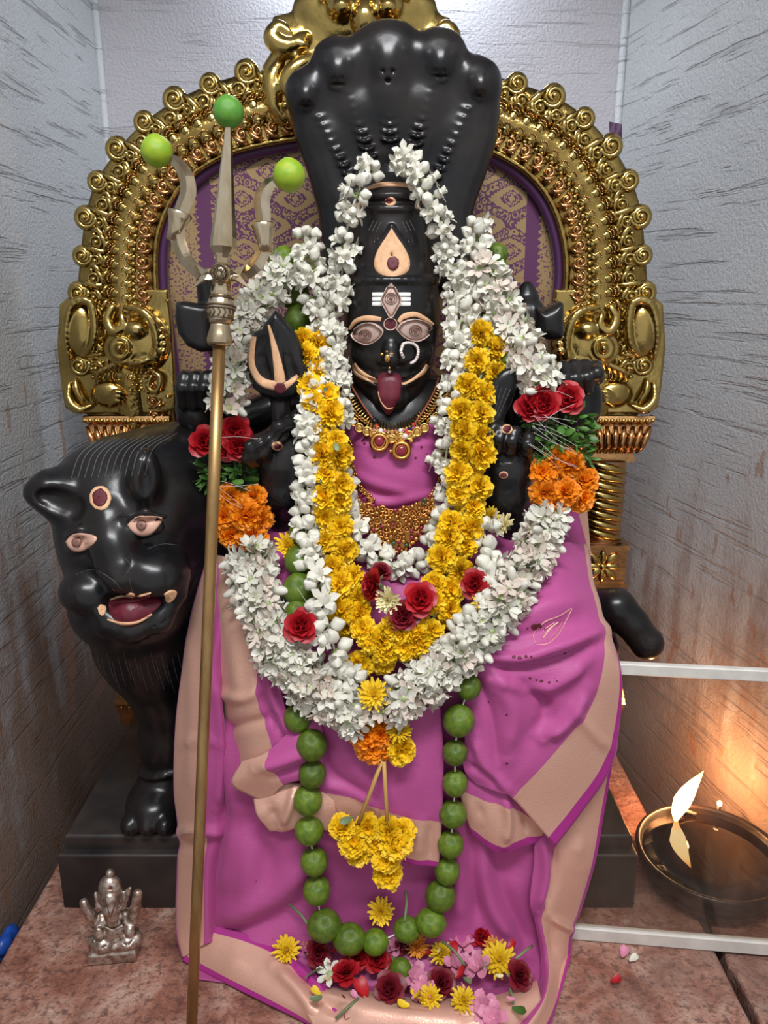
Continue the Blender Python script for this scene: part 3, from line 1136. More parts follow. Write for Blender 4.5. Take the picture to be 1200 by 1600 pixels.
def stroke(name, bv, pts, widths, m, parent, off=0.0013, n=26, default=1.0):
    q = catmull(pts, n)
    w = np.interp(np.linspace(0, 1, n), np.linspace(0, 1, len(widths)), widths)
    t = np.gradient(q, axis=0)
    t /= np.linalg.norm(t, axis=1)[:, None] + 1e-9
    nn = np.stack([-t[:, 1], t[:, 0]], 1)
    rows = []
    for u, o_ in ((-1, -0.0005), (-0.9, off), (-0.4, off * 1.3), (0.4, off * 1.3), (0.9, off), (1, -0.0005)):
        rows.append([onto(bv, *(q[i] + nn[i] * u * w[i] / 2), o_, default) for i in range(n)])
    mb = MB()
    mb.grid(rows)
    return mb.build(name, m, parent)


def bvh_mesh(me):
    co = np.empty(len(me.vertices) * 3, np.float32)
    me.vertices.foreach_get('co', co)
    vi = np.empty(len(me.loops), np.int32)
    me.loops.foreach_get('vertex_index', vi)
    return BVHTree.FromPolygons(co.reshape(-1, 3).tolist(), vi.reshape(-1, 4).tolist())

def carve(sc, lines, k=0.0008):
    """cut fine grooves into the surface as sculpted so far; lines = [(px points, radius)]"""
    me = sc.mesh('tmp', 'black_stone')
    bv = bvh_mesh(me)
    bpy.data.meshes.remove(me)
    for pts, r in lines:
        q = catmull(pts, max(6, len(pts) * 4)) if len(pts) > 2 else np.linspace(pts[0], pts[1], 7)
        w = []
        for x, y in q:
            d = ray(x, y).normalized()
            h = bv.ray_cast(CAMP, d)
            if h[0] is not None:
                w.append(np.array(h[0]))
        rr = [r * min(1, .35 + 3 * min(i, len(w) - 1 - i) / max(1, len(w))) for i in range(len(w))]
        for i in range(len(w) - 1):
            if np.linalg.norm(w[i + 1] - w[i]) < 0.03:
                sc.cap(w[i], w[i + 1], rr[i], rr[i + 1], k, 'sub')

idol = thing('stone_idol', 'black stone many-armed goddess idol under a five-headed cobra hood', 'idol', (0.01, 1.12, 0.12))

# ---- cobra hood
YH = 1.165
lo, hi = P(440, 470, YH + 0.07), P(800, 25, YH - 0.10)
lo.y, hi.y = YH - 0.095, YH + 0.06
sc = Sculpt((lo.x - 0.01, lo.y, lo.z), (hi.x + 0.01, hi.y, hi.z + 0.02), 0.0024)
hood_out = [(500, 460), (502, 380), (497, 330), (480, 270), (462, 220), (454, 175), (457, 140), (470, 118), (488, 106), (500, 80), (520, 66), (545, 66), (556, 54),
            (580, 44), (606, 40), (632, 44), (652, 56), (668, 50), (692, 50), (714, 66), (726, 90), (745, 90), (765, 110), (778, 140), (781, 175), (776, 220),
            (760, 270), (742, 320), (735, 350), (735, 460)]
sc.prism(poly_px(hood_out, YH), YH, 0.022, 0.018, bulge=0.012)
sH = S(610, 180, YH)
H = lambda x, y, h=0.0: P(x, y, YH - h)
# hollow between the heads and the crown
sc.ell(H(612, 250, .065), (95 * sH, 0.045, 75 * sH), 0.02, 'sub')
necks = [((606, 78), (608, 150), (610, 235), 46), ((528, 96), (556, 175), (584, 262), 36), ((688, 84), (664, 165), (640, 258), 36),
         ((478, 138), (516, 215), (560, 300), 28), ((750, 122), (714, 205), (672, 295), 28)]
for (hx, hy), (mx, my), (bx, by), r in necks:
    sc.chain([H(hx, hy + 14, .006), H(mx, my, .010), H(bx, by, .004)], [r * sH * 0.80, r * sH * 0.68, r * sH * 0.55], 0.018)
    sc.ell(H(hx, hy + r * 0.10, .016), (r * sH * 0.98, 0.026, r * sH * 0.92), 0.022)
    sc.ell(H(hx, hy + r * 0.50, .034), (r * sH * 0.40, 0.015, r * sH * 0.52), 0.012)      # snout
    for e in (-1, 1):
        sc.ell(H(hx + e * r * 0.55, hy + r * 0.06, .036), (r * sH * 0.19, 0.008, r * sH * 0.13), 0.003)
        sc.ell(H(hx + e * r * 0.16, hy + r * 0.72, .048), (r * sH * 0.07, 0.006, r * sH * 0.07), 0.002, 'sub')
    sc.chain([H(hx - r * 0.34, hy + r * 0.92, .036), H(hx, hy + r * 1.04, .042), H(hx + r * 0.34, hy + r * 0.92, .036)], r * sH * 0.055, 0.002, 'sub')
    for q in range(9):                                                       # belly ribs
        f = 0.26 + 0.62 * q / 8
        a = np.array((hx, hy)) * (1 - f) ** 2 + 2 * np.array((mx, my)) * f * (1 - f) + np.array((bx, by)) * f * f
        w = r * (0.62 - 0.2 * f)
        pts = [H(a[0] - w, a[1] - 5, .024), H(a[0] - w * .5, a[1] + 3, .033), H(a[0], a[1] + 6, .036), H(a[0] + w * .5, a[1] + 3, .033), H(a[0] + w, a[1] - 5, .024)]
        sc.chain(pts, [0.0010, 0.0022, 0.0024, 0.0022, 0.0010], 0.0035)
sc.smooth(1)
sc.build('cobra_hood', 'black_stone', idol)

# ---- head: crown + face, one mesh
YF_ = 1.065
sF = S(612, 500, 1.0)
def Fz(py):
    return P(612, py, 1.0).z
HC = P(612, 500, 1.0).x
lo = (HC - 0.085, 0.955, Fz(735))
hi = (HC + 0.085, 1.16, Fz(222))
sc = Sculpt(lo, hi, 0.0016)
ys = [735, 700, 672, 655, 640, 620, 600, 575, 545, 510, 480, 455, 440, 425, 400, 370, 340, 318, 312, 300, 290, 284]
hw = [q * 1.085 for q in (58, 56, 52, 48, 47, 53, 60, 67, 71, 75, 75, 73, 70, 67, 62, 57, 52, 49, 46, 46, 45, 40)]
zc = [Fz(y) for y in ys]
rx = [w * sF for w in hw]
ry = [r * 1.0 if y < 640 else r * 0.95 for r, y in zip(rx, ys)]
sc.column(zc, rx, ry, HC, YF_ + 0.008)
C = lambda x, y, Y: np.array((HC + (x - 612) * sF, Y, Fz(y)))
def front(x, y):
    """depth of the head's front there"""
    r1 = np.interp(Fz(y), zc[::-1], rx[::-1])
    r2 = np.interp(Fz(y), zc[::-1], ry[::-1])
    u = min(0.98, abs((x - 612) * sF) / r1)
    return YF_ + 0.008 - r2 * math.sqrt(1 - u * u)
def fc(x, y, h=0.0):
    return C(x, y, front(x, y) - h)
# crown rings, knob
for y, r in ((300, 50), (322, 53), (438, 75)):
    for a in np.linspace(0, 2 * PI, 40, endpoint=False):
        b2 = a + 2 * PI / 40
        sc.cap((HC + r * sF * math.cos(a), YF_ + .008 + r * sF * math.sin(a), Fz(y)), (HC + r * sF * math.cos(b2), YF_ + .008 + r * sF * math.sin(b2), Fz(y)), 0.0042, k=0.004)
sc.column([Fz(286), Fz(270), Fz(258), Fz(246), Fz(240)], [0.036, 0.024, 0.017, 0.015, 0.008], [0.036, 0.024, 0.017, 0.015, 0.008], HC, YF_ + .008, 0.008)
# leaf carved on the crown
leaf = [(612, 352), (630, 380), (640, 405), (636, 425), (612, 432), (588, 425), (584, 405), (594, 380)]
for i in range(len(leaf)):
    sc.cap(fc(*leaf[i - 1], .001), fc(*leaf[i], .001), 0.0030, k=0.003)
for dx in (-1, 1):
    for i in range(3):
        sc.cap(fc(612 + dx * (14 + i * 7), 348 + i * 9, .0005), fc(612 + dx * (26 + i * 6), 392 + i * 6, .0005), 0.0009, k=0.001, op='sub')
    sc.chain([fc(612 + dx * 52, 398, .001), fc(612 + dx * 47, 415, .004), fc(612 + dx * 50, 432, .002)], [0.003, 0.006, 0.004], 0.004)
    # hair scroll by the temple, brow, cheek, jaw
    sc.chain([fc(612 + dx * 62, 455, .001), fc(612 + dx * 60, 478, .005), fc(612 + dx * 66, 500, .002)], [0.004, 0.007, 0.004], 0.006)
    sc.chain([fc(612 + dx * 12, 497, .002), fc(612 + dx * 34, 488, .004), fc(612 + dx * 58, 500, .001)], [0.003, 0.0048, 0.003], 0.006)
    sc.ell(fc(612 + dx * 36, 518, .000), (24 * sF, 0.006, 13 * sF), 0.006, 'sub')
    sc.ell(fc(612 + dx * 38, 517, -.002), (20 * sF, 0.007, 11 * sF), 0.003)
    sc.ell(fc(612 + dx * 42, 556, -.001), (25 * sF, 0.015, 19 * sF), 0.009)
    sc.chain([fc(612 + dx * 20, 572, .003), fc(612 + dx * 32, 582, .003), fc(612 + dx * 50, 580, .001)], [0.002, 0.003, 0.002], 0.003, 'sub')
    sc.ell(fc(612 + dx * 15, 565, .006), (9 * sF, 0.010, 8 * sF), 0.004)           # nostril wings
    sc.ell(fc(612 + dx * 10, 572, .014), (4 * sF, 0.007, 3 * sF), 0.002, 'sub')
sc.chain([fc(611, 506, .001), fc(611, 525, .006), fc(611, 545, .013), fc(611, 562, .018)], [0.0055, 0.0065, 0.0085, 0.0105], 0.006)   # nose
# mouth: raised lips, open slot
up_l = [(556, 583), (572, 589), (590, 594), (611, 589), (632, 594), (650, 587), (668, 574)]
lo_l = [(556, 585), (574, 600), (595, 606), (611, 607), (630, 605), (650, 598), (668, 577)]
sc.chain([fc(x, y, .003) for x, y in up_l], 0.0042, 0.005)
sc.chain([fc(x, y, .003) for x, y in lo_l], 0.0042, 0.005)
sc.chain([fc(x, y + 5, .004) for x, y in up_l[1:-1]], [0.002, 0.004, 0.0045, 0.004, 0.002], 0.003, 'sub')
sc.ell(fc(611, 628, -.006), (30 * sF, 0.018, 20 * sF), 0.010)                     # chin
sc.smooth(1)
head = sc.build('head', 'black_stone', idol)

# ---- body and lap below the cloth
sc = Sculpt((-0.27, 0.90, 0.11), (0.29, 1.20, 0.80), 0.005)
sc.ell((HC, 1.085, 0.66), (0.105, 0.075, 0.11), 0.03)
sc.ell((HC, 1.10, 0.74), (0.150, 0.055, 0.05), 0.03)
sc.ell((HC, 1.085, 0.54), (0.10, 0.075, 0.10), 0.03)
sc.ell((HC, 1.075, 0.44), (0.20, 0.10, 0.08), 0.04)
for dx in (-1, 1):
    sc.cap((HC + dx * 0.09, 1.08, 0.45), (HC + dx * 0.15, 0.975, 0.42), 0.065, 0.055, 0.03)
    sc.cap((HC + dx * 0.15, 0.985, 0.42), (HC + dx * 0.12, 1.02, 0.16), 0.05, 0.04, 0.03)
    sc.ell((HC + dx * 0.12, 0.99, 0.145), (0.04, 0.06, 0.024), 0.02)
sc.box((HC, 1.10, 0.25), (0.17, 0.06, 0.13), 0.03)
body = sc.build('body', 'black_stone', idol)

# ---- arms
def arm_sculpt(lo_px, hi_px, y0, y1, h=0.0022):
    a, b2 = P(*lo_px, y1), P(*hi_px, y1)
    c_, d_ = P(*lo_px, y0), P(*hi_px, y0)
    return Sculpt((min(a.x, c_.x), y0, min(a.z, c_.z)), (max(b2.x, d_.x), y1, max(b2.z, d_.z)), h)

# forearm holding the trident emblem
s1 = S(440, 700, 1.0)
A1 = lambda x, y, Y=1.0: P(x, y, Y)
sc = arm_sculpt((360, 830), (510, 470), 0.93, 1.13)
sc.chain([A1(510, 700, 1.10), A1(492, 760, 1.07), A1(455, 800, 1.02)], [0.036, 0.036, 0.034], 0.012)
sc.chain([A1(450, 800, 1.015), A1(446, 765, 1.0), A1(444, 720, .995), A1(448, 690, .995)], [0.026, 0.033, 0.034, 0.030], 0.012)
sc.chain([A1(462, 760, .972), A1(460, 710, .972), A1(455, 690, .975)], [0.011, 0.011, 0.009], 0.003)          # index held along the wrist
for i, (x0, y0, x1, y1, r) in enumerate(((452, 662, 428, 680, 9.5), (440, 680, 412, 706, 10), (420, 682, 396, 712, 10), (402, 688, 386, 716, 8.5))):
    sc.chain([A1(x0 + 16, y0 - 8, 1.0), A1(x0, y0, .962), A1((x0 + x1) / 2 - 4, (y0 + y1) / 2 - 4, .951), A1(x1, y1, .953), A1(x1 + 8, y1 + 10, .966)], [r * s1, r * s1 * 1.1, r * s1 * 1.1, r * s1, r * s1 * .8], 0.0022)
sc.chain([A1(474, 715, .985), A1(476, 680, .975), A1(462, 652, .972)], [0.012, 0.011, 0.009], 0.004)           # thumb
sc.cap(A1(440, 668, .99), A1(438, 615, .99), 0.0125, 0.0135, 0.004)                                            # shaft of the emblem
emb = [(431, 484), (446, 500), (462, 520), (476, 548), (484, 578), (478, 604), (462, 620), (438, 626), (410, 618), (394, 602), (386, 572), (389, 545), (398, 518), (410, 514), (414, 505)]
sc.prism(poly_px(emb, .985), .985, 0.011, 0.008, bulge=0.007)
for pts in ([(404, 530), (404, 585)], [(436, 520), (424, 585)], [(452, 530), (458, 590)]):
    pass
sc.chain([A1(408, 530, .966), A1(408, 560, .966), A1(414, 588, .967)], [0.004, 0.0068, 0.0085], 0.003, 'sub')
sc.chain([A1(446, 520, .966), A1(450, 560, .966), A1(456, 586, .967)], [0.004, 0.0066, 0.0085], 0.003, 'sub')
for i in range(4):
    sc.cap(A1(430 + i * 4, 500 + i * 5, .968), A1(428 + i * 10, 560, .966), 0.0012, k=0.001, op='sub')
carve(sc, [([(430, 496), (432, 540), (440, 590)], .0012), ([(438, 500), (444, 545), (450, 590)], .0012), ([(452, 512), (462, 550), (466, 590)], .0012), ([(462, 525), (474, 560), (476, 595)], .0012), ([(404, 520), (400, 560), (406, 596)], .001),
           ([(404, 712), (418, 696), (436, 678)], .0026), ([(422, 706), (434, 692), (450, 676)], .0026), ([(390, 702), (398, 692), (410, 684)], .0024), ([(446, 740), (444, 770), (452, 785), (466, 770), (470, 730)], .0012), ([(400, 745), (415, 775), (440, 790)], .0012)])
arm1 = sc.build('raised_forearm', 'black_stone', idol)

# forearm on the other side with the blade
sc = arm_sculpt((715, 840), (860, 560), 0.93, 1.13)
sc.chain([A1(735, 720, 1.09), A1(752, 780, 1.05), A1(792, 808, 1.015)], [0.034, 0.034, 0.034], 0.012)
sc.chain([A1(788, 808, 1.0), A1(790, 770, .992), A1(790, 735, .99), A1(788, 706, .99)], [0.027, 0.030, 0.032, 0.028], 0.012)
for x0, y0, x1, y1, r in ((760, 690, 772, 668, 9), (776, 700, 786, 672, 10), (796, 702, 804, 676, 10), (822, 704, 826, 684, 9)):
    sc.chain([A1(x0 + 4, y0 + 12, .982), A1(x0, y0, .958), A1((x0 + x1) / 2, (y0 + y1) / 2, .950), A1(x1, y1, .955), A1(x1 + 4, y1 - 2, .975)], [r * s1 * .85, r * s1, r * s1 * 1.1, r * s1, r * s1 * .8], 0.0022)
sc.chain([A1(764, 730, .985), A1(758, 700, .975), A1(766, 670, .968)], [0.011, 0.011, 0.009], 0.004)
R = Matrix.Rotation(math.radians(24), 3, 'Y')
sc.ell(A1(776, 626, .978), (0.019, 0.011, 0.044), 0.005, R=R)
sc.ell(A1(774, 624, .964), (0.006, 0.006, 0.036), 0.003, 'sub', R=R)
sc.cap(A1(768, 690, .985), A1(772, 650, .98), 0.011, 0.012, 0.005)
sc.ell(A1(812, 640, 1.03), (0.020, 0.02, 0.045), 0.01)
carve(sc, [([(778, 668), (770, 686), (768, 704)], .0024), ([(795, 668), (789, 690), (788, 708)], .0026), ([(815, 674), (811, 692), (811, 708)], .0024), ([(760, 720), (790, 722), (824, 716)], .0014), ([(776, 760), (790, 768), (806, 758)], .001)])
arm2 = sc.build('raised_forearm', 'black_stone', idol)

# rear hands and emblems, lion side
sc = arm_sculpt((262, 700), (420, 430), 0.98, 1.19)
s2 = S(300, 560, 1.07)
sc.chain([A1(420, 640, 1.14), A1(350, 670, 1.12), A1(315, 655, 1.09)], [0.026, 0.026, 0.024], 0.012)
sc.ell(A1(308, 640, 1.075), (0.030, 0.026, 0.036), 0.008)
for i in range(4):
    x = 287 + i * 17
    sc.chain([A1(x, 630, 1.05), A1(x - 2, 606, 1.04), A1(x + 1, 590, 1.048), A1(x + 6, 586, 1.07)], [0.0095, 0.0098, 0.0092, 0.008], 0.0025)
sc.chain([A1(400, 560, 1.14), A1(350, 540, 1.12), A1(330, 510, 1.09)], [0.022, 0.022, 0.02], 0.010)
sc.ell(A1(330, 500, 1.08), (0.022, 0.022, 0.03), 0.006)
sc.cap(A1(330, 480, 1.075), A1(322, 440, 1.07), 0.017, 0.013, 0.006)
bl = [(277, 472), (290, 470), (330, 478), (336, 548), (316, 550), (294, 540), (280, 520), (275, 495)]
sc.prism(poly_px(bl, 1.05), 1.05, 0.015, 0.010, bulge=0.004)
sc.build('rear_arm', 'black_stone', idol)

# rear hands, lamp side: small drum, and an open fist
sc = arm_sculpt((770, 700), (955, 430), 0.98, 1.19)
sc.chain([A1(770, 560, 1.15), A1(800, 540, 1.13), A1(822, 505, 1.10)], [0.022, 0.022, 0.02], 0.010)
sc.ell(A1(824, 500, 1.085), (0.026, 0.022, 0.032), 0.006)
sc.column([A1(823, y, 1.085)[2] for y in (478, 470, 462, 454, 446, 440)], [0.016, 0.017, 0.0165, 0.013, 0.009, 0.005], [0.016, 0.017, 0.0165, 0.013, 0.009, 0.005], A1(823, 460, 1.085)[0], 1.085, 0.003)
dz = A1(855, 500, 1.08)
for u in np.linspace(0, 1, 9):
    pass
pts = [A1(838, 503, 1.075), A1(852, 502, 1.07), A1(866, 501, 1.07), A1(876, 500, 1.07)]
sc.prism(poly_px([(836, 480), (846, 484), (858, 478), (874, 470), (879, 474), (880, 522), (876, 530), (858, 532), (846, 528), (836, 528)], 1.07), 1.07, 0.016, 0.012, bulge=0.008)
sc.chain([A1(800, 660, 1.15), A1(860, 690, 1.13), A1(902, 670, 1.10)], [0.026, 0.026, 0.024], 0.012)
sc.ell(A1(905, 630, 1.085), (0.032, 0.028, 0.044), 0.008)
for x0, y0, x1, y1 in ((880, 575, 882, 608), (897, 572, 900, 612), (914, 572, 918, 608), (930, 574, 934, 592)):
    sc.chain([A1(x0, y0 + 6, 1.09), A1(x0, y0, 1.06), A1((x0 + x1) / 2, (y0 + y1) / 2, 1.045), A1(x1, y1, 1.052)], [0.009, 0.0098, 0.010, 0.0085], 0.0025)
sc.build('rear_arm', 'black_stone', idol)

# ---------------------------------------------------------------- paint and metal laid on the carved surface
bvH = bvh_of(head)
def circ(x, y, rx, ry=None, rot=0):
    ry = ry or rx
    return [(x + rx * math.cos(a) * math.cos(rot) - ry * math.sin(a) * math.sin(rot), y + rx * math.cos(a) * math.sin(rot) + ry * math.sin(a) * math.cos(rot)) for a in np.linspace(0, 2 * PI, 14, endpoint=False)]

blob('peach_leaf_mark', bvH, [(612, 356), (622, 372), (634, 390), (641, 410), (636, 426), (612, 432), (590, 426), (584, 412), (590, 390), (602, 372)], 'peach_paint', idol)
blob('red_dot', bvH, circ(614, 412, 9, 11), 'red_paint', idol, 0.0030, wob=0.05)
blob('peach_dot', bvH, circ(610, 315, 9, 7), 'peach_paint', idol)
blob('red_dot', bvH, circ(608, 314, 6), 'red_paint', idol, 0.0028)
for x, y in ((564, 318), (652, 320)):
    blob('peach_dot', bvH, circ(x, y, 4, 7), 'peach_paint', idol)
    blob('red_dot', bvH, circ(x, y, 2.5, 4.5), 'red_paint', idol, 0.0026)
stroke('peach_line', bvH, [(570, 297), (590, 290), (612, 288), (634, 290), (652, 297)], [3, 6, 6, 6, 3], 'peach_paint', idol)
stroke('peach_brow', bvH, [(547, 514), (556, 502), (572, 497), (596, 499)], [4, 7, 9, 7], 'peach_paint', idol)
stroke('peach_brow', bvH, [(623, 503), (630, 495), (648, 491), (664, 498), (676, 507)], [6, 9, 8, 6, 4], 'peach_paint', idol)
for dx, x0, x1 in ((-1, 582, 602), (1, 622, 641)):
    for k in range(3):
        stroke('ash_stripe', bvH, [(x0, 460 + k * 7.5), ((x0 + x1) / 2, 460 + k * 7.5), (x1, 460 + k * 7.5)], [6.2, 6.6, 6.2], 'white_ash', idol, 0.0010)
stroke('peach_lip', bvH, [(553, 568), (560, 578), (575, 588), (590, 594), (602, 594)], [5, 6, 5, 4, 3], 'peach_paint', idol)
stroke('peach_lip', bvH, [(553, 570), (556, 582), (570, 591), (586, 596), (596, 598)], [4, 5, 6, 5, 3], 'peach_paint', idol)
stroke('peach_lip', bvH, [(668, 570), (660, 582), (646, 592), (634, 598), (622, 600)], [5, 6, 5, 5, 3], 'peach_paint', idol)
blob('red_dot', bvH, circ(610, 506, 9, 8.5), 'red_paint', idol, 0.0026)
stroke('dot_ring', bvH, circ(610, 506, 9.5, 9) + [circ(610, 506, 9.5, 9)[0]], [2, 2], 'eye_metal', idol, 0.0034)

def eye_plate(name, pts, cx_, cy_, rot=0.0):
    e = blob(name, bvH, pts, 'eye_metal', idol, 0.0042, 36)
    stroke('eye_rim', bvH, pts + [pts[0]], [2.0, 2.0], 'eye_metal', e, 0.0058, 60)
    for r in (8.5, 5.5):
        stroke('eye_ring', bvH, circ(cx_, cy_, r, r) + [circ(cx_, cy_, r, r)[0]], [1.0, 1.0], 'eye_line', e, 0.0054, 30)
    blob('pupil', bvH, circ(cx_, cy_, 2.8), 'eye_line', e, 0.0064, 12)
    stroke('eye_line', bvH, [(cx_ + (x - cx_) * .86, cy_ + (y - cy_) * .82) for x, y in pts + [pts[0]]], [0.8, 0.8], 'eye_line', e, 0.0050, 60)

eye_plate('eye_plate', [(553, 524), (560, 512), (574, 505), (588, 507), (599, 517), (592, 529), (578, 537), (564, 534)], 574, 522)
eye_plate('eye_plate', [(619, 514), (628, 504), (645, 499), (660, 503), (670, 512), (662, 525), (648, 532), (632, 527)], 646, 516)
eye_plate('third_eye_plate', [(611, 442), (619, 455), (625, 470), (619, 484), (611, 497), (603, 484), (597, 470), (603, 455)], 611, 467)

# tongue: a carved slab hanging from the mouth
sc = Sculpt(C(585, 655, .94) - np.array((0, 0, .004)), C(640, 578, 1.03) + np.array((0, 0, .004)), 0.0014)
tp = [fc(609, 588, .000), fc(609, 602, .010), fc(608, 620, .012), fc(607, 634, .008), fc(607, 640, .003)]
for (a, b2, w0, w1) in ((tp[0], tp[1], 21, 20), (tp[1], tp[2], 20, 19), (tp[2], tp[3], 19, 11), (tp[3], tp[4], 11, 6)):
    for u in np.linspace(0, 1, 6):
        q = a * (1 - u) + b2 * u
        sc.ell(q, ((w0 + (w1 - w0) * u) * sF * 0.92, 0.0065, 0.010), 0.003)
tongue = sc.build('tongue', 'tongue_red', idol)
bvT = bvh_of(tongue)
stroke('peach_tongue_edge', bvT, [(591, 612), (593, 622), (598, 632), (606, 639), (614, 637)], [0.8, 1.2, 1.6, 2.0, 0.8], 'peach_paint', tongue, 0.0005, 40)

mat('dust_line', (0.085, 0.085, 0.085), 0.8)
for dx in (-1, 1):                                               # hatching scratched beside the leaf
    for i in range(3):
        stroke('scratch_line', bvH, [(612 + dx * (16 + i * 6), 346 - i), (612 + dx * (24 + i * 6), 362 - i)], [0.9, 0.9], 'dust_line', idol, 0.0003, 5)
bvA = bvh_of(arm1)
stroke('peach_prong', bvA, [(397, 526), (393, 560), (398, 582), (412, 598), (438, 604)], [7, 9, 10, 14, 16], 'peach_paint', idol)
stroke('peach_prong', bvA, [(420, 508), (428, 540), (434, 570), (438, 598)], [3, 9, 14, 18], 'peach_paint', idol)
stroke('peach_prong', bvA, [(466, 586), (456, 596), (442, 606)], [5, 9, 12], 'peach_paint', idol)
blob('red_dot', bvA, circ(438, 606, 9), 'red_paint', idol, 0.0028, wob=.06)
blob('peach_dot', bvA, circ(433, 697, 9, 7), 'peach_paint', idol)
blob('red_dot', bvA, circ(434, 698, 6, 5), 'red_paint', idol, 0.0026)
bvB = bvh_of(arm2)
for i in range(5):
    stroke('scratch_line', bvB, [(770 + i * 7, 600 + i * 2), (766 + i * 3, 640 + i * 3)], [0.8, 0.8], 'dust_line', idol, 0.0003, 6)
for x, y, r in ((792, 671, 9), (787, 742, 7)):
    blob('peach_dot', bvB, circ(x, y, r, r * .8), 'peach_paint', idol)
    blob('red_dot', bvB, circ(x, y, r * .72, r * .55), 'red_paint', idol, 0.0026)

# ================================================================== lion beside the idol
mat('lion_mouth', (0.16, 0.014, 0.030), 0.4, var=0.35, var_scale=90, bump=0.4, bump_scale=140)
mat('lion_eye', (0.72, 0.42, 0.31), 0.45, var=0.12, var_scale=60)
lion = thing('stone_lion', 'black stone lion with painted eyes and open red mouth beside the idol', 'statue', (-0.3, 1.1, 0.12))
sc = Sculpt((-0.485, 0.845, 0.115), (-0.13, 1.24, 0.735), 0.0028)
Q = lambda x, y, Y: P(x, y, Y)
sL = S(200, 840, 0.96)
E = lambda x, y, Y, rx, ry, d, k=0.012, op='add', R=None: sc.ell(Q(x, y, Y), (rx * sL, d, ry * sL), k, op, R)
E(205, 810, 1.02, 104, 132, 0.100, 0.02)                  # skull
E(262, 770, 1.06, 95, 100, 0.09, 0.05)
E(165, 765, 1.02, 84, 72, 0.075, 0.03)
E(195, 850, .990, 96, 90, 0.075, 0.04)                    # broad face
E(205, 945, 0.985, 96, 72, 0.085, 0.03)                   # jaw mass
sc.chain([Q(300, 760, 1.10), Q(330, 800, 1.12), Q(380, 850, 1.14)], [0.088, 0.10, 0.10], 0.05)      # neck to body
sc.chain([Q(225, 900, 1.03), Q(240, 1000, 1.04), Q(262, 1080, 1.05)], [0.088, 0.076, 0.055], 0.04)  # chest
sc.chain([Q(300, 900, 1.08), Q(320, 1020, 1.09)], [0.085, 0.06], 0.04)
sc.chain([Q(268, 1080, 1.05), Q(262, 1150, 1.05), Q(258, 1215, 1.05), Q(256, 1290, 1.05)], [0.050, 0.040, 0.034, 0.034], 0.02)   # fore leg
pz = Q(250, 1290, 1.03).x
sc.ell((pz, 1.025, 0.146), (0.044, 0.056, 0.030), 0.015)
for t_ in (-1, 0, 1):
    sc.ell((pz + t_ * 0.026, 0.982, 0.136), (0.015, 0.022, 0.016), 0.006)
for a in np.linspace(0, 2 * PI, 18, endpoint=False):      # anklet
    c0 = Q(260, 1190, 1.05)
    p0 = Vector((c0.x + 0.040 * math.cos(a), c0.y + 0.040 * math.sin(a), c0.z + 0.008 * math.cos(a)))
    a2 = a + PI / 9
    p1 = Vector((c0.x + 0.040 * math.cos(a2), c0.y + 0.040 * math.sin(a2), c0.z + 0.008 * math.cos(a2)))
    sc.cap(p0, p1, 0.005, k=0.002)
# ears: one a pointed cup turned outwards, one an upright hollow oval
sc.chain([Q(125, 778, .985), Q(95, 772, .965), Q(70, 768, .955), Q(52, 770, .950)], [0.042, 0.034, 0.022, 0.008], 0.014)
sc.chain([Q(104, 792, .922), Q(84, 784, .926), Q(68, 777, .934)], [0.021, 0.018, 0.010], 0.006, 'sub')
E(226, 748, .948, 25, 48, 0.024, 0.012, R=Matrix.Rotation(math.radians(6), 3, 'Y'))
E(226, 750, .921, 11, 32, 0.014, 0.004, 'sub', R=Matrix.Rotation(math.radians(6), 3, 'Y'))
# eyelids and sockets
E(127, 848, .912, 30, 20, 0.012, 0.012, 'sub')
E(228, 822, .906, 34, 20, 0.012, 0.012, 'sub')
E(127, 849, .926, 25, 16, 0.014, 0.004)
E(228, 823, .922, 28, 16, 0.014, 0.004)
sc.chain([Q(100, 840, .922), Q(124, 828, .913), Q(152, 836, .916)], [0.003, 0.0045, 0.003], 0.006)
sc.chain([Q(196, 812, .913), Q(228, 800, .908), Q(260, 808, .922)], [0.003, 0.0045, 0.003], 0.006)
# snout
sc.chain([Q(168, 810, .928), Q(176, 850, .914), Q(188, 888, .902)], [0.018, 0.022, 0.026], 0.018)
sc.chain([Q(162, 888, .902), Q(188, 906, .888), Q(212, 884, .902)], [0.009, 0.012, 0.009], 0.010)
E(140, 922, .930, 45, 37, 0.040, 0.010)
E(240, 898, .930, 56, 46, 0.046, 0.014)
# mouth and lower jaw
E(208, 950, .893, 62, 19, 0.026, 0.008, 'sub')
sc.chain([Q(150, 945, .905), Q(170, 972, .905), Q(208, 984, .902), Q(250, 970, .906), Q(280, 930, .918)], [0.010, 0.013, 0.014, 0.013, 0.009], 0.014)
sc.smooth(1)
lines = []
for i in range(12):
    x = 106 + i * 10.5
    lines.append(([(x + 40 + i, 694 - i * 1.5), (x + 16, 716 - i), (x + 2, 748 - i * .5)], .0014))
lines += [([(118, 898), (146, 890), (176, 906), (186, 918)], .0016), ([(190, 905), (204, 880), (200, 866)], .0014), ([(186, 912), (192, 926), (200, 936)], .0014),
          ([(226, 868), (250, 858), (276, 860)], .0014), ([(230, 862), (256, 850), (280, 850)], .0012), ([(312, 880), (296, 925), (262, 968), (215, 990)], .0016),
          ([(104, 900), (120, 948), (160, 990), (210, 1004), (268, 984)], .0014), ([(226, 700), (204, 730), (204, 770), (220, 792)], .0012), ([(240, 706), (252, 740), (246, 776), (230, 794)], .0012)]
for i in range(14):
    x = 170 + i * 9
    lines.append(([(x, 1010 + (i % 3) * 14), (x + 6, 1045 + (i % 2) * 10), (x + 14, 1090)], .0008))
carve(sc, lines)
lbody = sc.build('lion_body', 'black_stone', lion)
bvL = bvh_of(lbody)
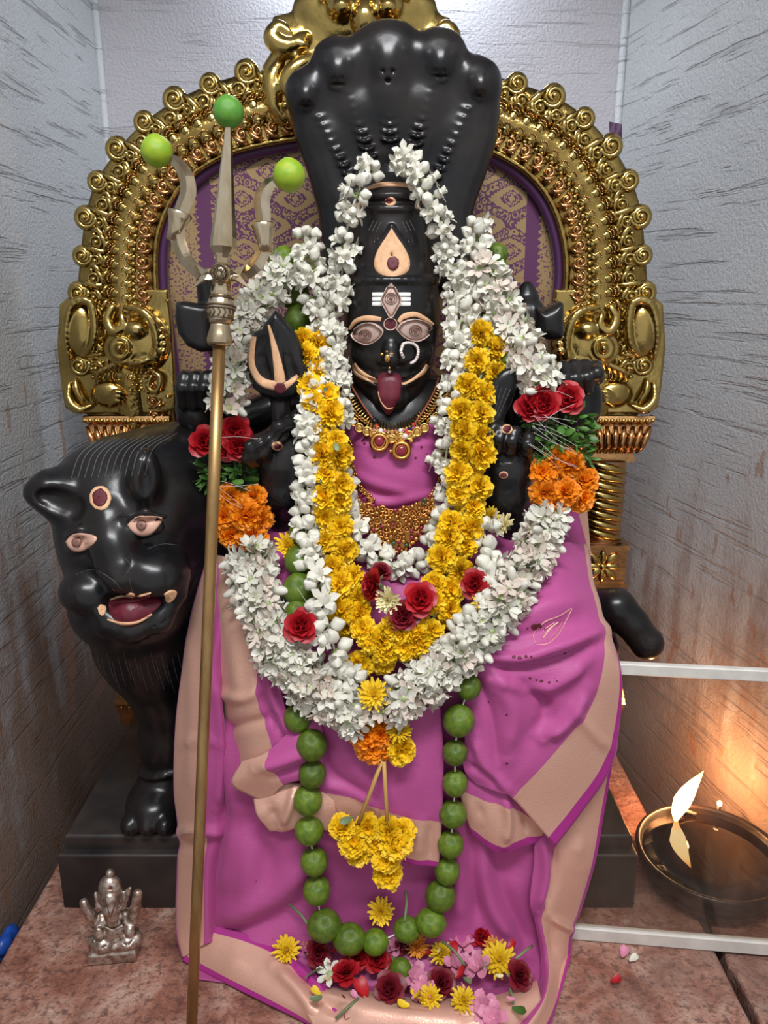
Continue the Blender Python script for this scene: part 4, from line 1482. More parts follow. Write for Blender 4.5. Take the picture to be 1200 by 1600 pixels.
blob('peach_dot', bvL, circ(157, 778, 17, 19), 'peach_paint', lion, 0.0012, wob=.03)
blob('red_dot', bvL, circ(157, 778, 11.5, 14), 'red_paint', lion, 0.0028, wob=.06)
for pts, px_, py_ in (([(103, 846), (112, 836), (128, 833), (150, 838), (148, 848), (136, 858), (120, 862), (108, 856)], 121, 847),
                      ([(199, 820), (212, 808), (230, 806), (254, 809), (248, 822), (236, 834), (220, 837), (206, 830)], 222, 821)):
    e = blob('eye_white', bvL, pts, 'lion_eye', lion, 0.0016, 32)
    blob('pupil', bvL, circ(px_, py_, 7.5, 7), 'eye_line', e, 0.0034, 14)
for i in range(12):                                              # hair lines scratched on the forehead
    x = 106 + i * 10.5
    stroke('hair_line', bvL, [(x + 44 + i, 690 - i * 1.2), (x + 18, 712 - i), (x + 5, 748 - i * .5)], [0.6, 1.5, 0.8], 'dust_line', lion, 0.0003, 12)
for i in range(18):                                              # fur lines on the chest
    x = 150 + i * 8.5
    y = 1015 + (i * 37 % 23)
    stroke('fur_line', bvL, [(x, y), (x + 5, y + 22), (x + 13, y + 46)], [0.5, 1.0, 0.5], 'dust_line', lion, 0.0002, 8)
for pts in ([(118, 898), (146, 890), (176, 906), (190, 922)], [(196, 872), (204, 884), (198, 896)], [(202, 902), (206, 922), (212, 938)], [(230, 858), (254, 850), (280, 852)], [(188, 800), (176, 812), (170, 822)]):
    stroke('scratch_line', bvL, pts, [0.5, 0.9, 0.5], 'dust_line', lion, 0.0003, 12)
# tongue
sc = Sculpt(Q(140, 990, .87) - Vector((0.01, 0.03, 0.01)), Q(285, 925, .95) + Vector((0.02, 0.04, 0.02)), 0.002)
sc.chain([Q(172, 958, .915), Q(206, 957, .905), Q(246, 946, .915)], [0.014, 0.019, 0.013], 0.008)
sc.ell(Q(206, 940, .925), (0.052, 0.02, 0.014), 0.006)
lt = sc.build('tongue', 'lion_mouth', lion)
bvLT = bvh_of(lt, lbody)
stroke('peach_flake', bvLT, [(168, 968), (190, 974), (214, 972), (238, 960)], [3, 4, 3, 2], 'peach_paint', lt, 0.0014)
stroke('peach_flake', bvLT, [(172, 938), (190, 932), (206, 934), (222, 930), (236, 926)], [1.5, 2.5, 1, 3, 1.5], 'peach_paint', lt, 0.0014)
stroke('red_gum', bvLT, [(170, 942), (190, 938), (210, 937), (235, 930)], [5, 7, 7, 5], 'lion_mouth', lion, 0.0012)
for pts in ([(152, 950), (158, 944), (166, 950), (162, 962), (156, 960)], [(256, 928), (266, 922), (276, 924), (272, 936), (262, 942)], [(196, 930), (204, 926), (212, 930), (206, 936)]):
    blob('peach_flake', bvLT, pts, 'peach_paint', lion, 0.0016, 14)

# tail and hind paw showing on the other side
sc = Sculpt((0.18, 0.93, 0.28), (0.42, 1.14, 0.50), 0.0026)
sc.chain([Q(880, 970, 1.07), Q(930, 955, 1.05), Q(962, 950, 1.03), Q(988, 975, 1.02), Q(1006, 1000, 1.015), Q(1012, 1006, 1.012)], [0.030, 0.030, 0.027, 0.022, 0.021, 0.0225], 0.012)
sc.chain([Q(905, 945, 1.08), Q(935, 975, 1.06), Q(946, 1010, 1.05), Q(948, 1050, 1.05)], [0.026, 0.022, 0.018, 0.016], 0.010)
sc.build('tail_curl', 'black_stone', lion)
# ================================================================== silk sari
def silk(name, base, rough, metal, sheen, weave, spk=0.0, tint=(1, 1, 1), second=None):
    m, N, L, b = nodes(name)
    tc = N.new('ShaderNodeTexCoord').outputs['Object']
    f = noise(N, L, tc, 9, 4, 0.6)
    c = mixc(N, L, f, tuple(x * 0.86 for x in base), tuple(min(1, x * 1.1) for x in base) if second is None else second)
    if spk:
        c = mixc(N, L, ramp(N, L, noise(N, L, tc, 520, 2, 0.6), [(0.45, (0, 0, 0)), (0.7, (spk,) * 3)]), c, (0.86, 0.62, 0.46))
        L.new(ramp(N, L, noise(N, L, tc, 520, 2, 0.6), [(0.3, (0.55,) * 3), (0.7, (0.30,) * 3)]), b.inputs['Roughness'])
    else:
        sp = ramp(N, L, noise(N, L, tc, 150, 3, 0.7), [(0.245, (0.9,) * 3), (0.275, (0, 0, 0))])
        c = mixc(N, L, sp, c, (0.10, 0.01, 0.05))
        b.inputs['Roughness'].default_value = rough
    L.new(c, b.inputs['Base Color'])
    b.inputs['Metallic'].default_value = metal
    b.inputs['Specular IOR Level'].default_value = 0.28
    b.inputs['Sheen Weight'].default_value = sheen
    b.inputs['Sheen Roughness'].default_value = 0.35
    b.inputs['Sheen Tint'].default_value = (*tint, 1)
    bp = N.new('ShaderNodeBump')
    bp.inputs['Strength'].default_value = weave
    bp.inputs['Distance'].default_value = 0.0008
    L.new(mth(N, L, 'ADD', noise(N, L, mapping(N, L, tc, (60, 60, 700)), 1, 2), noise(N, L, tc, 420, 2)), bp.inputs['Height'])
    L.new(bp.outputs['Normal'], b.inputs['Normal'])

silk('pink_silk', (0.47, 0.085, 0.270), 0.50, 0.0, 0.28, 0.3, tint=(0.95, 0.6, 1.0))
silk('zari_border', (0.74, 0.41, 0.31), 0.4, 0.30, 0.2, 0.25, spk=0.25)
silk('magenta_edge', (0.42, 0.032, 0.25), 0.45, 0.0, 0.3, 0.2, tint=(1.0, 0.5, 0.9))

sari = thing('silk_sari', 'pink silk sari with rose-gold border draped over the seated idol', 'sari', (0.0, 0.9, 0.0))

def seg_dist(x, y, pts):
    best = 1e9
    for i in range(len(pts) - 1):
        ax, ay = pts[i]
        bx, by = pts[i + 1]
        ex, ey = bx - ax, by - ay
        t = max(0.0, min(1.0, ((x - ax) * ex + (y - ay) * ey) / (ex * ex + ey * ey + 1e-9)))
        best = min(best, math.hypot(x - ax - t * ex, y - ay - t * ey))
    return best

def patch(name, rows, nu, nv, bands, creases=(), wave=None, parent=None, thick=0.0016):
    """smooth cloth panel through control points; bands = [(axis, from, to, slot)], creases = [(points, height, width)]"""
    A = []
    for r in rows:
        rr = []
        for p in r:
            q = G(p[0], p[1], p[3]) if len(p) == 4 else P(*p)
            rr.append((*q, p[0], p[1]))
        A.append(rr)
    A = np.array(A)
    B = np.stack([crv1(A[j], nu) for j in range(A.shape[0])])
    Cc = np.stack([crv1(B[:, i], nv) for i in range(nu)], 1)
    pos, pix = Cc[..., :3], Cc[..., 3:]
    du = np.gradient(pos, axis=1)
    dv = np.gradient(pos, axis=0)
    nrm = np.cross(du, dv)
    nrm /= np.linalg.norm(nrm, axis=2)[..., None] + 1e-9
    sgn = np.where(nrm[..., 1:2] > 0, -1.0, 1.0)
    nrm = nrm * sgn
    D = np.zeros(pos.shape[:2])
    for pts, amp, wid in creases:
        bx0, by0 = min(p[0] for p in pts) - 4 * wid, min(p[1] for p in pts) - 4 * wid
        bx1, by1 = max(p[0] for p in pts) + 4 * wid, max(p[1] for p in pts) + 4 * wid
        q = catmull(pts, 14) if len(pts) > 2 else np.array(pts, float)
        q = [tuple(a) for a in q]
        L0 = len(q) - 1
        for j in range(nv):
            for i in range(nu):
                x, y = pix[j, i]
                if bx0 < x < bx1 and by0 < y < by1:
                    d = seg_dist(x, y, q)
                    # fade out near the two ends
                    e = min(math.hypot(x - q[0][0], y - q[0][1]), math.hypot(x - q[-1][0], y - q[-1][1]))
                    D[j, i] += amp * math.exp(-(d / wid) ** 2) * min(1.0, 0.25 + e / (3.0 * wid))
    if wave:
        for j in range(nv):
            for i in range(nu):
                D[j, i] += wave(i / (nu - 1), j / (nv - 1), pix[j, i, 0], pix[j, i, 1])
    pos = pos + nrm * D[..., None]
    pos[..., 2] = np.maximum(pos[..., 2], 0.0035)
    mb = MB()
    mb.grid([[tuple(pos[j, i]) for i in range(nu)] for j in range(nv)])
    k = 0
    for j in range(nv - 1):
        for i in range(nu - 1):
            u, v = (i + .5) / (nu - 1), (j + .5) / (nv - 1)
            for ax, a, b_, sl in bands:
                t = u if ax == 'u' else v
                if a <= t <= b_:
                    mb.m[k] = sl
            k += 1
    o = mb.build(name, ['pink_silk', 'zari_border', 'magenta_edge'], parent or sari)
    md = o.modifiers.new('cloth', 'SOLIDIFY')
    md.thickness = thick
    md.offset = 0
    return o

# under-skirt
patch('skirt', [
    [(410, 780, 1.06), (500, 780, 1.00), (615, 780, 1.0), (730, 780, 1.00), (900, 790, 1.06)],
    [(345, 860, 1.03), (470, 860, .965), (615, 860, .970), (760, 860, .965), (918, 860, 1.04)],
    [(330, 930, .985), (450, 930, .915), (615, 930, .925), (780, 930, .915), (930, 930, 1.0)],
    [(318, 1000, .965), (440, 1000, .885), (615, 1000, .905), (800, 1000, .890), (935, 1000, .915)],
    [(308, 1060, .955), (440, 1060, .878), (615, 1060, .893), (800, 1060, .880), (945, 1060, .905)],
    [(300, 1150, .94), (430, 1150, .872), (615, 1150, .880), (800, 1150, .872), (940, 1150, .900)],
    [(300, 1300, .92), (420, 1300, .866), (600, 1300, .872), (770, 1300, .866), (910, 1300, .890)],
    [(300, 1440, .90), (400, 1440, .862), (590, 1440, .862), (760, 1440, .862), (885, 1440, .89)],
    [(300, 1500, .880), (400, 1505, .838), (590, 1510, .828), (760, 1510, .832), (870, 1500, .87)],
    [(310, 1530, 'z', .004), (420, 1545, 'z', .004), (600, 1570, 'z', .004), (760, 1570, 'z', .004), (860, 1540, 'z', .004)],
], 100, 120, [], [
    ([(360, 1270), (400, 1300), (420, 1370)], -0.012, 16), ([(430, 1270), (395, 1340), (380, 1420)], 0.010, 18),
    ([(330, 1440), (420, 1400), (500, 1330)], 0.012, 16), ([(340, 1462), (430, 1440), (500, 1390)], -0.010, 14),
    ([(345, 1120), (372, 1260), (352, 1400)], 0.012, 14), ([(410, 1000), (430, 1080), (470, 1160)], 0.008, 8),
    ([(430, 1020), (450, 1090), (480, 1140)], -0.008, 8), ([(400, 1060), (440, 1140), (470, 1200)], 0.008, 8),
    ([(745, 1330), (760, 1400), (800, 1470)], 0.014, 12), ([(735, 1300), (745, 1380), (750, 1450)], -0.012, 12),
    ([(770, 1300), (790, 1400), (830, 1490)], -0.010, 12), ([(710, 1250), (715, 1340), (718, 1440)], 0.012, 12),
    ([(690, 1360), (670, 1420)], -0.008, 10), ([(650, 1360), (600, 1420), (540, 1440)], 0.005, 14),
    ([(500, 1340), (560, 1370), (620, 1410)], -0.005, 14), ([(790, 1330), (800, 1360), (820, 1330)], -0.012, 16),
])
# bodice
patch('bodice', [
    [(528, 672, 1.045), (560, 666, 1.000), (615, 672, .992), (675, 662, 1.000), (712, 668, 1.045)],
    [(528, 720, 1.040), (565, 716, .990), (615, 716, .982), (670, 716, .990), (712, 720, 1.040)],
    [(528, 780, 1.040), (565, 780, .992), (615, 780, .984), (672, 780, .992), (712, 780, 1.040)],
    [(520, 830, 1.030), (560, 830, 1.00), (615, 835, .994), (680, 830, 1.00), (720, 830, 1.03)],
    [(500, 890, 1.00), (560, 890, .970), (615, 895, .966), (690, 890, .970), (740, 890, 1.00)],
], 60, 60, [('v', 0.60, 0.66, 1)], [
    ([(548, 690), (600, 700), (694, 692)], 0.0012, 4), ([(548, 735), (580, 752), (640, 770)], 0.004, 8), ([(550, 752), (585, 772), (620, 778)], -0.004, 7),
    ([(560, 772), (600, 786), (690, 768)], 0.004, 6), ([(556, 712), (600, 740), (660, 752)], 0.002, 12), ([(570, 796), (620, 804), (680, 790)], -0.004, 7),
])
# wrapped end behind the hip
patch('hip_wrap', [
    [(850, 770, 1.06), (895, 780, 1.08), (917, 800, 1.10)],
    [(850, 820, 1.04), (895, 832, 1.06), (922, 862, 1.09)],
    [(860, 870, 1.03), (900, 880, 1.05), (924, 930, 1.08)],
    [(880, 930, 1.02), (905, 935, 1.03), (926, 960, 1.06)],
], 30, 30, [('v', 0.0, 0.45, 1), ('v', 0.45, 0.5, 2)])
# drape over the knee on the lamp side, with its border falling to a corner
patch('knee_drape', [
    [(770, 930, .97), (820, 880, .955), (870, 850, .965), (912, 850, 1.02), (920, 860, 1.03)],
    [(745, 985, .905), (800, 960, .885), (870, 930, .895), (924, 928, .95), (933, 938, .97)],
    [(722, 1020, .872), (790, 1020, .858), (870, 1010, .862), (945, 1012, .885), (969, 1042, .895)],
    [(726, 1080, .862), (780, 1085, .852), (850, 1090, .858), (925, 1100, .870), (967, 1138, .888)],
    [(726, 1150, .856), (770, 1152, .848), (825, 1156, .852), (880, 1160, .858), (951, 1206, .878)],
    [(724, 1200, .854), (758, 1200, .846), (800, 1202, .846), (838, 1208, .848), (907, 1271, .866)],
    [(745, 1225, .852), (762, 1232, .848), (782, 1240, .846), (800, 1246, .846), (868, 1322, .852)],
], 96, 96, [('u', 0.75, 0.955, 1), ('u', 0.955, 1.0, 2)], [
    ([(738, 1012), (800, 1030), (860, 1012), (945, 985)], 0.012, 9), ([(770, 1042), (860, 1036), (930, 1006)], -0.012, 9),
    ([(800, 975), (860, 945), (925, 940)], 0.008, 16), ([(780, 1000), (850, 985), (900, 970)], -0.006, 10),
    ([(770, 1055), (830, 1078), (885, 1056), (915, 1030)], 0.010, 9), ([(800, 1065), (850, 1092), (860, 1120)], -0.010, 9),
    ([(760, 1050), (800, 1110), (790, 1180)], 0.008, 14), ([(745, 1060), (768, 1120), (780, 1200)], -0.006, 9),
    ([(918, 1075), (880, 1130), (848, 1152)], 0.012, 9), ([(840, 1085), (850, 1120), (830, 1150)], -0.008, 12),
    ([(890, 1100), (930, 1150), (955, 1170)], 0.004, 8), ([(740, 1150), (760, 1200), (800, 1240)], 0.006, 8), ([(730, 1195), (760, 1210), (780, 1230)], -0.006, 6),
])
# lower turn of the border below it
patch('border_turn', [
    [(714, 1205, .860), (755, 1218, .856), (800, 1230, .858), (856, 1290, .866)],
    [(722, 1255, .856), (762, 1278, .848), (800, 1284, .854), (850, 1298, .868)],
    [(733, 1290, .858), (776, 1318, .850), (816, 1310, .858), (848, 1304, .870)],
    [(736, 1302, .860), (779, 1332, .853), (819, 1322, .862), (849, 1312, .872)],
], 50, 40, [('v', 0.18, 0.70, 1), ('v', 0.70, 1.0, 2)], [([(788, 1240), (792, 1280), (788, 1318)], 0.010, 7), ([(745, 1250), (755, 1290)], -0.005, 9), ([(820, 1270), (826, 1305)], -0.008, 8)])
# border falling along the lamp side
patch('side_border', [
    [(870, 1180, .895), (905, 1185, .895), (945, 1175, .893), (960, 1172, .898)],
    [(838, 1290, .875), (875, 1300, .880), (925, 1280, .890), (943, 1272, .896)],
    [(834, 1350, .868), (866, 1345, .872), (912, 1352, .884), (930, 1345, .892)],
    [(828, 1408, .862), (852, 1412, .862), (890, 1428, .880), (908, 1420, .895)],
    [(836, 1440, .866), (845, 1436, .862), (880, 1458, .872), (894, 1456, .885)],
    [(846, 1500, .852), (856, 1500, .846), (874, 1510, .850), (888, 1518, .860)],
    [(838, 1556, 'z', .020), (850, 1560, 'z', .034), (856, 1575, 'z', .020), (864, 1588, 'z', .004)],
    [(790, 1610, 'z', .016), (810, 1620, 'z', .030), (824, 1630, 'z', .018), (838, 1640, 'z', .004)],
], 56, 90, [('u', 0.34, 0.88, 1), ('u', 0.88, 1.0, 2)], [
    ([(845, 1300), (852, 1360), (842, 1420)], 0.010, 8), ([(868, 1310), (866, 1370), (850, 1420)], -0.008, 7), ([(855, 1430), (880, 1445), (895, 1455)], 0.008, 6),
    ([(900, 1300), (905, 1350)], 0.005, 12), ([(860, 1440), (866, 1500)], -0.004, 8),
])
# front pleat with gold end
patch('front_pleat', [
    [(486, 1120, .862), (560, 1112, .858), (635, 1106, .856), (688, 1102, .858)],
    [(484, 1190, .858), (560, 1192, .850), (640, 1190, .846), (693, 1190, .852)],
    [(488, 1236, .856), (556, 1250, .846), (625, 1276, .840), (690, 1286, .846)],
    [(500, 1286, .856), (560, 1308, .847), (625, 1336, .840), (686, 1346, .845)],
    [(502, 1294, .857), (560, 1317, .848), (625, 1345, .841), (686, 1355, .846)],
], 70, 70, [('v', 0.50, 0.76, 1), ('v', 0.76, 1.0, 2)], [
    ([(520, 1130), (550, 1190), (600, 1240)], 0.006, 16), ([(500, 1160), (520, 1210), (570, 1245)], -0.006, 10), ([(600, 1130), (640, 1200), (660, 1270)], 0.004, 22),
    ([(505, 1225), (545, 1235), (590, 1262)], 0.005, 7), ([(655, 1285), (650, 1345)], 0.005, 9), ([(672, 1285), (672, 1346)], -0.003, 6),
])
# border on the lion side, inner fall
patch('inner_border', [
    [(334, 868, .985), (345, 868, .962), (358, 872, .950), (400, 880, .94)],
    [(328, 960, .955), (350, 960, .915), (385, 962, .892), (420, 965, .882)],
    [(325, 1050, .945), (352, 1045, .900), (398, 1040, .874), (432, 1040, .866)],
    [(340, 1120, .930), (366, 1112, .886), (406, 1104, .866), (445, 1100, .860)],
    [(360, 1180, .915), (384, 1172, .876), (422, 1150, .860), (462, 1140, .856)],
    [(366, 1230, .905), (386, 1212, .868), (430, 1180, .856), (474, 1172, .852)],
], 56, 70, [('u', 0.0, 0.04, 2), ('u', 0.04, 0.66, 1)], [
    ([(335, 1080), (380, 1090), (410, 1075)], 0.006, 8), ([(340, 1140), (390, 1130), (430, 1120)], -0.005, 8), ([(410, 1000), (425, 1080), (455, 1150)], 0.008, 7),
    ([(398, 1040), (415, 1100), (440, 1150)], -0.006, 6), ([(345, 900), (360, 1000), (380, 1100)], 0.004, 14),
])
patch('border_fold', [
    [(378, 1190, .862), (418, 1174, .852), (470, 1128, .856), (500, 1120, .858)],
    [(362, 1224, .858), (416, 1198, .844), (470, 1160, .842), (505, 1150, .852)],
    [(390, 1242, .858), (430, 1214, .844), (474, 1196, .842), (505, 1192, .852)],
    [(418, 1254, .858), (442, 1227, .848), (478, 1217, .846), (505, 1212, .856)],
], 44, 40, [('u', 0.0, 0.36, 1)], [([(400, 1200), (440, 1190), (500, 1165)], 0.007, 8), ([(430, 1212), (470, 1200), (500, 1185)], -0.006, 6)])
patch('border_curl', [
    [(396, 1248, .860), (440, 1226, .858), (470, 1224, .856), (520, 1230, .856)],
    [(402, 1274, .850), (440, 1258, .846), (474, 1256, .846), (525, 1266, .848)],
    [(418, 1294, .852), (445, 1292, .848), (478, 1286, .848), (530, 1296, .850)],
    [(424, 1300, .856), (447, 1300, .854), (480, 1294, .852), (530, 1304, .854)],
], 46, 34, [('v', 0.0, 0.86, 1), ('v', 0.86, 1.0, 2)], [([(462, 1232), (452, 1262), (440, 1290)], 0.008, 6), ([(420, 1260), (432, 1285)], -0.006, 8)])
# outer fall on the lion side
patch('outer_border', [
    [(320, 884, .985), (324, 884, .978), (334, 880, .965), (348, 880, .955), (356, 884, .955)],
    [(299, 960, .965), (304, 960, .955), (328, 958, .930), (344, 962, .915), (352, 966, .916)],
    [(286, 1040, .955), (291, 1040, .945), (322, 1044, .915), (330, 1050, .900), (345, 1060, .905)],
    [(275, 1130, .945), (280, 1130, .935), (316, 1140, .905), (324, 1146, .892), (352, 1160, .900)],
    [(272, 1230, .935), (277, 1230, .925), (312, 1234, .895), (330, 1238, .886), (362, 1245, .895)],
    [(279, 1300, .930), (284, 1300, .920), (312, 1302, .892), (334, 1304, .884), (350, 1310, .893)],
    [(277, 1360, .920), (283, 1360, .910), (314, 1362, .884), (324, 1364, .878), (340, 1368, .890)],
    [(275, 1450, .895), (282, 1450, .886), (314, 1452, .868), (324, 1452, .864), (336, 1452, .875)],
    [(284, 1496, 'z', .006), (290, 1494, 'z', .012), (312, 1480, 'z', .030), (324, 1474, 'z', .036), (336, 1470, 'z', .034)],
], 50, 100, [('u', 0.0, 0.12, 2), ('u', 0.12, 0.62, 1)], [
    ([(285, 1160), (310, 1156), (345, 1160)], 0.005, 6), ([(282, 1300), (310, 1296), (350, 1300)], 0.010, 6), ([(285, 1320), (320, 1318)], -0.008, 8),
    ([(335, 1060), (345, 1160), (340, 1260)], 0.010, 8), ([(352, 1080), (360, 1180), (350, 1280)], -0.006, 8), ([(300, 1000), (302, 1120), (298, 1240)], 0.003, 10),
])
# hems spread on the ledge
patch('front_hem', [
    [(316, 1440, 'z', .050), (390, 1462, 'z', .046), (450, 1490, 'z', .040), (500, 1530, 'z', .034), (540, 1575, 'z', .028)],
    [(318, 1458, 'z', .040), (385, 1478, 'z', .040), (442, 1506, 'z', .040), (490, 1546, 'z', .036), (525, 1590, 'z', .028)],
    [(300, 1480, 'z', .022), (360, 1512, 'z', .022), (425, 1545, 'z', .022), (480, 1580, 'z', .020), (520, 1612, 'z', .014)],
    [(284, 1500, 'z', .005), (345, 1532, 'z', .005), (412, 1566, 'z', .005), (474, 1596, 'z', .005), (525, 1626, 'z', .004)],
], 70, 40, [('v', 0.0, 0.26, 2), ('v', 0.26, 0.88, 1), ('v', 0.88, 1.0, 2)], [([(430, 1510), (470, 1550), (500, 1595)], 0.008, 10), ([(450, 1505), (490, 1545), (520, 1585)], -0.008, 8), ([(340, 1490), (400, 1520)], 0.003, 14)])
patch('front_hem', [
    [(440, 1535, 'z', .008), (530, 1535, 'z', .012), (640, 1545, 'z', .012), (760, 1545, 'z', .012), (835, 1520, 'z', .014)],
    [(462, 1550, 'z', .022), (540, 1556, 'z', .040), (650, 1570, 'z', .042), (760, 1572, 'z', .040), (842, 1545, 'z', .034)],
    [(480, 1585, 'z', .022), (550, 1592, 'z', .034), (660, 1606, 'z', .036), (770, 1606, 'z', .034), (848, 1572, 'z', .028)],
    [(500, 1622, 'z', .005), (570, 1640, 'z', .005), (670, 1652, 'z', .005), (780, 1648, 'z', .005), (860, 1598, 'z', .005)],
], 80, 40, [('v', 0.18, 0.9, 1), ('v', 0.9, 1.0, 2)], [([(500, 1560), (540, 1590)], -0.010, 12), ([(640, 1570), (650, 1610)], 0.004, 20), ([(730, 1575), (740, 1610)], -0.004, 14)])

# woven mango motif and specks of red powder on the knee
kd = [o for o in bpy.data.objects if o.name == 'knee_drape'][0]
bvK = bvh_of(kd)
mat('zari_thread', (0.66, 0.33, 0.30), 0.4, 0.3)
for pts, w in (([(836, 1006), (834, 990), (850, 972), (874, 962), (892, 950)], 2.2), ([(838, 1008), (856, 1006), (872, 992), (882, 974), (893, 951)], 2.2), ([(848, 998), (858, 984), (872, 972)], 5),
               ([(846, 994), (852, 982), (866, 972)], 1.4), ([(856, 1000), (868, 988), (878, 972)], 1.4)):
    stroke('woven_motif', bvK, pts, [w * .5, w, w * .5], 'zari_thread', sari, 0.0012, 20, .87)
for x, y, r in ((836, 979, 7), (842, 977, 5), (803, 1027, 3), (812, 1028, 3.5), (822, 1026, 2.5), (830, 1026, 2), (882, 1020, 2), (824, 981, 1.6), (851, 983, 1.6), (846, 1064, 3), (838, 1062, 2), (828, 1059, 2), (858, 1066, 2.5), (870, 1064, 1.6), (792, 1116, 1.6), (792, 1192, 2), (764, 1096, 1.4)):
    blob('powder_speck', bvK, circ(x, y, r, r * .7), 'red_paint', sari, 0.0013, 10, .1, .87)
bo_ = [o for o in bpy.data.objects if o.name == 'bodice'][0]
bvBo = bvh_of(bo_)
for pts, w in (([(574, 672), (572, 682), (566, 690)], 3), ([(572, 676), (574, 686)], 3), ([(666, 708), (667, 716), (665, 724)], 2.5)):
    stroke('powder_smear', bvBo, pts, [w * .6, w], 'red_paint', sari, 0.0013, 8, .98)
for x, y, r in ((585, 714, 2.5), (658, 698, 1.8), (649, 715, 1.8), (570, 693, 2)):
    blob('powder_speck', bvBo, circ(x, y, r), 'red_paint', sari, 0.0013, 10, .1, .98)
# ================================================================== flowers: one mesh of each kind, copied one by one
mat('white_petal', (0.72, 0.695, 0.595), 0.5, rnd=0.10, sub=0.1)
mat('cream_petal', (0.68, 0.58, 0.49), 0.55, rnd=0.12, sub=0.1)
mat('calyx_green', (0.36, 0.46, 0.17), 0.5, rnd=0.2)
mat('pale_green', (0.60, 0.68, 0.40), 0.5, rnd=0.15)
mat('marigold_yellow', (0.93, 0.66, 0.010), 0.55, var=0.25, var_scale=220, var_col=(0.90, 0.50, 0.003), rnd=0.10)
mat('marigold_orange', (0.93, 0.33, 0.004), 0.55, var=0.3, var_scale=220, var_col=(0.88, 0.21, 0.002), rnd=0.10)
mat('chrysanthemum_yellow', (0.86, 0.58, 0.02), 0.55, rnd=0.12)
mat('chrysanthemum_cream', (0.86, 0.76, 0.42), 0.55, rnd=0.08)
mat('chrysanthemum_rust', (0.80, 0.34, 0.05), 0.55, rnd=0.1)
mat('rose_red', (0.50, 0.010, 0.018), 0.42, var=0.35, var_scale=160, rnd=0.15)
mat('rose_dark', (0.26, 0.012, 0.025), 0.45, var=0.35, var_scale=160, rnd=0.15)
mat('oleander_pink', (0.78, 0.28, 0.42), 0.5, var=0.2, var_scale=200, rnd=0.12)
mat('leaf_green', (0.085, 0.21, 0.035), 0.45, rnd=0.35)
mat('leaf_dull', (0.19, 0.25, 0.12), 0.5, rnd=0.25)
mat('stem_straw', (0.62, 0.36, 0.11), 0.55, var=0.2)
mat('thread_white', (0.80, 0.76, 0.70), 0.6)
m, N, L, b = nodes('lime_skin')
tc = N.new('ShaderNodeTexCoord').outputs['Object']
oi = N.new('ShaderNodeObjectInfo').outputs['Random']
c = ramp(N, L, noise(N, L, tc, 2.2, 4, 0.6), [(0.35, (0.062, 0.122, 0.008)), (0.68, (0.150, 0.225, 0.016))])
hs = N.new('ShaderNodeHueSaturation')
L.new(c, hs.inputs['Color'])
mr = N.new('ShaderNodeMapRange')
mr.inputs['To Min'].default_value = 0.75
mr.inputs['To Max'].default_value = 1.25
L.new(oi, mr.inputs['Value'])
L.new(mr.outputs[0], hs.inputs['Value'])
L.new(hs.outputs[0], b.inputs['Base Color'])
b.inputs['Roughness'].default_value = 0.28
bp = N.new('ShaderNodeBump')
bp.inputs['Strength'].default_value = 0.25
bp.inputs['Distance'].default_value = 0.02
L.new(noise(N, L, tc, 38, 2), bp.inputs['Height'])
L.new(bp.outputs['Normal'], b.inputs['Normal'])
mat('lime_bright', (0.215, 0.40, 0.018), 0.34, var=0.25, var_scale=2.0, var_col=(0.33, 0.42, 0.02), bump=0.2, bump_scale=38, bump_dist=0.02)
mat('lime_deep', (0.075, 0.26, 0.030), 0.34, var=0.3, var_scale=2.0, var_col=(0.12, 0.30, 0.03), bump=0.2, bump_scale=38, bump_dist=0.02)

RN = random.Random(11)

def petal(mb, M, ln, wd, curl=0.3, cup=0.15, n=4, mi=0, tip=0.25, base=0.35, ruff=0.0, th=0.0):
    """petal growing along +x of M, faces +z"""
    rows = []
    for j in range(n + 1):
        f = j / n
        w = wd * (base + (1 - base) * math.sin(min(1.0, f / 0.7) * PI / 2)) * (1 if f < 0.7 else (tip + (1 - tip) * math.cos((f - 0.7) / 0.3 * PI / 2)))
        a = curl * f
        x = ln * (math.sin(a) / a if abs(a) > 1e-4 else 1) * f
        z = ln * f * ((1 - math.cos(a)) / a if abs(a) > 1e-4 else 0)
        row = []
        for u in (-1, 0, 1):
            row.append(M @ Vector((x + (ruff * RN.uniform(-1, 1) if j == n else 0), u * w / 2, z + cup * wd * (u * u) + ruff * RN.uniform(-1, 1) * (f > .4))))
        rows.append(row)
    mb.grid(rows, mi)

def PM(az, el, off=0.0, z=0.0, roll=0.0):
    """frame: leaves the z axis at azimuth az, rising at el"""
    return Matrix.Rotation(az, 4, 'Z') @ Matrix.Translation((off, 0, z)) @ Matrix.Rotation(-el, 4, 'Y') @ Matrix.Rotation(roll, 4, 'X')

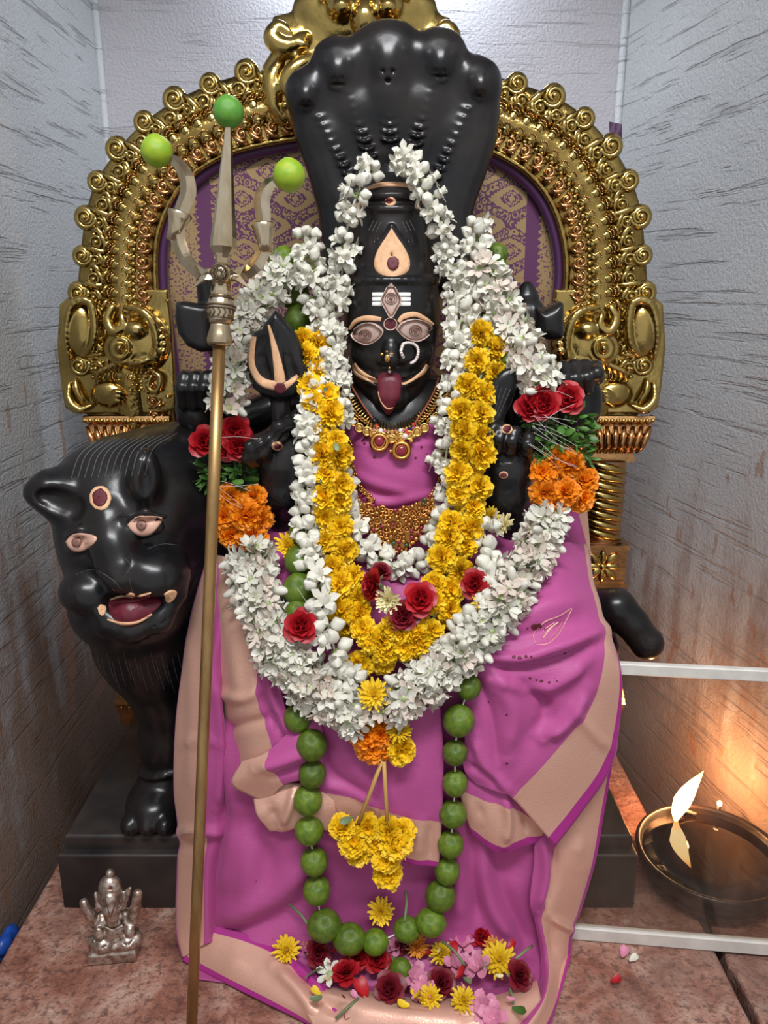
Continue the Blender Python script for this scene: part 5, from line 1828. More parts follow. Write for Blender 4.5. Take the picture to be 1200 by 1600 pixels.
# all flowers: base at the origin, facing +z, unit = metres
def jasmine_bud(kind):
    mb = MB()
    ln, r = (0.0155, 0.0068) if kind == 0 else (0.0150, 0.0062)
    rows = []
    seg = 12
    for f in np.linspace(0, 1, 9):
        rr = r * math.sin(PI * (0.08 + 0.92 * f) ** 0.85) ** 0.8 if f < 1 else 0.0004
        row = []
        for k in range(seg):
            a = 2 * PI * k / seg + 1.3 * f
            q = rr * (1 + 0.10 * math.cos(3 * (a - 1.3 * f * 2)))
            row.append((q * math.cos(a), q * math.sin(a), ln * f))
        rows.append(row)
    mb.grid(rows, 0, True)
    if kind == 1:
        for k in range(5):
            petal(mb, PM(k * 2 * PI / 5 + .3, 1.05, 0.0035, 0.004), 0.0135, 0.0085, -0.9, 0.15, 3)
    if kind == 2:
        for k in range(6):
            petal(mb, PM(k * PI / 3, 0.50, 0.002, 0.006), 0.0130, 0.0080, -0.5, 0.12, 3)
        for k in range(5):
            petal(mb, PM(k * 2 * PI / 5 + .4, 1.0, 0.002, 0.008), 0.0105, 0.0075, 0.5, 0.2, 3)
    mb.tube([(0, 0, -0.009), (0, 0, -0.003), (0, 0, 0.0015)], [0.0013, 0.0017, 0.0030], 6, mi=1)
    return mb.mesh('jasmine_bud', ['white_petal', 'calyx_green'])
JAS = [jasmine_bud(0), jasmine_bud(1), jasmine_bud(2)]

def tuberose(kind):
    mb = MB()
    mb.tube([(0.004, 0, -0.022), (0.0015, 0, -0.012), (0, 0, -0.002), (0, 0, 0.002)], [0.0019, 0.0024, 0.0036, 0.0046], 8, mi=1)
    if kind == 2:                      # closed bud
        mb.ell((0, 0, 0.008), (0.0056, 0.0056, 0.012), 9, 7)
    else:
        el = 0.45 if kind == 0 else 0.95
        for k in range(6):
            petal(mb, PM(k * PI / 3 + RN.uniform(-.1, .1), el + (0.18 if k % 2 else 0), 0.0034, 0.001), 0.0152, 0.0088, -0.5 if kind == 0 else -0.35, 0.14, 4, tip=0.2)
        mb.ell((0, 0, 0.001), (0.0035, 0.0035, 0.002), 8, 4, mi=2)
    return mb.mesh('tuberose_floret', ['white_petal', 'pale_green', 'calyx_green'])
TUB = [tuberose(0), tuberose(1), tuberose(2)]
def recolour(me, *ms):
    m2 = me.copy()
    for i, x in enumerate(ms):
        m2.materials[i] = MATS[x]
    return m2
TUBC = TUB + [recolour(TUB[0], 'cream_petal', 'pale_green', 'calyx_green'), recolour(TUB[1], 'cream_petal', 'calyx_green', 'calyx_green')]

def marigold(seed, matname, R=0.019):
    RN.seed(seed)
    mb = MB()
    lay = [(-0.30, 16, 1.0), (-0.02, 17, 1.0), (0.24, 17, 0.99), (0.48, 16, 0.97), (0.72, 14, 0.93), (0.94, 12, 0.89), (1.16, 9, 0.85), (1.40, 6, 0.80)]
    for li, (el, n, sc_) in enumerate(lay):
        for k in range(n):
            az = 2 * PI * (k + 0.5 * (li % 2)) / n + RN.uniform(-.12, .12)
            petal(mb, PM(az, el + RN.uniform(-.1, .1), 0.0015, 0.0062, RN.uniform(-.35, .35)), R * sc_ * RN.uniform(.86, 1.06), R * 0.42, -0.35 + RN.uniform(-.6, .5), RN.uniform(-.1, .5), 3, tip=0.85, base=0.22, ruff=R * 0.085)
    mb.tube([(0, 0, -0.012), (0, 0, -0.006), (0, 0, 0.004)], [0.0016, 0.0045, 0.0060], 8, mi=1)
    return mb.mesh('marigold_head', [matname, 'leaf_dull'])
MARY = [marigold(s, 'marigold_yellow') for s in (1, 2, 3)]
MARO = [marigold(s, 'marigold_orange') for s in (4, 5)]

def mum(seed, matname, R=0.018, flat=0.0, core=None):
    RN.seed(seed)
    mb = MB()
    for li, (el, n, sc_) in enumerate(((0.0 + flat, 15, 1.0), (0.28, 14, .96), (0.56, 12, .86), (0.85, 10, .72), (1.2, 7, .55))):
        for k in range(n):
            az = 2 * PI * (k + 0.5 * (li % 2)) / n + RN.uniform(-.1, .1)
            petal(mb, PM(az, el + RN.uniform(-.1, .1), 0.001, 0.003), R * sc_ * RN.uniform(.85, 1.08), R * 0.23, RN.uniform(-.3, .5), 0.22, 3, tip=0.5, base=0.5)
    mb.tube([(0, 0, -0.010), (0, 0, -0.002), (0, 0, 0.003)], [0.0018, 0.0050, 0.0060], 8, mi=1)
    return mb.mesh('chrysanthemum', [matname, 'leaf_dull'])

def rose(seed, matname, R=0.017):
    RN.seed(seed)
    mb = MB()
    n = 20
    for k in range(n):
        f = k / (n - 1)
        az = k * 2.4
        el = 1.50 - 0.80 * f ** 1.3
        petal(mb, PM(az, el, R * (0.06 + 0.20 * f), R * 0.25 * (1 - f)), R * (0.85 + 0.30 * f), R * (0.62 + 0.65 * f), -0.25 - 0.75 * f, 0.26 - 0.1 * f, 5, tip=0.7, base=0.55, ruff=R * 0.02)
    for k in range(5):
        petal(mb, PM(k * 1.25, 1.5, R * 0.05, R * 0.25), R * (.80 + .04 * k), R * 0.5, 0.5, 0.5, 4, tip=0.8, base=0.7)
    mb.tube([(0, 0, -0.010), (0, 0, -0.003), (0, 0, 0.003)], [0.0016, 0.0050, 0.0064], 8, mi=1)
    for k in range(5):
        petal(mb, PM(k * 2 * PI / 5, 0.25, 0.004, 0.0), R * 0.75, R * 0.26, -0.8, 0.1, 3, 1, tip=0.1)
    return mb.mesh('rose', [matname, 'leaf_dull'])
ROSE = [rose(1, 'rose_red'), rose(2, 'rose_red'), rose(3, 'rose_dark')]

def oleander(seed, R=0.015):
    RN.seed(seed)
    mb = MB()
    for li in range(2):
        for k in range(5):
            petal(mb, PM(k * 2 * PI / 5 + li * .6, 0.35 + 0.6 * li, 0.0025, 0.002), R * (1 - .25 * li), R * 0.80, -0.3, 0.2, 4, tip=0.75, base=0.3, ruff=R * 0.05)
    mb.tube([(0, 0, -0.016), (0, 0, -0.004), (0, 0, 0.003)], [0.0015, 0.0022, 0.0045], 7)
    return mb.mesh('oleander', ['oleander_pink'])
OLE = [oleander(1), oleander(2)]

def leafm(ln, wd, matname):
    mb = MB()
    petal(mb, Matrix.Rotation(-PI / 2, 4, 'Y'), ln, wd, 0.5, 0.18, 5, tip=0.05, base=0.2)
    return mb.mesh('leaf', [matname])
LEAF_S = leafm(0.017, 0.0052, 'leaf_green')
LEAF_L = leafm(0.024, 0.0100, 'leaf_green')
LEAF_D = leafm(0.026, 0.0125, 'leaf_dull')

def limeball(m, seed=0):
    mb = MB()
    rows = []
    for f in np.linspace(0, 1, 15):
        t = PI * f
        z = math.cos(t)
        r = math.sin(t)
        z2 = z * 1.04 + (0.05 * max(0, (z - 0.90) / 0.1)) - (0.03 * max(0, (-z - 0.93) / 0.07))
        rows.append([(max(r, 0.002) * math.cos(2 * PI * k / 22), max(r, 0.002) * math.sin(2 * PI * k / 22), z2) for k in range(22)])
    mb.grid(rows[::-1], 0, True)
    return mb.mesh('lime', [m])
LIME = limeball('lime_skin')
LIME_B = limeball('lime_bright')
LIME_D = limeball('lime_deep')
mb = MB()
mb.lathe([(0.0004, 0.98), (0.09, 1.0), (0.11, 1.06), (0.05, 1.09), (0.001, 1.09)], 8)
LIME_TIP = mb.mesh('stem_scar', 'stem_straw')

def frames(pts):
    T = []
    for i in range(len(pts)):
        a, b_ = pts[max(0, i - 1)], pts[min(len(pts) - 1, i + 1)]
        T.append((b_ - a).normalized())
    return T

def around(name, parent, ctrl, step_px, rad_px, choices, weights, per=3, span=1.9, scale=(0.9, 1.1), tilt=0.5, seed=1, lift=0.35, limit=None):
    """flowers round a strand: control points in (px, py, Y); strand kept inside"""
    rg = random.Random(seed)
    c3 = [P(*p) for p in ctrl]
    ln = sum(math.hypot(ctrl[i + 1][0] - ctrl[i][0], ctrl[i + 1][1] - ctrl[i][1]) for i in range(len(ctrl) - 1))
    n = max(3, int(ln / step_px))
    pts = [Vector(q) for q in catmull(c3, n)]
    T = frames(pts)
    s = S(ctrl[len(ctrl) // 2][0], ctrl[len(ctrl) // 2][1], ctrl[len(ctrl) // 2][2])
    rad = rad_px * s
    mb = MB()
    mb.tube(pts, 0.0016, 5)
    mb.build('strand', 'thread_white', parent)
    ph = 0.0
    for i in range(n):
        view = (CAMP - pts[i]).normalized()
        x = (view - T[i] * view.dot(T[i])).normalized()
        y = T[i].cross(x)
        ph += 2.4
        for k in range(per):
            a = span * (2 * ((k + 0.5) / per) - 1) + 0.5 * math.sin(ph + k) * span / per * 1.6 + rg.uniform(-.2, .2)
            out = (x * math.cos(a) + y * math.sin(a))
            d = (out + T[i] * rg.uniform(-tilt, tilt) + Vector((rg.uniform(-.2, .2), rg.uniform(-.2, .2), rg.uniform(-.2, .2)))).normalized()
            me = rg.choices(choices, weights)[0]
            q = pts[i] + out * rad * rg.uniform(lift, lift + 0.25) + T[i] * rg.uniform(-.5, .5) * step_px * s
            inst(name, me, xform(q, d, rg.uniform(*scale), rg.uniform(0, 6.28)), parent)
    return pts
# ================================================================== garlands
# jasmine round the crown, closing in a loop on the chest
jg = thing('jasmine_garland', 'white jasmine garland looped over the crown and meeting below the gold pendant', 'garland', P(620, 860, .95))
around('jasmine_bud', jg, [(580, 258, 1.03), (567, 284, 1.02), (555, 312, 1.02), (545, 345, 1.03), (538, 385, 1.035), (534, 430, 1.04), (524, 475, 1.03)], 13, 12, JAS, (5, 4, 2), 2, 1.7, (0.95, 1.15), seed=3)
around('jasmine_bud', jg, [(630, 246, 1.035), (648, 262, 1.03), (662, 288, 1.02), (676, 320, 1.02), (690, 365, 1.03), (704, 410, 1.035), (712, 450, 1.035), (716, 490, 1.03)], 12, 13, JAS, (2, 4, 3), 2, 1.7, (0.9, 1.1), seed=4)
around('jasmine_bud', jg, [(516, 520, 1.01), (520, 570, 1.0), (527, 615, .99), (532, 655, .985)], 12, 17, JAS, (5, 3, 1), 3, 1.8, (0.9, 1.1), seed=5)
around('jasmine_bud', jg, [(718, 530, 1.01), (712, 580, 1.0), (708, 630, .985), (702, 680, .98), (694, 730, .975)], 13, 15, JAS, (6, 3, 1), 3, 1.8, (0.9, 1.1), seed=6)
around('jasmine_bud', jg, [(534, 742, .972), (542, 788, .962), (556, 830, .955), (580, 862, .950), (612, 880, .945), (645, 881, .945), (674, 858, .950), (692, 818, .958), (702, 765, .967)], 13, 15, JAS, (8, 2, 0), 3, 1.7, (1.0, 1.3), seed=7)

# second, longer jasmine string
jg2 = thing('jasmine_garland', 'long string of round jasmine buds hanging from the shoulders beside the marigolds', 'garland', P(510, 1000, .87))
around('jasmine_bud', jg2, [(478, 368, 1.07), (482, 410, 1.06), (492, 455, 1.05), (504, 490, 1.035), (514, 530, 1.02)], 13, 20, JAS, (7, 2, 1), 3, 1.8, (0.95, 1.15), seed=8)
around('jasmine_bud', jg2, [(500, 560, 1.0), (488, 620, .975), (482, 690, .955), (480, 760, .945), (478, 820, .935), (486, 880, .915)], 13, 14, JAS, (7, 2, 0), 3, 1.6, (1.0, 1.25), seed=9)
around('jasmine_bud', jg2, [(494, 905, .895), (504, 950, .875), (516, 990, .865), (528, 1030, .858), (548, 1066, .850)], 16, 15, JAS, (6, 3, 0), 2, 1.2, (1.1, 1.4), seed=10)
around('jasmine_bud', jg2, [(744, 352, 1.07), (742, 400, 1.06), (736, 440, 1.05), (728, 480, 1.03), (716, 515, 1.015), (720, 560, 1.0)], 13, 19, JAS, (5, 3, 1), 3, 1.8, (0.95, 1.15), seed=11)
around('jasmine_bud', jg2, [(752, 815, .95), (760, 850, .93), (764, 890, .91), (756, 930, .885), (734, 970, .868), (712, 1010, .858), (690, 1040, .85)], 16, 14, JAS, (7, 2, 0), 2, 1.3, (1.1, 1.4), seed=12)

# thick tuberose garland with bands of rose, leaf and marigold
tg = thing('tuberose_garland', 'thick white tuberose garland with rose, leaf and orange marigold bands', 'garland', P(590, 1130, .84))
around('tuberose_floret', tg, [(444, 424, 1.06), (418, 455, 1.05), (392, 495, 1.03), (376, 540, 1.005), (362, 590, .985), (350, 635, .975)], 11, 38, TUBC, (5, 4, 2, 2, 2), 4, 1.8, (0.8, 1.0), seed=21)
around('tuberose_floret', tg, [(752, 425, 1.05), (772, 462, 1.04), (796, 505, 1.02), (820, 550, .995), (842, 590, .980), (850, 606, .975)], 10, 44, TUBC, (5, 4, 2, 2, 2), 4, 1.8, (0.85, 1.1), seed=22)
around('tuberose_floret', tg, [(392, 866, .935), (400, 915, .908), (412, 965, .882), (436, 1015, .866), (472, 1058, .855), (515, 1092, .846), (560, 1122, .840)], 11, 50, TUBC, (6, 4, 2, 3, 3), 6, 1.8, (0.85, 1.1), seed=23)
around('tuberose_floret', tg, [(860, 808, .955), (838, 858, .925), (808, 910, .895), (776, 955, .872), (740, 1000, .860), (690, 1045, .850), (640, 1080, .842), (608, 1108, .838)], 11, 46, TUBC, (6, 4, 2, 3, 3), 5, 1.8, (0.85, 1.1), seed=24)

rg = random.Random(5)
def cluster(name, parent, spots, meshes, sc_, jit=0.35, face=None):
    for i, (x, y, Y) in enumerate(spots):
        p = P(x, y, Y)
        d = (CAMP - p).normalized() if face is None else Vector(face)
        d = (d + Vector((rg.uniform(-jit, jit), rg.uniform(-jit, jit), rg.uniform(-jit, jit)))).normalized()
        inst(name, meshes[i % len(meshes)], xform(p - d * 0.008, d, sc_ * rg.uniform(.92, 1.1), rg.uniform(0, 6.28)), parent)

cluster('rose', tg, [(320, 690, .968), (367, 673, .962), (372, 697, .955), (352, 698, .960)], ROSE[:2], 1.0)
cluster('rose', tg, [(828, 636, .958), (852, 632, .950), (846, 626, .958), (888, 622, .962)], ROSE[:2], 1.0)
def leafband(x0, x1, y0, y1, Y, n, seed):
    q = random.Random(seed)
    for k in range(n):
        x, y = q.uniform(x0, x1), q.uniform(y0, y1)
        u = (x - (x0 + x1) / 2) / ((x1 - x0) / 2)
        p = P(x, y, Y + 0.020 * u * u + q.uniform(0, 0.012))
        d = Vector((u * 0.9 + q.uniform(-.8, .8), -0.75 + q.uniform(-.3, .3), q.uniform(-.7, .7))).normalized()
        inst('leaf', LEAF_S if q.random() < .85 else LEAF_L, xform(p + Vector((0, .006, 0)), d, q.uniform(.8, 1.25), q.uniform(0, 6.28)), tg)
leafband(316, 402, 706, 764, .965, 140, 1)
leafband(830, 920, 648, 720, .962, 158, 2)
cluster('marigold_head', tg, [(362, 776, .965), (396, 778, .965), (350, 808, .955), (384, 806, .948), (404, 812, .957), (362, 836, .952), (394, 838, .950)], MARO, 0.98)
cluster('marigold_head', tg, [(848, 738, .965), (886, 728, .965), (912, 752, .968), (850, 770, .955), (884, 768, .948), (908, 778, .960), (870, 786, .952), (870, 716, .968)], MARO, 1.0)
# thin glittering threads wound round the bands
for i in range(22):
    a = rg.choice([(rg.uniform(318, 350), rg.uniform(640, 760)), (rg.uniform(820, 850), rg.uniform(600, 700)), (rg.uniform(440, 480), rg.uniform(900, 1010))])
    q0, q1 = P(a[0], a[1], .94), P(a[0] + rg.uniform(40, 80), a[1] + rg.uniform(-30, 60), .94)
    if a[1] > 880:
        q0, q1 = P(a[0], a[1], .862), P(a[0] + rg.uniform(20, 60), a[1] + rg.uniform(10, 70), .856)
    mb = MB()
    mb.tube([Vector(c_) for c_ in catmull([q0, (q0 + q1) / 2 + Vector((0, -0.004, rg.uniform(-.006, .004))), q1], 9)], 0.0002, 4)
    mb.build('binding_thread', 'thread_white', tg)

# yellow marigold garland
mg = thing('marigold_garland', 'bright yellow marigold garland hanging in a deep loop on the chest', 'garland', P(600, 1000, .86))
left = [(489, 533, 1.005), (488, 568, .985), (496, 606, .972), (503, 640, .960), (510, 676, .952), (516, 712, .945), (520, 748, .940), (520, 785, .936), (520, 820, .930), (524, 856, .922),
        (536, 890, .908), (543, 925, .893), (548, 958, .880), (580, 995, .866), (590, 1010, .863)]
right = [(764, 535, 1.000), (758, 570, .985), (745, 606, .970), (735, 642, .958), (736, 678, .950), (735, 712, .945), (733, 748, .940), (728, 782, .936), (722, 816, .930), (712, 852, .922),
         (704, 885, .910), (692, 918, .896), (690, 950, .882), (660, 985, .868), (640, 1000, .864)]
for side in (left, right):
    pts = [P(*p) for p in side]
    mb = MB()
    mb.tube(pts, 0.0018, 5)
    mb.build('strand', 'leaf_dull', mg)
    for i, p in enumerate(side):
        for k in (-1, 1, 0):
            q = P(p[0] + k * 16 + (rg.uniform(-8, 8) if k == 0 else 0) + rg.uniform(-4, 4), p[1] + rg.uniform(-8, 8) + (k * 6 if k else 17), p[2] - (0.003 if k else -.004))
            d = ((CAMP - q).normalized() + Vector((k * 0.55 + rg.uniform(-.3, .3), 0, rg.uniform(-.4, .4)))).normalized()
            inst('marigold_head', rg.choice(MARY), xform(q - d * 0.010, d, rg.uniform(.80, 1.0), rg.uniform(0, 6.28)), mg)
for x, y, Y in ((562, 1040, .860), (614, 985, .862), (632, 1012, .858), (652, 996, .858), (600, 1022, .862)):
    q = P(x, y, Y)
    d = ((CAMP - q).normalized() + Vector((rg.uniform(-.3, .3), 0, rg.uniform(-.8, 0)))).normalized()
    inst('marigold_head', rg.choice(MARY), xform(q - d * 0.010, d, rg.uniform(.8, .95), rg.uniform(0, 6.28)), mg)
for x, y in ((524, 690), (506, 608), (512, 742), (700, 815), (724, 838), (560, 975), (770, 626)):
    inst('leaf', LEAF_D, xform(P(x, y, .935 if y < 900 else .868), (rg.uniform(-.6, .6), -.6, rg.uniform(-.6, .6)), .55, rg.uniform(0, 6.28)), mg)

# string of limes
lg = thing('lime_garland', 'long string of green limes falling over the sari to the heap of flowers', 'garland', P(560, 1460, .83))
limes = [(443, 412, 24, 1.09), (458, 458, 25, 1.08), (467, 502, 24, 1.065), (478, 522, 18, 1.06),
         (474, 835, 24, .950), (468, 876, 24, .925), (468, 922, 27, .905), (466, 958, 22, .890),
         (465, 1122, 22, .856), (487, 1164, 24.5, .846), (488, 1209, 22, .846), (481, 1250, 23, .845), (483, 1297, 23, .845), (491, 1346, 22, .845), (495, 1391, 22, .843),
         (507, 1446, 25, .828), (546, 1467, 24, .822), (586, 1472, 20, .822), (636, 1452, 20, .832), (673, 1441, 22, .830),
         (688, 1400, 24, .842), (699, 1361, 20, .845), (704, 1319, 21, .845), (708, 1272, 22, .845), (711, 1224, 20, .845), (711, 1176, 20, .846), (717, 1126, 25, .846), (732, 1073, 20, .850),
         (776, 398, 17, 1.09), (780, 424, 17, 1.085), (752, 508, 18, 1.04), (790, 560, 14, 1.0)]
string = []
prev = None
for x, y, r, Y in limes:
    p = P(x, y, Y)
    s = S(x, y, Y) * r
    d = Vector((rg.uniform(-.25, .25), rg.uniform(-.25, .25), 1)) if not 1430 < y < 1480 else Vector((1, rg.uniform(-.2, .2), rg.uniform(-.1, .3)))
    o = inst('lime', LIME, xform(p, d, (s, s, s * rg.uniform(.98, 1.06)), rg.uniform(0, 6.28)), lg)
    string.append(p)
for a, b_ in ((0, 4), (4, 8), (8, 20), (19, 28), (28, 32)):
    mb = MB()
    mb.tube([Vector(q) for q in catmull(string[a:b_], 40)], 0.0011, 5)
    mb.build('cord', 'thread_white', lg)

# marigolds hanging on two straws
hp = thing('marigold_bunch', 'yellow marigold bunch hung on two straw stems over the front pleat', 'flowers', P(590, 1400, .82))
for a, b_ in (((597, 1188, .828), (558, 1292, .826)), ((600, 1190, .827), (606, 1300, .822))):
    mb = MB()
    mb.tube([P(*a), (P(*a) + P(*b_)) / 2 + Vector((0, -.002, 0)), P(*b_)], 0.0026, 7)
    mb.build('straw_stem', 'stem_straw', hp)
for x, y, Y, k in ((534, 1292, .824, .86), (552, 1316, .818, 1.0), (560, 1330, .822, .95), (574, 1294, .826, .9), (606, 1300, .822, 1.0), (618, 1318, .815, 1.08), (604, 1340, .815, 1.0), (606, 1366, .817, 1.0), (628, 1300, .823, .9), (584, 1316, .823, .85)):
    q = P(x, y, Y)
    d = ((CAMP - q).normalized() + Vector((rg.uniform(-.35, .35), 0, rg.uniform(-.5, .3)))).normalized()
    inst('marigold_head', rg.choice(MARY), xform(q - d * 0.008, d, k * 0.98, rg.uniform(0, 6.28)), hp)
inst('leaf', LEAF_D, xform(P(552, 1276, .822), (-.6, -.7, .3), .8, 1.0), hp)

# single blossoms tucked in
MUM_Y = [mum(1, 'chrysanthemum_yellow'), mum(2, 'chrysanthemum_yellow', flat=.3)]
MUM_C = mum(3, 'chrysanthemum_cream', flat=.4)
MUM_O = mum(4, 'chrysanthemum_rust', flat=.2)
def single(name, me, x, y, Y, d, sc_, label, cat, group=None, z=None):
    p = G(x, y, z) if z is not None else P(x, y, Y)
    v = (CAMP - p).normalized()
    dd = (v * d[3] + Vector(d[:3])).normalized() if len(d) == 4 else Vector(d).normalized()
    o = inst(name, me, xform(p - dd * 0.006, dd, sc_, rg.uniform(0, 6.28)))
    tag(o, label, cat, group)
    return o

single('rose', ROSE[0], 471, 978, .855, (0, 0, .1, 1), 1.08, 'lone red rose lying on the tuberose near the lower limes', 'rose')
single('rose', ROSE[1], 656, 936, .868, (.1, 0, .2, 1), 1.08, 'open red rose, upper of the pair inside the marigold loop', 'rose')
single('rose', ROSE[2], 630, 963, .864, (-.1, 0, .1, 1), 1.02, 'darker red rose, lower of the pair inside the marigold loop', 'rose')
single('rose', ROSE[1], 742, 912, .880, (.1, 0, .2, 1), 0.92, 'small red rose between marigold loop and tuberose, above a yellow bloom', 'rose')
single('rose', ROSE[0], 584, 915, .888, (-.8, 0, .1, .6), 1.0, 'wilted red rose seen from the side next to the cream bloom', 'rose')
single('rose_bud', ROSE[2], 596, 892, .905, (.2, 0, .6, .6), .7, 'small dark rose bud just below the white jasmine loop', 'rose')
single('chrysanthemum', MUM_C, 607, 938, .870, (-.2, 0, -.2, .7), 1.0, 'cream chrysanthemum beside the two roses in the marigold loop', 'flower')
single('chrysanthemum', MUM_Y[0], 584, 1085, .828, (0, 0, .2, 1), 1.1, 'yellow chrysanthemum at the point where the tuberose ends meet', 'flower')
single('chrysanthemum', MUM_Y[1], 622, 1142, .830, (.2, 0, .5, .5), .95, 'pale yellow chrysanthemum drooping below the tuberose point', 'flower')
single('chrysanthemum', MUM_Y[0], 758, 938, .868, (.2, 0, .3, .8), .9, 'yellow chrysanthemum tucked under the small rose on tuberose', 'flower')
single('chrysanthemum', MUM_Y[1], 450, 852, .935, (.2, 0, .3, .8), 1.0, 'yellow chrysanthemum on pink silk beside the upper limes', 'flower')
single('chrysanthemum', MUM_C, 786, 820, .950, (-.6, 0, .4, .5), .95, 'cream chrysanthemum below the stone forearm near lamp-side tuberose', 'flower')
single('chrysanthemum', MUM_Y[1], 768, 804, .958, (.2, 0, .3, .6), .7, 'small yellow chrysanthemum wedged between stone forearm and marigolds', 'flower')
og = thing('marigold_cluster', 'orange marigold cluster pinned at the lowest point of the tuberose garland', 'flower', P(585, 1150, .83))
for x, y, k in ((572, 1150, 1.0), (594, 1146, .95), (580, 1168, 1.0), (600, 1168, .8)):
    q = P(x, y, .834)
    d = ((CAMP - q).normalized() + Vector((rg.uniform(-.3, .3), 0, rg.uniform(-.5, .1)))).normalized()
    inst('marigold_head', rg.choice(MARO), xform(q - d * 0.008, d, k, rg.uniform(0, 6.28)), og)
single('marigold', MARY[1], 626, 1172, .832, (.3, 0, -.3, 1), .95, 'yellow marigold beside the orange one at the garland point', 'flower')
single('marigold', MUM_Y[0], 595, 1424, .848, (0, 0, .1, 1), 1.0, 'lone deep yellow bloom on the silk below the hanging bunch', 'flower')

# ---------------------------------------------------------------- heap of offered flowers on the hem
hz = .050
for x, y, k, me, lab in (
    (448, 1484, 1.05, MUM_Y[1], 'pale yellow chrysanthemum at the lion-side end of the flower heap'),
    (482, 1465, .8, MUM_Y[0], 'small yellow chrysanthemum behind the largest lime of the heap'),
    (592, 1545, .62, None, None),
    (652, 1478, .95, MUM_O, 'rust-tinged chrysanthemum in the middle of the heap above a lime'),
    (690, 1490, .9, MUM_Y[1], 'yellow chrysanthemum half hidden beside the pink oleanders'),
    (672, 1558, .85, MUM_Y[0], 'yellow chrysanthemum at the front of the heap, by the hem'),
    (724, 1562, .95, MUM_Y[1], 'yellow chrysanthemum lying face down on the front hem'),
    (780, 1500, 1.25, MUM_Y[0], 'large golden chrysanthemum at the lamp-side end of the heap'),
    (772, 1482, .9, MUM_O, 'orange-gold chrysanthemum behind the large golden one'),
):
    if me is None:
        continue
    single('chrysanthemum', me, x, y, None, (rg.uniform(-.3, .3), rg.uniform(-.2, .1), .5, .8), k, lab, 'flower', 'chrysanthemums in the heap', z=hz)
for x, y, k, i, d, lab in (
    (498, 1490, .95, 2, (.3, -.5, .5), 'dark red rose lying beside the first lime of the heap'),
    (540, 1518, .95, 0, (-.2, -.1, .9), 'red rose turned stem forward at the front of the heap'),
    (590, 1500, .9, 0, (.3, -.6, .6), 'red rose bud leaning against the egg-shaped lime'),
    (560, 1495, .8, 1, (.1, -.4, .8), 'bright red rose behind the stem-forward rose'),
    (608, 1545, 1.05, 2, (-.1, -.6, .8), 'faded crimson rose at the middle front of the heap'),
    (690, 1535, .95, 2, (.2, -.4, .7), 'crimson rose under the pink oleanders'),
    (752, 1462, .9, 0, (.1, -.5, .9), 'red rose at the back of the heap above the oleanders'),
    (812, 1525, .95, 2, (.4, -.5, .6), 'dark rose at the far lamp-side edge of the heap'),
    (632, 1475, .7, 2, (.0, -.4, .9), 'small dark rose bud behind the egg-shaped lime'),
):
    single('rose', ROSE[i], x, y, None, d, k, lab, 'rose', 'roses in the heap', z=hz)
for x, y, k, lab in (
    (618, 1476, .85, 'small pink oleander between the limes of the heap'),
    (650, 1524, 1.1, 'pink oleander in front of the egg-shaped lime'),
    (660, 1545, 1.0, 'pink oleander near the hem beside the faded rose'),
    (722, 1470, 1.1, 'pink oleander at the back of the heap'),
    (716, 1505, 1.15, 'pink oleander in the middle of its cluster'),
    (745, 1508, 1.15, 'pink oleander beside the large golden chrysanthemum'),
    (755, 1572, 1.1, 'pink oleander fallen on the front hem'),
    (770, 1590, 1.15, 'lowest pink oleander, at the bottom edge of the hem'),
):
    single('oleander', OLE[0], x, y, None, (rg.uniform(-.4, .4), rg.uniform(-.5, .1), .7, .4), k, lab, 'flower', 'pink oleanders in the heap', z=hz)
o = inst('lime', LIME, xform(G(626, 1518, .046), (.1, -.2, 1), (.0155, .0155, .0200), .4))
tag(o, 'egg-shaped lime standing loose in the front of the heap', 'lime')
single('tuberose', TUB[0], 512, 1519, None, (-.3, -.3, .8), 1.05, 'single white floret fallen beside the stem-forward rose', 'flower', z=.045)
for x0, y0, x1, y1, z, lab in ((452, 1413, 486, 1452, .10, 'thin green stem standing up behind the first lime of the heap'), (560, 1560, 524, 1592, .045, 'green rose stem lying across the front hem'),
                             (690, 1470, 726, 1508, .075, 'thick green stem lying under the oleanders'), (634, 1392, 632, 1440, .15, 'dry stalk leaning on the silk behind the heap'),
                             (806, 1498, 832, 1478, .06, 'dull green stalk at the lamp-side end of the heap'), (796, 1545, 802, 1578, .045, 'bent green sprig on the lamp-side hem')):
    mb = MB()
    mb.tube([G(x0, y0, z), (G(x0, y0, z) + G(x1, y1, z - .01)) / 2 + Vector((.002, 0, .003)), G(x1, y1, z - .01)], 0.0018, 6)
    o = mb.build('flower_stem', 'leaf_dull')
    tag(o, lab, 'stem', 'loose stems')
for x, y, me, lab in ((500, 1512, LEAF_D, 'dull green leaf under the first roses of the heap'), (735, 1530, LEAF_D, 'grey-green leaf between the oleanders and golden bloom'),
                      (700, 1515, LEAF_D, 'dull leaf beneath the thick green stem'), (800, 1575, LEAF_L, 'green leaf on the lamp-side hem'), (612, 1492, LEAF_D, 'pale leaf against the egg-shaped lime')):
    o = inst('leaf', me, xform(G(x, y, .045), (rg.uniform(-1, 1), -.6, .3), 1.0, rg.uniform(0, 6)))
    tag(o, lab, 'leaf', 'loose leaves in the heap')
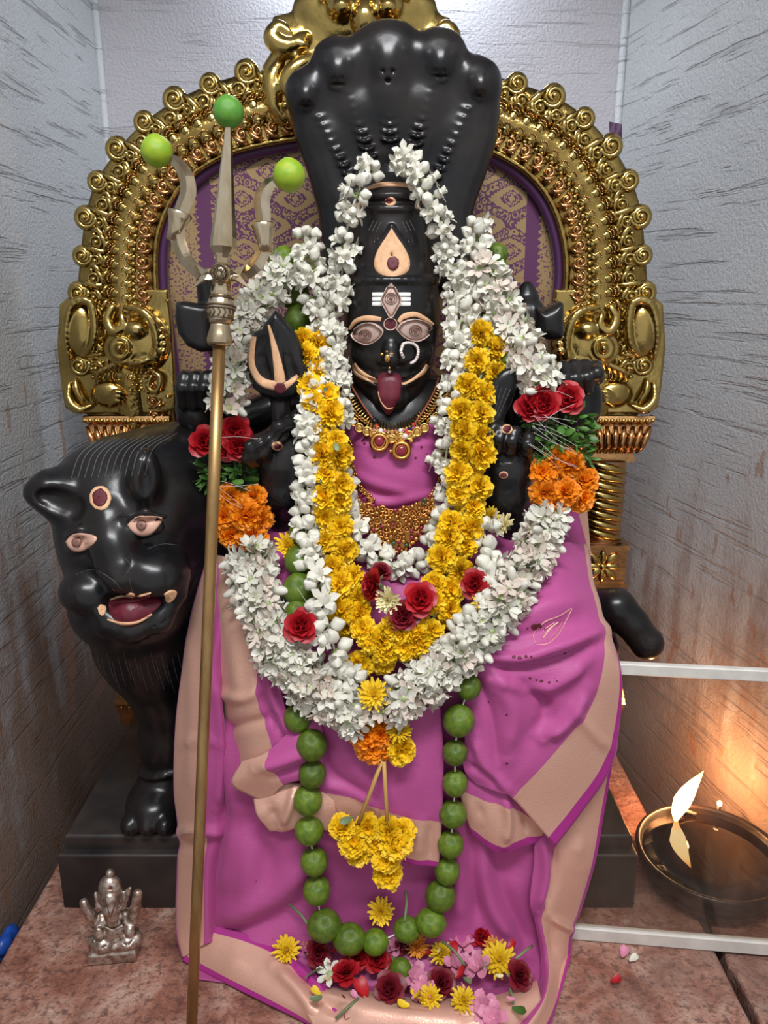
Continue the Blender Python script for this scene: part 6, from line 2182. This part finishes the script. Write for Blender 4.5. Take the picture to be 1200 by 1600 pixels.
# tiny loose petals among the heaped flowers
PET = []
for m_ in ('oleander_pink', 'rose_red', 'rose_dark', 'chrysanthemum_yellow', 'chrysanthemum_cream', 'leaf_dull'):
    mb = MB()
    petal(mb, Matrix.Identity(4), 0.013, 0.008, 0.7, 0.25, 5, tip=.4)
    PET.append(mb.mesh('petal', m_))
q = random.Random(9)
for i in range(44):
    x, y = q.uniform(480, 825), q.uniform(1478, 1565)
    o = inst('petal', PET[i % 6], Matrix.Translation(G(x, y, q.uniform(.034, .056))) @ Matrix.Rotation(q.uniform(0, 6.28), 4, 'Z') @ Matrix.Rotation(q.uniform(-.7, .2), 4, 'Y') @ Matrix.Scale(q.uniform(.8, 1.4), 4))
    cn = ('pink', 'bright red', 'dark crimson', 'yellow', 'cream', 'dull green')[i % 6]
    if i % 6 == 5:
        o.name = 'leaf_scrap'
        tag(o, 'tiny dull green leaf scrap scattered among the heaped flowers', 'leaf', 'leaf scraps in the heap')
    else:
        tag(o, 'tiny loose %s petal scattered among the heaped flowers' % cn, 'petal', '%s petals in the heap' % cn)
# loose petals on the ledge and hem
def fallen(x, y, z, m, k, lab, rot):
    mb = MB()
    petal(mb, Matrix.Identity(4), 0.018 * k, 0.013 * k, 0.6, 0.25, 5, tip=.5)
    o = mb.build('petal', m, mw=Matrix.Translation(G(x, y, z)) @ Matrix.Rotation(rot, 4, 'Z'))
    tag(o, lab, 'petal', 'fallen petals')
fallen(972, 1497, .003, 'oleander_pink', 1.0, 'pink petal on the ledge just in front of the glass rail', 1.0)
fallen(984, 1503, .003, 'white_petal', .8, 'thin white petal beside the pink one on the ledge', .5)
fallen(954, 1536, .003, 'rose_red', .9, 'red rose petal alone on the bare ledge', .3)
fallen(572, 1562, .040, 'rose_red', 1.5, 'red rose petal lying on the front hem', 2.0)
fallen(540, 1594, .030, 'rose_dark', 1.0, 'curled dark petal at the lower hem edge', 1.0)
fallen(500, 1556, .040, 'chrysanthemum_yellow', .8, 'yellow petal on the hem left of the heap', 2.5)
fallen(640, 1574, .044, 'chrysanthemum_yellow', .9, 'yellow petal on the hem below the faded rose', 3.0)
fallen(705, 1572, .044, 'chrysanthemum_yellow', .9, 'yellow petal on the hem beside the face-down bloom', .2)
# ================================================================== brass trident in front
m, N, L, b = nodes('trident_brass')
tc = N.new('ShaderNodeTexCoord').outputs['Object']
c = ramp(N, L, noise(N, L, mapping(N, L, tc, (40, 40, 12)), 1.0, 5, 0.6), [(0.3, (0.44, 0.32, 0.18)), (0.65, (0.72, 0.61, 0.44))])
L.new(c, b.inputs['Base Color'])
b.inputs['Metallic'].default_value = 1.0
b.inputs['Roughness'].default_value = 0.2
m, N, L, b = nodes('pole_brass')
tc = N.new('ShaderNodeTexCoord').outputs['Object']
c = ramp(N, L, noise(N, L, mapping(N, L, tc, (60, 60, 9)), 1.0, 5, 0.65), [(0.3, (0.30, 0.17, 0.065)), (0.65, (0.50, 0.31, 0.13))])
L.new(c, b.inputs['Base Color'])
b.inputs['Metallic'].default_value = 0.85
b.inputs['Roughness'].default_value = 0.40
mat('engraving', (0.10, 0.065, 0.035), 0.5, 0.5)

TA, TB = G(298, 1640, 0.001), P(357, 190, .930)
def YT(py):
    lo_, hi_ = 0.0, 1.2
    for _ in range(40):
        mid = (lo_ + hi_) / 2
        q = TA + (TB - TA) * mid
        v = q - CAMP
        cz = v.y * CP - v.z * SP
        yy = 800 - FPX * (v.y * SP + v.z * CP) / cz
        if yy > py:
            lo_ = mid
        else:
            hi_ = mid
    return (TA + (TB - TA) * lo_).y
def TP(px, py, dy=0.0):
    return P(px, py, YT(py) + dy)
def TC(py):                                  # centre line of the pole
    f = (YT(py) - TA.y) / (TB.y - TA.y)
    return TA + (TB - TA) * f
tri = thing('trident', 'tall brass trident with limes on its three points, standing in front', 'trident', TA)
sT = S(340, 500, YT(500))
mb = MB()
mb.tube([TC(1640), TC(1400), TC(1100), TC(800), TC(536)], [9.2 * sT, 9.4 * sT, 9.6 * sT, 9.8 * sT, 9.8 * sT], 20)
mb.build('pole', 'pole_brass', tri)
axis = (TB - TA).normalized()
def lathe_T(profile, name, m, seg=24, parent=None):
    """(py, radius px) rings round the pole axis"""
    pts = [TC(py) for py, r in profile]
    mb = MB()
    mb.tube(pts, [r * sT for py, r in profile], seg)
    return mb.build(name, m, parent or tri)
lathe_T([(541, 10.5), (540, 17), (536, 19.5), (531, 20), (522, 18), (510, 15), (506, 15)], 'socket', 'trident_brass')
bulb = lathe_T([(506, 15), (505, 17), (500, 18), (496, 20.5), (486, 21.5), (475, 21), (466, 18.5), (462, 16.5)], 'bulb', 'trident_brass')
lathe_T([(463, 15.5), (461, 16.5), (455, 17), (448, 15.5), (440, 15), (430, 14), (415, 11)], 'neck', 'trident_brass')
for py, r in ((498, 20.3), (483, 22.0), (478, 22.0), (466, 19.0)):
    c0 = TC(py)
    mb = MB()
    R = axis.to_track_quat('Y', 'Z').to_matrix()
    mb.torus(c0, r * sT, 0.0010, 28, 5, R=R)
    mb.build('engraved_ring', 'engraving', bulb)
for k in range(7):                                              # small petals cut in the bulb
    a = -1.2 + 0.4 * k
    R = axis.to_track_quat('Y', 'Z').to_matrix()
    # nearest frame: x across, toward camera
    x = Vector((1, 0, 0)); x = (x - axis * x.dot(axis)).normalized(); yv = axis.cross(x)
    if yv.y > 0:
        yv = -yv
    mb = MB()
    pts = []
    for t in np.linspace(-1, 1, 9):
        aa = a + 0.16 * math.cos(t * PI / 2) * (1 if k % 2 else 1)
        pts.append(TC(490 + 6 * t) + (x * math.sin(aa) + yv * math.cos(aa)) * 21.6 * sT)
    mb.tube(pts, 0.0008, 4)
    mb.build('engraved_petal', 'engraving', bulb)
# middle blade: eight-sided spike
mb = MB()
prof = [(424, 8), (404, 11), (398, 14), (388, 21), (372, 20), (330, 15.5), (280, 11.5), (235, 7.5), (196, 4.5)]
mb.tube([TC(py) + Vector((0, 0, 0)) for py, r in prof], [r * sT for py, r in prof], 8)
mb.build('middle_blade', 'trident_brass', tri, smooth=False)
for side, path, rads in (('l', [(345, 428), (316, 428), (294, 410), (281, 385), (277, 360), (281, 334)], [9, 9.5, 10.5, 11.5, 12.5, 14]),
                         ('r', [(345, 428), (374, 430), (396, 418), (410, 395), (414, 372), (412, 352)], [9, 9.5, 10.5, 11.5, 12.5, 14])):
    pts = [TP(*p) for p in path]
    q = catmull([(*p, r) for p, r in zip(pts, rads)], 26)
    mb = MB()
    mb.tube([Vector(a[:3]) for a in q], [a[3] * sT for a in q], 4, flat=0.8, nrm=(0, -1, 0.2))
    pr = mb.build('prong', 'trident_brass', tri, smooth=False)
    up = [(281, 336), (288, 318), (294, 300), (291, 276), (279, 256), (262, 243)] if side == 'l' else [(412, 354), (411, 335), (409, 316), (413, 300), (424, 286), (440, 278)]
    rr = [11, 12, 12.5, 11.5, 9, 5]
    q = catmull([(*TP(*p), r) for p, r in zip(up, rr)], 24)
    mb = MB()
    mb.tube([Vector(a[:3]) for a in q], [a[3] * sT for a in q], 4, flat=0.8, nrm=(0, -1, 0.2))
    mb.build('prong_tip', 'trident_brass', tri, smooth=False)
    e = Vector(TP(*path[-1]))
    d = (TP(*up[1]) - TP(*path[-2])).normalized()
    mb = MB()
    mb.tube([e - d * 0.030, e - d * 0.016, e - d * 0.006, e, e + d * 0.0015], [10.5 * sT, 12 * sT, 16 * sT, 19.5 * sT, 17 * sT], 12)
    mb.build('flared_collar', 'trident_brass', tri)
    sg = -1 if side == 'l' else 1                                # star fins beside the hub
    for pts_ in ([(345, 436), (345 + sg * 24, 440), (345 + sg * 46, 452), (345 + sg * 30, 430), (345 + sg * 18, 424)], [(345, 418), (345 + sg * 20, 424), (345 + sg * 40, 412), (345 + sg * 30, 430), (345 + sg * 10, 434)]):
        mb = MB()
        f_ = [TP(x, y, -0.011) for x, y in pts_]
        b_ = [TP(x, y, 0.008) for x, y in pts_]
        cF = sum(f_, Vector()) / 5 + Vector((0, -0.004, 0))
        n = 5
        mb.add([cF] + f_ + b_, [(0, 1 + k, 1 + (k + 1) % n) for k in range(n)] + [(1 + k, 1 + n + k, 1 + n + (k + 1) % n, 1 + (k + 1) % n) for k in range(n)] + [tuple(range(1 + n, 1 + 2 * n))])
        mb.build('hub_fin', 'trident_brass', tri, smooth=False)
hubc = TP(344, 427, -0.014)
mb = MB()
mb.ell(hubc + Vector((0, 0.006, 0)), (17 * sT, 0.012, 17 * sT), 20, 10)
hub = mb.build('hub', 'trident_brass', tri)
mb = MB()
mb.torus(hubc + Vector((0, -0.0045, 0)), 12.5 * sT, 0.0010, 24, 5)
mb.build('engraved_ring', 'engraving', hub)
for k in range(8):
    a = k * PI / 4
    mb = MB()
    d = Vector((math.cos(a), 0, math.sin(a)))
    e = Vector((-math.sin(a), 0, math.cos(a)))
    o3 = hubc + Vector((0, -0.0056, 0))
    mb.tube([o3 + d * 3 * sT, o3 + d * 7 * sT + e * 2 * sT, o3 + d * 11.5 * sT, o3 + d * 7 * sT - e * 2 * sT, o3 + d * 3 * sT], 0.0006, 4)
    mb.build('engraved_petal', 'engraving', hub)
for x, y, r, me, lab in ((357, 175, 24, LIME_D, 'deep green lime stuck on the middle point of the trident'),
                         (245, 236, 24.5, LIME_B, 'bright green lime stuck on the lion-side point of the trident'),
                         (452, 274, 25.5, LIME_B, 'yellow-green lime stuck on the trident point beside the cobra hood')):
    p = TP(x, y)
    s = S(x, y, p.y) * r
    o = inst('lime', me, xform(p, (rg.uniform(-.4, .4), -.3, 1), (s, s, s * 0.95), rg.uniform(0, 6)))
    tag(o, lab, 'lime', 'limes on the trident')

# ================================================================== jewellery
mat('jewel_gold', (0.72, 0.43, 0.13), 0.28, 1.0)
mat('antique_gold', (0.62, 0.30, 0.085), 0.34, 1.0)
mat('ruby', (0.22, 0.012, 0.03), 0.2)
mat('emerald', (0.03, 0.07, 0.03), 0.2)
mat('bead_red', (0.60, 0.03, 0.02), 0.3)
mat('bead_black', (0.01, 0.01, 0.01), 0.25)
mat('pearl', (0.80, 0.70, 0.66), 0.25)
mat('red_cord', (0.28, 0.07, 0.035), 0.6)
bvC = bvh_of(head, body, *[o for o in bpy.data.objects if o.name in ('bodice',)])
sJ = S(612, 650, .99)
GB = MB(); GB.ell((0, 0, 0), 1, 10, 7)
BALL = {k: GB.mesh('bead', k) for k in ('jewel_gold', 'antique_gold', 'bead_red', 'bead_black', 'pearl', 'ruby', 'emerald')}
tb = MB(); tb.torus((0, 0, 0), 1.0, 0.32, 14, 5)
RING = {k: tb.mesh('ring', k) for k in ('jewel_gold', 'antique_gold')}
def put(name, me, x, y, r, off, parent, Y=None):
    p = P(x, y, Y) if Y else onto(bvC, x, y, off)
    sc_ = r if isinstance(r, tuple) else (r, r, r)
    v = (CAMP - p).normalized()
    R = v.to_track_quat('-Y', 'Z').to_matrix().to_4x4()
    return inst(name, me, Matrix.Translation(p) @ R @ Matrix.Diagonal((*[q * sJ for q in sc_], 1)), parent)

col_n = thing('gold_collar', 'gold coin-edged collar necklace close round the stone neck', 'necklace', P(612, 668, .98))
arc = catmull([(543, 596), (552, 622), (568, 645), (590, 660), (612, 667), (636, 661), (658, 645), (676, 620), (688, 594)], 46)
tng = np.gradient(arc, axis=0)
for i in range(46):
    t = tng[i] / np.linalg.norm(tng[i])
    nrm_ = np.array((-t[1], t[0]))
    if nrm_[1] < 0:
        nrm_ = -nrm_
    p0, p1 = arc[i] - nrm_ * 5, arc[i] + nrm_ * 16
    mb = MB()
    mb.tube([onto(bvC, *p0, .0035), onto(bvC, *((p0 + p1) / 2), .0045), onto(bvC, *p1, .004)], [0.0009, 0.0014, 0.0012], 5)
    mb.build('collar_spoke', 'jewel_gold', col_n)
    put('collar_ring', RING['jewel_gold'], *(arc[i] + nrm_ * 9), 2.6, .0052, col_n)
    if i % 2 == 0:
        q = arc[i] + nrm_ * 20
        put('coin', RING['jewel_gold'], *q, 6.4, .0085, col_n)
        put('coin_boss', BALL['jewel_gold'], *q, (5.5, 1.6, 5.5), .0078, col_n)

pn = thing('pendant_cord', 'brown cord with red and black beads and two round gold pendants', 'necklace', P(612, 700, .97))
for path in ([(550, 606), (562, 625), (578, 648), (596, 674)], [(684, 596), (676, 616), (662, 640), (644, 666)]):
    mb = MB()
    mb.tube([onto(bvC, *q, .0062) for q in catmull(path, 14)], 0.0014, 6)
    mb.build('cord', 'red_cord', pn)
for x, y, r, m in ((586, 660, 5.5, 'bead_black'), (590, 669, 4.2, 'bead_red'), (595, 675, 4.2, 'pearl'), (644, 666, 4, 'bead_red'), (640, 671, 4, 'bead_black'), (637, 677, 4.6, 'bead_red'),
                   (633, 683, 5, 'pearl'), (646, 683, 4, 'jewel_gold'), (642, 691, 4.4, 'jewel_gold'), (610, 704, 4, 'antique_gold'), (580, 672, 4, 'jewel_gold'), (626, 674, 3.6, 'pearl'), (620, 678, 3.4, 'antique_gold'), (611, 694, 3, 'antique_gold')):
    put('bead', BALL[m], x, y, r, .0075, pn)
mb = MB()
mb.tube([onto(bvC, 599, 680, .008), onto(bvC, 624, 688, .008)], 2.6 * sJ, 8)
mb.build('gold_tube', 'jewel_gold', pn)
for x, y in ((593, 695), (627, 703)):
    d_ = put('pendant', BALL['antique_gold'], x, y, (13, 3.2, 13), .0070, pn)
    put('pendant_rim', RING['antique_gold'], x, y, 12.2, .0085, pn)
    put('pendant_stone', BALL['ruby'], x, y - 1, (7.5, 3.6, 8), .0095, pn)
    put('pendant_loop', RING['jewel_gold'], x + 2, y - 15, 3, .0085, pn)
for x, y in ((604, 664), (610, 660), (612, 668), (606, 672), (616, 662)):
    inst('marigold_petal', LEAF_S, xform(onto(bvC, x, y, .008), (rg.uniform(-.5, .5), -.8, rg.uniform(-.5, .5)), .45, 1), pn)

ln_ = thing('gold_long_necklace', 'long antique gold necklace with cupped links and crescent pendant on the bodice', 'necklace', P(615, 830, .955))
for path in ([(546, 694), (548, 722), (554, 748), (564, 770), (578, 788)], [(698, 690), (694, 722), (688, 752), (678, 778)]):
    q = catmull(path, 15)
    t_ = np.gradient(q, axis=0)
    for i in range(15):
        t = t_[i] / np.linalg.norm(t_[i])
        nn = np.array((-t[1], t[0]))
        for k in (-1, 1):
            x, y = q[i] + nn * 5.0 * k + t * 2.4 * k
            put('cup_link', RING['antique_gold'], x, y, 3.6, .0055, ln_)
            put('cup_boss', BALL['antique_gold'], x, y, (3.0, 2.4, 3.0), .0035, ln_)
        x, y = q[i] + nn * (8.5 if path[0][0] < 600 else -8.5) * (-1)
        put('link_bead', BALL['antique_gold'], x, y, 2.4, .0055, ln_)
pol = [(562, 782), (582, 790), (612, 797), (648, 788), (674, 772), (676, 796), (664, 822), (648, 846), (624, 862), (600, 856), (584, 836), (568, 812)]
def in_poly(x, y, pl):
    r = False
    for i in range(len(pl)):
        (x0, y0), (x1, y1) = pl[i - 1], pl[i]
        if (y0 > y) != (y1 > y) and x < x0 + (y - y0) * (x1 - x0) / (y1 - y0):
            r = not r
    return r
YPN = .952
mb = MB()
fr = [P(x, y, YPN + .004) for x, y in pol]
bk = [P(x, y, YPN + .008) for x, y in pol]
n = len(pol)
mb.add(fr + bk, [tuple(range(n)), tuple(range(n, 2 * n))[::-1]] + [(k, n + k, n + (k + 1) % n, (k + 1) % n) for k in range(n)])
mb.build('pendant_plate', 'antique_gold', ln_, smooth=False)
q = random.Random(3)
pts = []
tries = 0
while len(pts) < 105 and tries < 6000:
    tries += 1
    x, y = q.uniform(560, 678), q.uniform(772, 864)
    if in_poly(x, y, pol) and all(math.hypot(x - a, y - b_) > 7.0 for a, b_ in pts):
        pts.append((x, y))
for i, (x, y) in enumerate(pts):
    k = i % 5
    if k < 2:
        put('filigree_ring', RING['antique_gold'], x, y, q.uniform(4.2, 5.6), 0, ln_, YPN)
        put('filigree_boss', BALL['antique_gold'], x, y, 2.2, 0, ln_, YPN - .001)
    elif k < 4:
        put('gold_bead', BALL['antique_gold'], x, y, q.uniform(3, 4.2), 0, ln_, YPN - .002)
    else:
        put('stone', BALL['ruby' if q.random() < .75 else 'emerald'], x, y, (3.4, 2.4, 3.4), 0, ln_, YPN - .002)
edge_pts = catmull(pol[4:] + [pol[0]], 30)
for x, y in edge_pts:
    put('edge_bead', BALL['antique_gold'], x, y, 3.2, 0, ln_, YPN)

nr = thing('nose_ring', 'pearl-studded gold nose ring curling over the cheek of the idol', 'nose ring', P(636, 548, .985))
ring_pts = []
for k in range(24):
    a = math.radians(215 - k * 12.6)
    x, y = 636 + 15 * math.cos(a), 550 - 16 * math.sin(a)
    p = onto(bvH, x, y, .0055)
    ring_pts.append(p)
    put('ring_pearl', BALL['pearl'], 0, 0, 2.6, 0, nr, 1.0) if False else inst('ring_pearl', BALL['pearl'], Matrix.Translation(p) @ Matrix.Scale(2.5 * sJ, 4), nr)
mb = MB()
mb.tube([Vector(q_) for q_ in catmull(ring_pts, 50)], 0.0013, 6)
mb.build('ring_wire', 'jewel_gold', nr)
ns = thing('nose_pendant', 'small gold nose pendant with a pearl drop above the tongue', 'nose ring', P(607, 570, .975))
for x, y, r, m in ((607, 560, (4.5, 2.5, 6), 'jewel_gold'), (602, 556, 2.8, 'jewel_gold'), (612, 556, 2.8, 'jewel_gold'), (607, 552, 2.4, 'jewel_gold'), (609, 570, 2.2, 'jewel_gold'), (609, 577, 2.6, 'pearl'), (607, 561, (2, 2.8, 2.6), 'ruby')):
    inst('nose_bead', BALL[m], Matrix.Translation(onto(bvH, x, y, .006)) @ Matrix.Diagonal((*[(r if isinstance(r, tuple) else (r, r, r))[k] * sJ for k in range(3)], 1)), ns)

# ================================================================== silver elephant-headed figurine
m, N, L, b = nodes('tarnished_silver')
tc = N.new('ShaderNodeTexCoord').outputs['Object']
geo = N.new('ShaderNodeNewGeometry')
c = ramp(N, L, noise(N, L, tc, 130, 5, 0.6), [(0.36, (0.28, 0.17, 0.11)), (0.60, (0.62, 0.55, 0.49))])
L.new(c, b.inputs['Base Color'])
b.inputs['Metallic'].default_value = 0.85
b.inputs['Roughness'].default_value = 0.36
gz = G(180, 1506, 0.0)
gan = thing('seated_figurine', 'small silver elephant-headed seated figurine on the stone ledge', 'figurine', gz)
YG = gz.y + 0.018
sG = S(180, 1440, YG)
Q = lambda x, y, h=0.0: P(x, y, YG - h)
sc = Sculpt((Q(120, 1500).x - .004, YG - .032, 0.001), (Q(235, 1500).x, YG + .024, Q(175, 1350).z + .006), 0.0011)
E = lambda x, y, rx, ry, d, h=0.0, k=0.002, op='add', R=None: sc.ell(Q(x, y, h), (rx * sG, d, ry * sG), k, op, R)
T = lambda pts, r, k=0.002, op='add': sc.chain([Q(*p) for p in pts], [q_ * sG for q_ in r], k, op)
RZ = Matrix.Rotation(math.radians(6), 3, 'Z')
zb = Q(180, 1490).z
sc.box((Q(181, 1495).x, YG, 0.009), (0.033, 0.020, 0.0085), 0.003, R=RZ)
sc.box((Q(182, 1485).x, YG, 0.0225), (0.030, 0.017, 0.0055), 0.002, R=RZ)
E(180, 1448, 27, 27, 0.016, 0.0, 0.005)
E(178, 1455, 18, 18, 0.012, 0.006, 0.005)
T([(184, 1472, .008), (160, 1476, .014), (148, 1472, .008)], [10, 12, 11], 0.003)
T([(180, 1474, .008), (200, 1472, .014), (212, 1466, .008)], [10, 12, 11], 0.003)
T([(160, 1480, .010), (180, 1478, .020), (198, 1468, .016)], [6, 7, 5], 0.002)
E(173, 1400, 20, 24, 0.013, 0.004, 0.004)
T([(172, 1402, .016), (172, 1418, .020), (174, 1432, .020), (176, 1440, .016)], [12.5, 11, 9.5, 8], 0.003)
T([(184, 1424, .010), (188, 1432, .014)], [5, 4])
sc.ell(Q(172, 1386, .004), (17.5 * sG, 0.013, 20 * sG), 0.002)
E(172, 1364, 6.5, 6.5, 0.006, 0.004, 0.002)
for y in (1396, 1374):
    sc.ell(Q(172, y, .004), (19.5 * sG if y > 1380 else 10 * sG, 0.0135 if y > 1380 else .008, 2.6 * sG), 0.001)
for i in range(5):
    T([(150 + i * 2.0, 1396 + i * 2, .000), (152 + i * 2, 1416 + i, .004)], [3.2, 3.2], 0.001)
    T([(203 - i * 2.4, 1388 + i * 2, .000), (196 - i * 2, 1414 + i, .004)], [3.4, 3.2], 0.001)
T([(160, 1432, .000), (150, 1442, .004), (142, 1430, .006), (131, 1410, .006)], [9, 8.5, 8, 6.5], 0.003)
T([(196, 1430, .000), (208, 1436, .004), (212, 1418, .006), (215, 1396, .006)], [9, 8.5, 8, 7], 0.003)
for i in range(4):
    for a0, b0 in (((137 - i * 2.5, 1425 - i * 5), (129 - i * 0 - i * 2, 1420 - i * 4)), ((218 - i * 0, 1416 - i * 6), (209, 1419 - i * 6))):
        pass
T([(160, 1440, .006), (152, 1452, .012), (156, 1462, .018)], [7, 6.5, 6], 0.002)
E(154, 1456, 8, 9, 0.006, 0.016)
T([(196, 1440, .006), (204, 1450, .012), (202, 1458, .016)], [7, 6.5, 6], 0.002)
E(203, 1456, 8, 9, 0.006, 0.015)
for i in range(5):
    T([(144 + i * 4, 1468 + i * 2.5, .0155), (160 + i * 2, 1482 - i, .0235)], [1.0, 1.0], 0.0008, 'sub')
    T([(216 - i * 4, 1463 + i * 2.5, .0155), (200 - i * 2, 1478 - i, .0235)], [1.0, 1.0], 0.0008, 'sub')
    T([(162 + i * 3, 1430 + i * 3, .012), (156 + i * 3, 1446 + i * 3, .014)], [1.0, 1.0], 0.0008, 'sub')
T([(164, 1448, .016), (176, 1454, .019), (190, 1447, .016)], [2.6, 2.8, 2.6], 0.001)
gb = sc.build('figure', 'tarnished_silver', gan)
bvG = bvh_of(gb)
blob('red_dot', bvG, circ(173, 1387, 3.2), 'red_paint', gan, 0.0008, 12)
stroke('engraved_line', bvG, [(163, 1403), (168, 1418), (171, 1430)], [1.2, 1.2], 'engraving', gan, 0.0006, 12)
stroke('engraved_line', bvG, [(183, 1403), (178, 1418), (174, 1430)], [1.2, 1.2], 'engraving', gan, 0.0006, 12)

# ================================================================== oil lamp behind the glass
mat('lamp_iron', (0.030, 0.018, 0.012), 0.34, 0.35, var=0.5, var_scale=30, bump=0.3, bump_scale=60)
mat('lamp_oil', (0.006, 0.003, 0.002), 0.03, spec=0.6)
mat('cotton', (0.25, 0.20, 0.15), 0.9)
LC = Vector((0.508, 1.012, 0.0005))
lamp = thing('oil_lamp', 'wide dark metal oil lamp bowl burning behind the glass screen', 'oil lamp', LC)
LM = Matrix.Translation(LC)
mb = MB()
mb.lathe([(0.045, 0.0), (0.070, 0.001), (0.082, 0.006), (0.090, 0.016), (0.097, 0.020), (0.100, 0.026), (0.099, 0.032), (0.104, 0.036), (0.108, 0.042), (0.108, 0.050), (0.111, 0.054), (0.112, 0.060),
          (0.110, 0.064), (0.106, 0.064), (0.103, 0.060), (0.101, 0.054), (0.092, 0.046), (0.05, 0.040), (0.002, 0.038)], 64, M=LM)
mb.build('bowl', 'lamp_iron', lamp)
mb = MB()
mb.lathe([(0.1015, 0.0530), (0.1005, 0.0540), (0.06, 0.0540), (0.001, 0.0540)], 64, M=LM)
mb.build('oil', 'lamp_oil', lamp)
fb = G(1058, 1279, 0.055)
wk = [fb, fb + Vector((.002, .004, .004)), fb + Vector((.008, .010, .006)), fb + Vector((.02, .014, .004)), fb + Vector((.035, .010, .0))]
mb = MB()
mb.tube(wk, 0.0032, 7)
mb.build('wick', 'cotton', lamp)
e2 = P(1124, 1257, fb.y + .012)
mb = MB()
mb.tube([e2 - Vector((0, 0, .012)), e2 - Vector((0, 0, .004)), e2 - Vector((.0, 0, .001))], 0.003, 7)
mb.build('wick', 'cotton', lamp)
m, N, L, b = nodes('flame')
tc = N.new('ShaderNodeTexCoord').outputs['Generated']
sp = N.new('ShaderNodeSeparateXYZ')
L.new(tc, sp.inputs[0])
b.inputs['Base Color'].default_value = (0, 0, 0, 1)
L.new(ramp(N, L, sp.outputs[2], [(0.0, (1.0, 0.42, 0.10)), (0.18, (1.0, 0.75, 0.38)), (0.7, (1.0, 0.68, 0.28)), (1.0, (1.0, 0.36, 0.06))]), b.inputs['Emission Color'])
b.inputs['Emission Strength'].default_value = 12.0
fp = [P(x, y, fb.y - .004) for x, y in ((1056, 1282), (1058, 1270), (1066, 1252), (1076, 1236), (1086, 1222), (1094, 1212), (1099, 1205))]
mb = MB()
mb.tube([Vector(q_) for q_ in catmull(fp, 22)], list(np.interp(np.linspace(0, 1, 22), [0, .15, .35, .55, .8, 1], [.0030, .0090, .0135, .0122, .0060, .0005])), 14)
mb.build('flame', 'flame', lamp)
mb = MB()
mb.ell(e2 + Vector((0, 0, .002)), (.0042, .0042, .0055), 10, 7)
mb.build('ember_flame', 'flame', lamp)
pl = bpy.data.lights.new('flame_light', 'POINT')
pl.energy, pl.color, pl.shadow_soft_size = 3.6, (1.0, 0.43, 0.16), 0.012
plo = bpy.data.objects.new('flame_light', pl)
link(plo, lamp, Matrix.Translation(fp[3] + Vector((0.006, 0.016, 0.006))))

# ================================================================== glass screen with white rails
mat('white_rail', (0.74, 0.70, 0.64), 0.5, var=0.15, var_scale=40)
m, N, L, b = nodes('dusty_glass')
N.remove(b)
out = N['Material Output']
tr = N.new('ShaderNodeBsdfTransparent')
tr.inputs[0].default_value = (0.93, 0.91, 0.88, 1)  # warm floor reflection put into the glass tint
gl = N.new('ShaderNodeBsdfGlossy')
gl.inputs['Roughness'].default_value = 0.06
gl.inputs[0].default_value = (0.9, 0.85, 0.8, 1)
df = N.new('ShaderNodeBsdfDiffuse')
df.inputs[0].default_value = (0.55, 0.48, 0.42, 1)
tc = N.new('ShaderNodeTexCoord').outputs['Object']
fr_ = N.new('ShaderNodeFresnel')
fr_.inputs[0].default_value = 1.45
m1 = N.new('ShaderNodeMixShader')
L.new(mth(N, L, 'MULTIPLY', fr_.outputs[0], 0.12), m1.inputs[0])
L.new(tr.outputs[0], m1.inputs[1])
L.new(gl.outputs[0], m1.inputs[2])
m2 = N.new('ShaderNodeMixShader')
dm = mth(N, L, 'MULTIPLY', ramp(N, L, noise(N, L, mapping(N, L, tc, (14, 14, 5)), 1.0, 6, 0.7), [(0.42, (0.02,) * 3), (0.75, (0.14,) * 3)]), 0.40)
L.new(dm, m2.inputs[0])
L.new(m1.outputs[0], m2.inputs[1])
L.new(df.outputs[0], m2.inputs[2])
L.new(m2.outputs[0], out.inputs['Surface'])
scr = thing('glass_screen', 'clear glass screen with white rails standing in front of the oil lamp', 'screen', (0.42, 0.89, 0))
def rail_box(name, x0, x1, z0, z1, th, mname):
    f = lambda x: 0.9065 - (x - 0.272) * (0.9065 - 0.878) / 0.27
    mb = MB()
    a, b_ = Vector((x0, f(x0), 0)), Vector((x1, f(x1), 0))
    d = (b_ - a).normalized()
    nn = Vector((-d.y, d.x, 0)) * th / 2
    v = []
    bev = min(.0015, th / 4)
    for p in (a, b_):
        for s_, z in ((-1, z0 + bev), (-1, z1 - bev), (-.7, z1), (.7, z1), (1, z1 - bev), (1, z0 + bev), (.7, z0), (-.7, z0)):
            v.append(p + nn * s_ + Vector((0, 0, z)))
    mb.add(v, [(k, (k + 1) % 8, 8 + (k + 1) % 8, 8 + k) for k in range(8)] + [tuple(range(8))[::-1], tuple(range(8, 16))])
    return mb.build(name, mname, scr, smooth=False)
rail_box('bottom_rail', 0.266, 0.60, 0.0005, 0.022, 0.011, 'white_rail')
rail_box('top_rail', 0.266, 0.60, 0.424, 0.440, 0.010, 'white_rail')
rail_box('glass_pane', 0.268, 0.598, 0.0225, 0.4238, 0.003, 'dusty_glass')

# blue packet squeezed into the gap by the lion-side wall
mat('blue_plastic', (0.02, 0.10, 0.50), 0.35, var=0.4, var_scale=90)
sc = Sculpt((-0.575, .86, -0.09), (-0.53, .95, 0.02), 0.0016)
c0 = G(4, 1462, -0.012)
sc.ell((-0.5525, c0.y, -0.026), (0.011, 0.026, 0.026), 0.004)
sc.ell((-0.551, c0.y - .016, -0.012), (0.010, 0.016, 0.014), 0.004)
sc.ell((-0.554, c0.y + .012, -0.038), (0.011, 0.020, 0.022), 0.004)
o = sc.build('plastic_packet', 'blue_plastic')
tag(o, 'crumpled blue plastic packet in the gap beside the wall', 'packet')
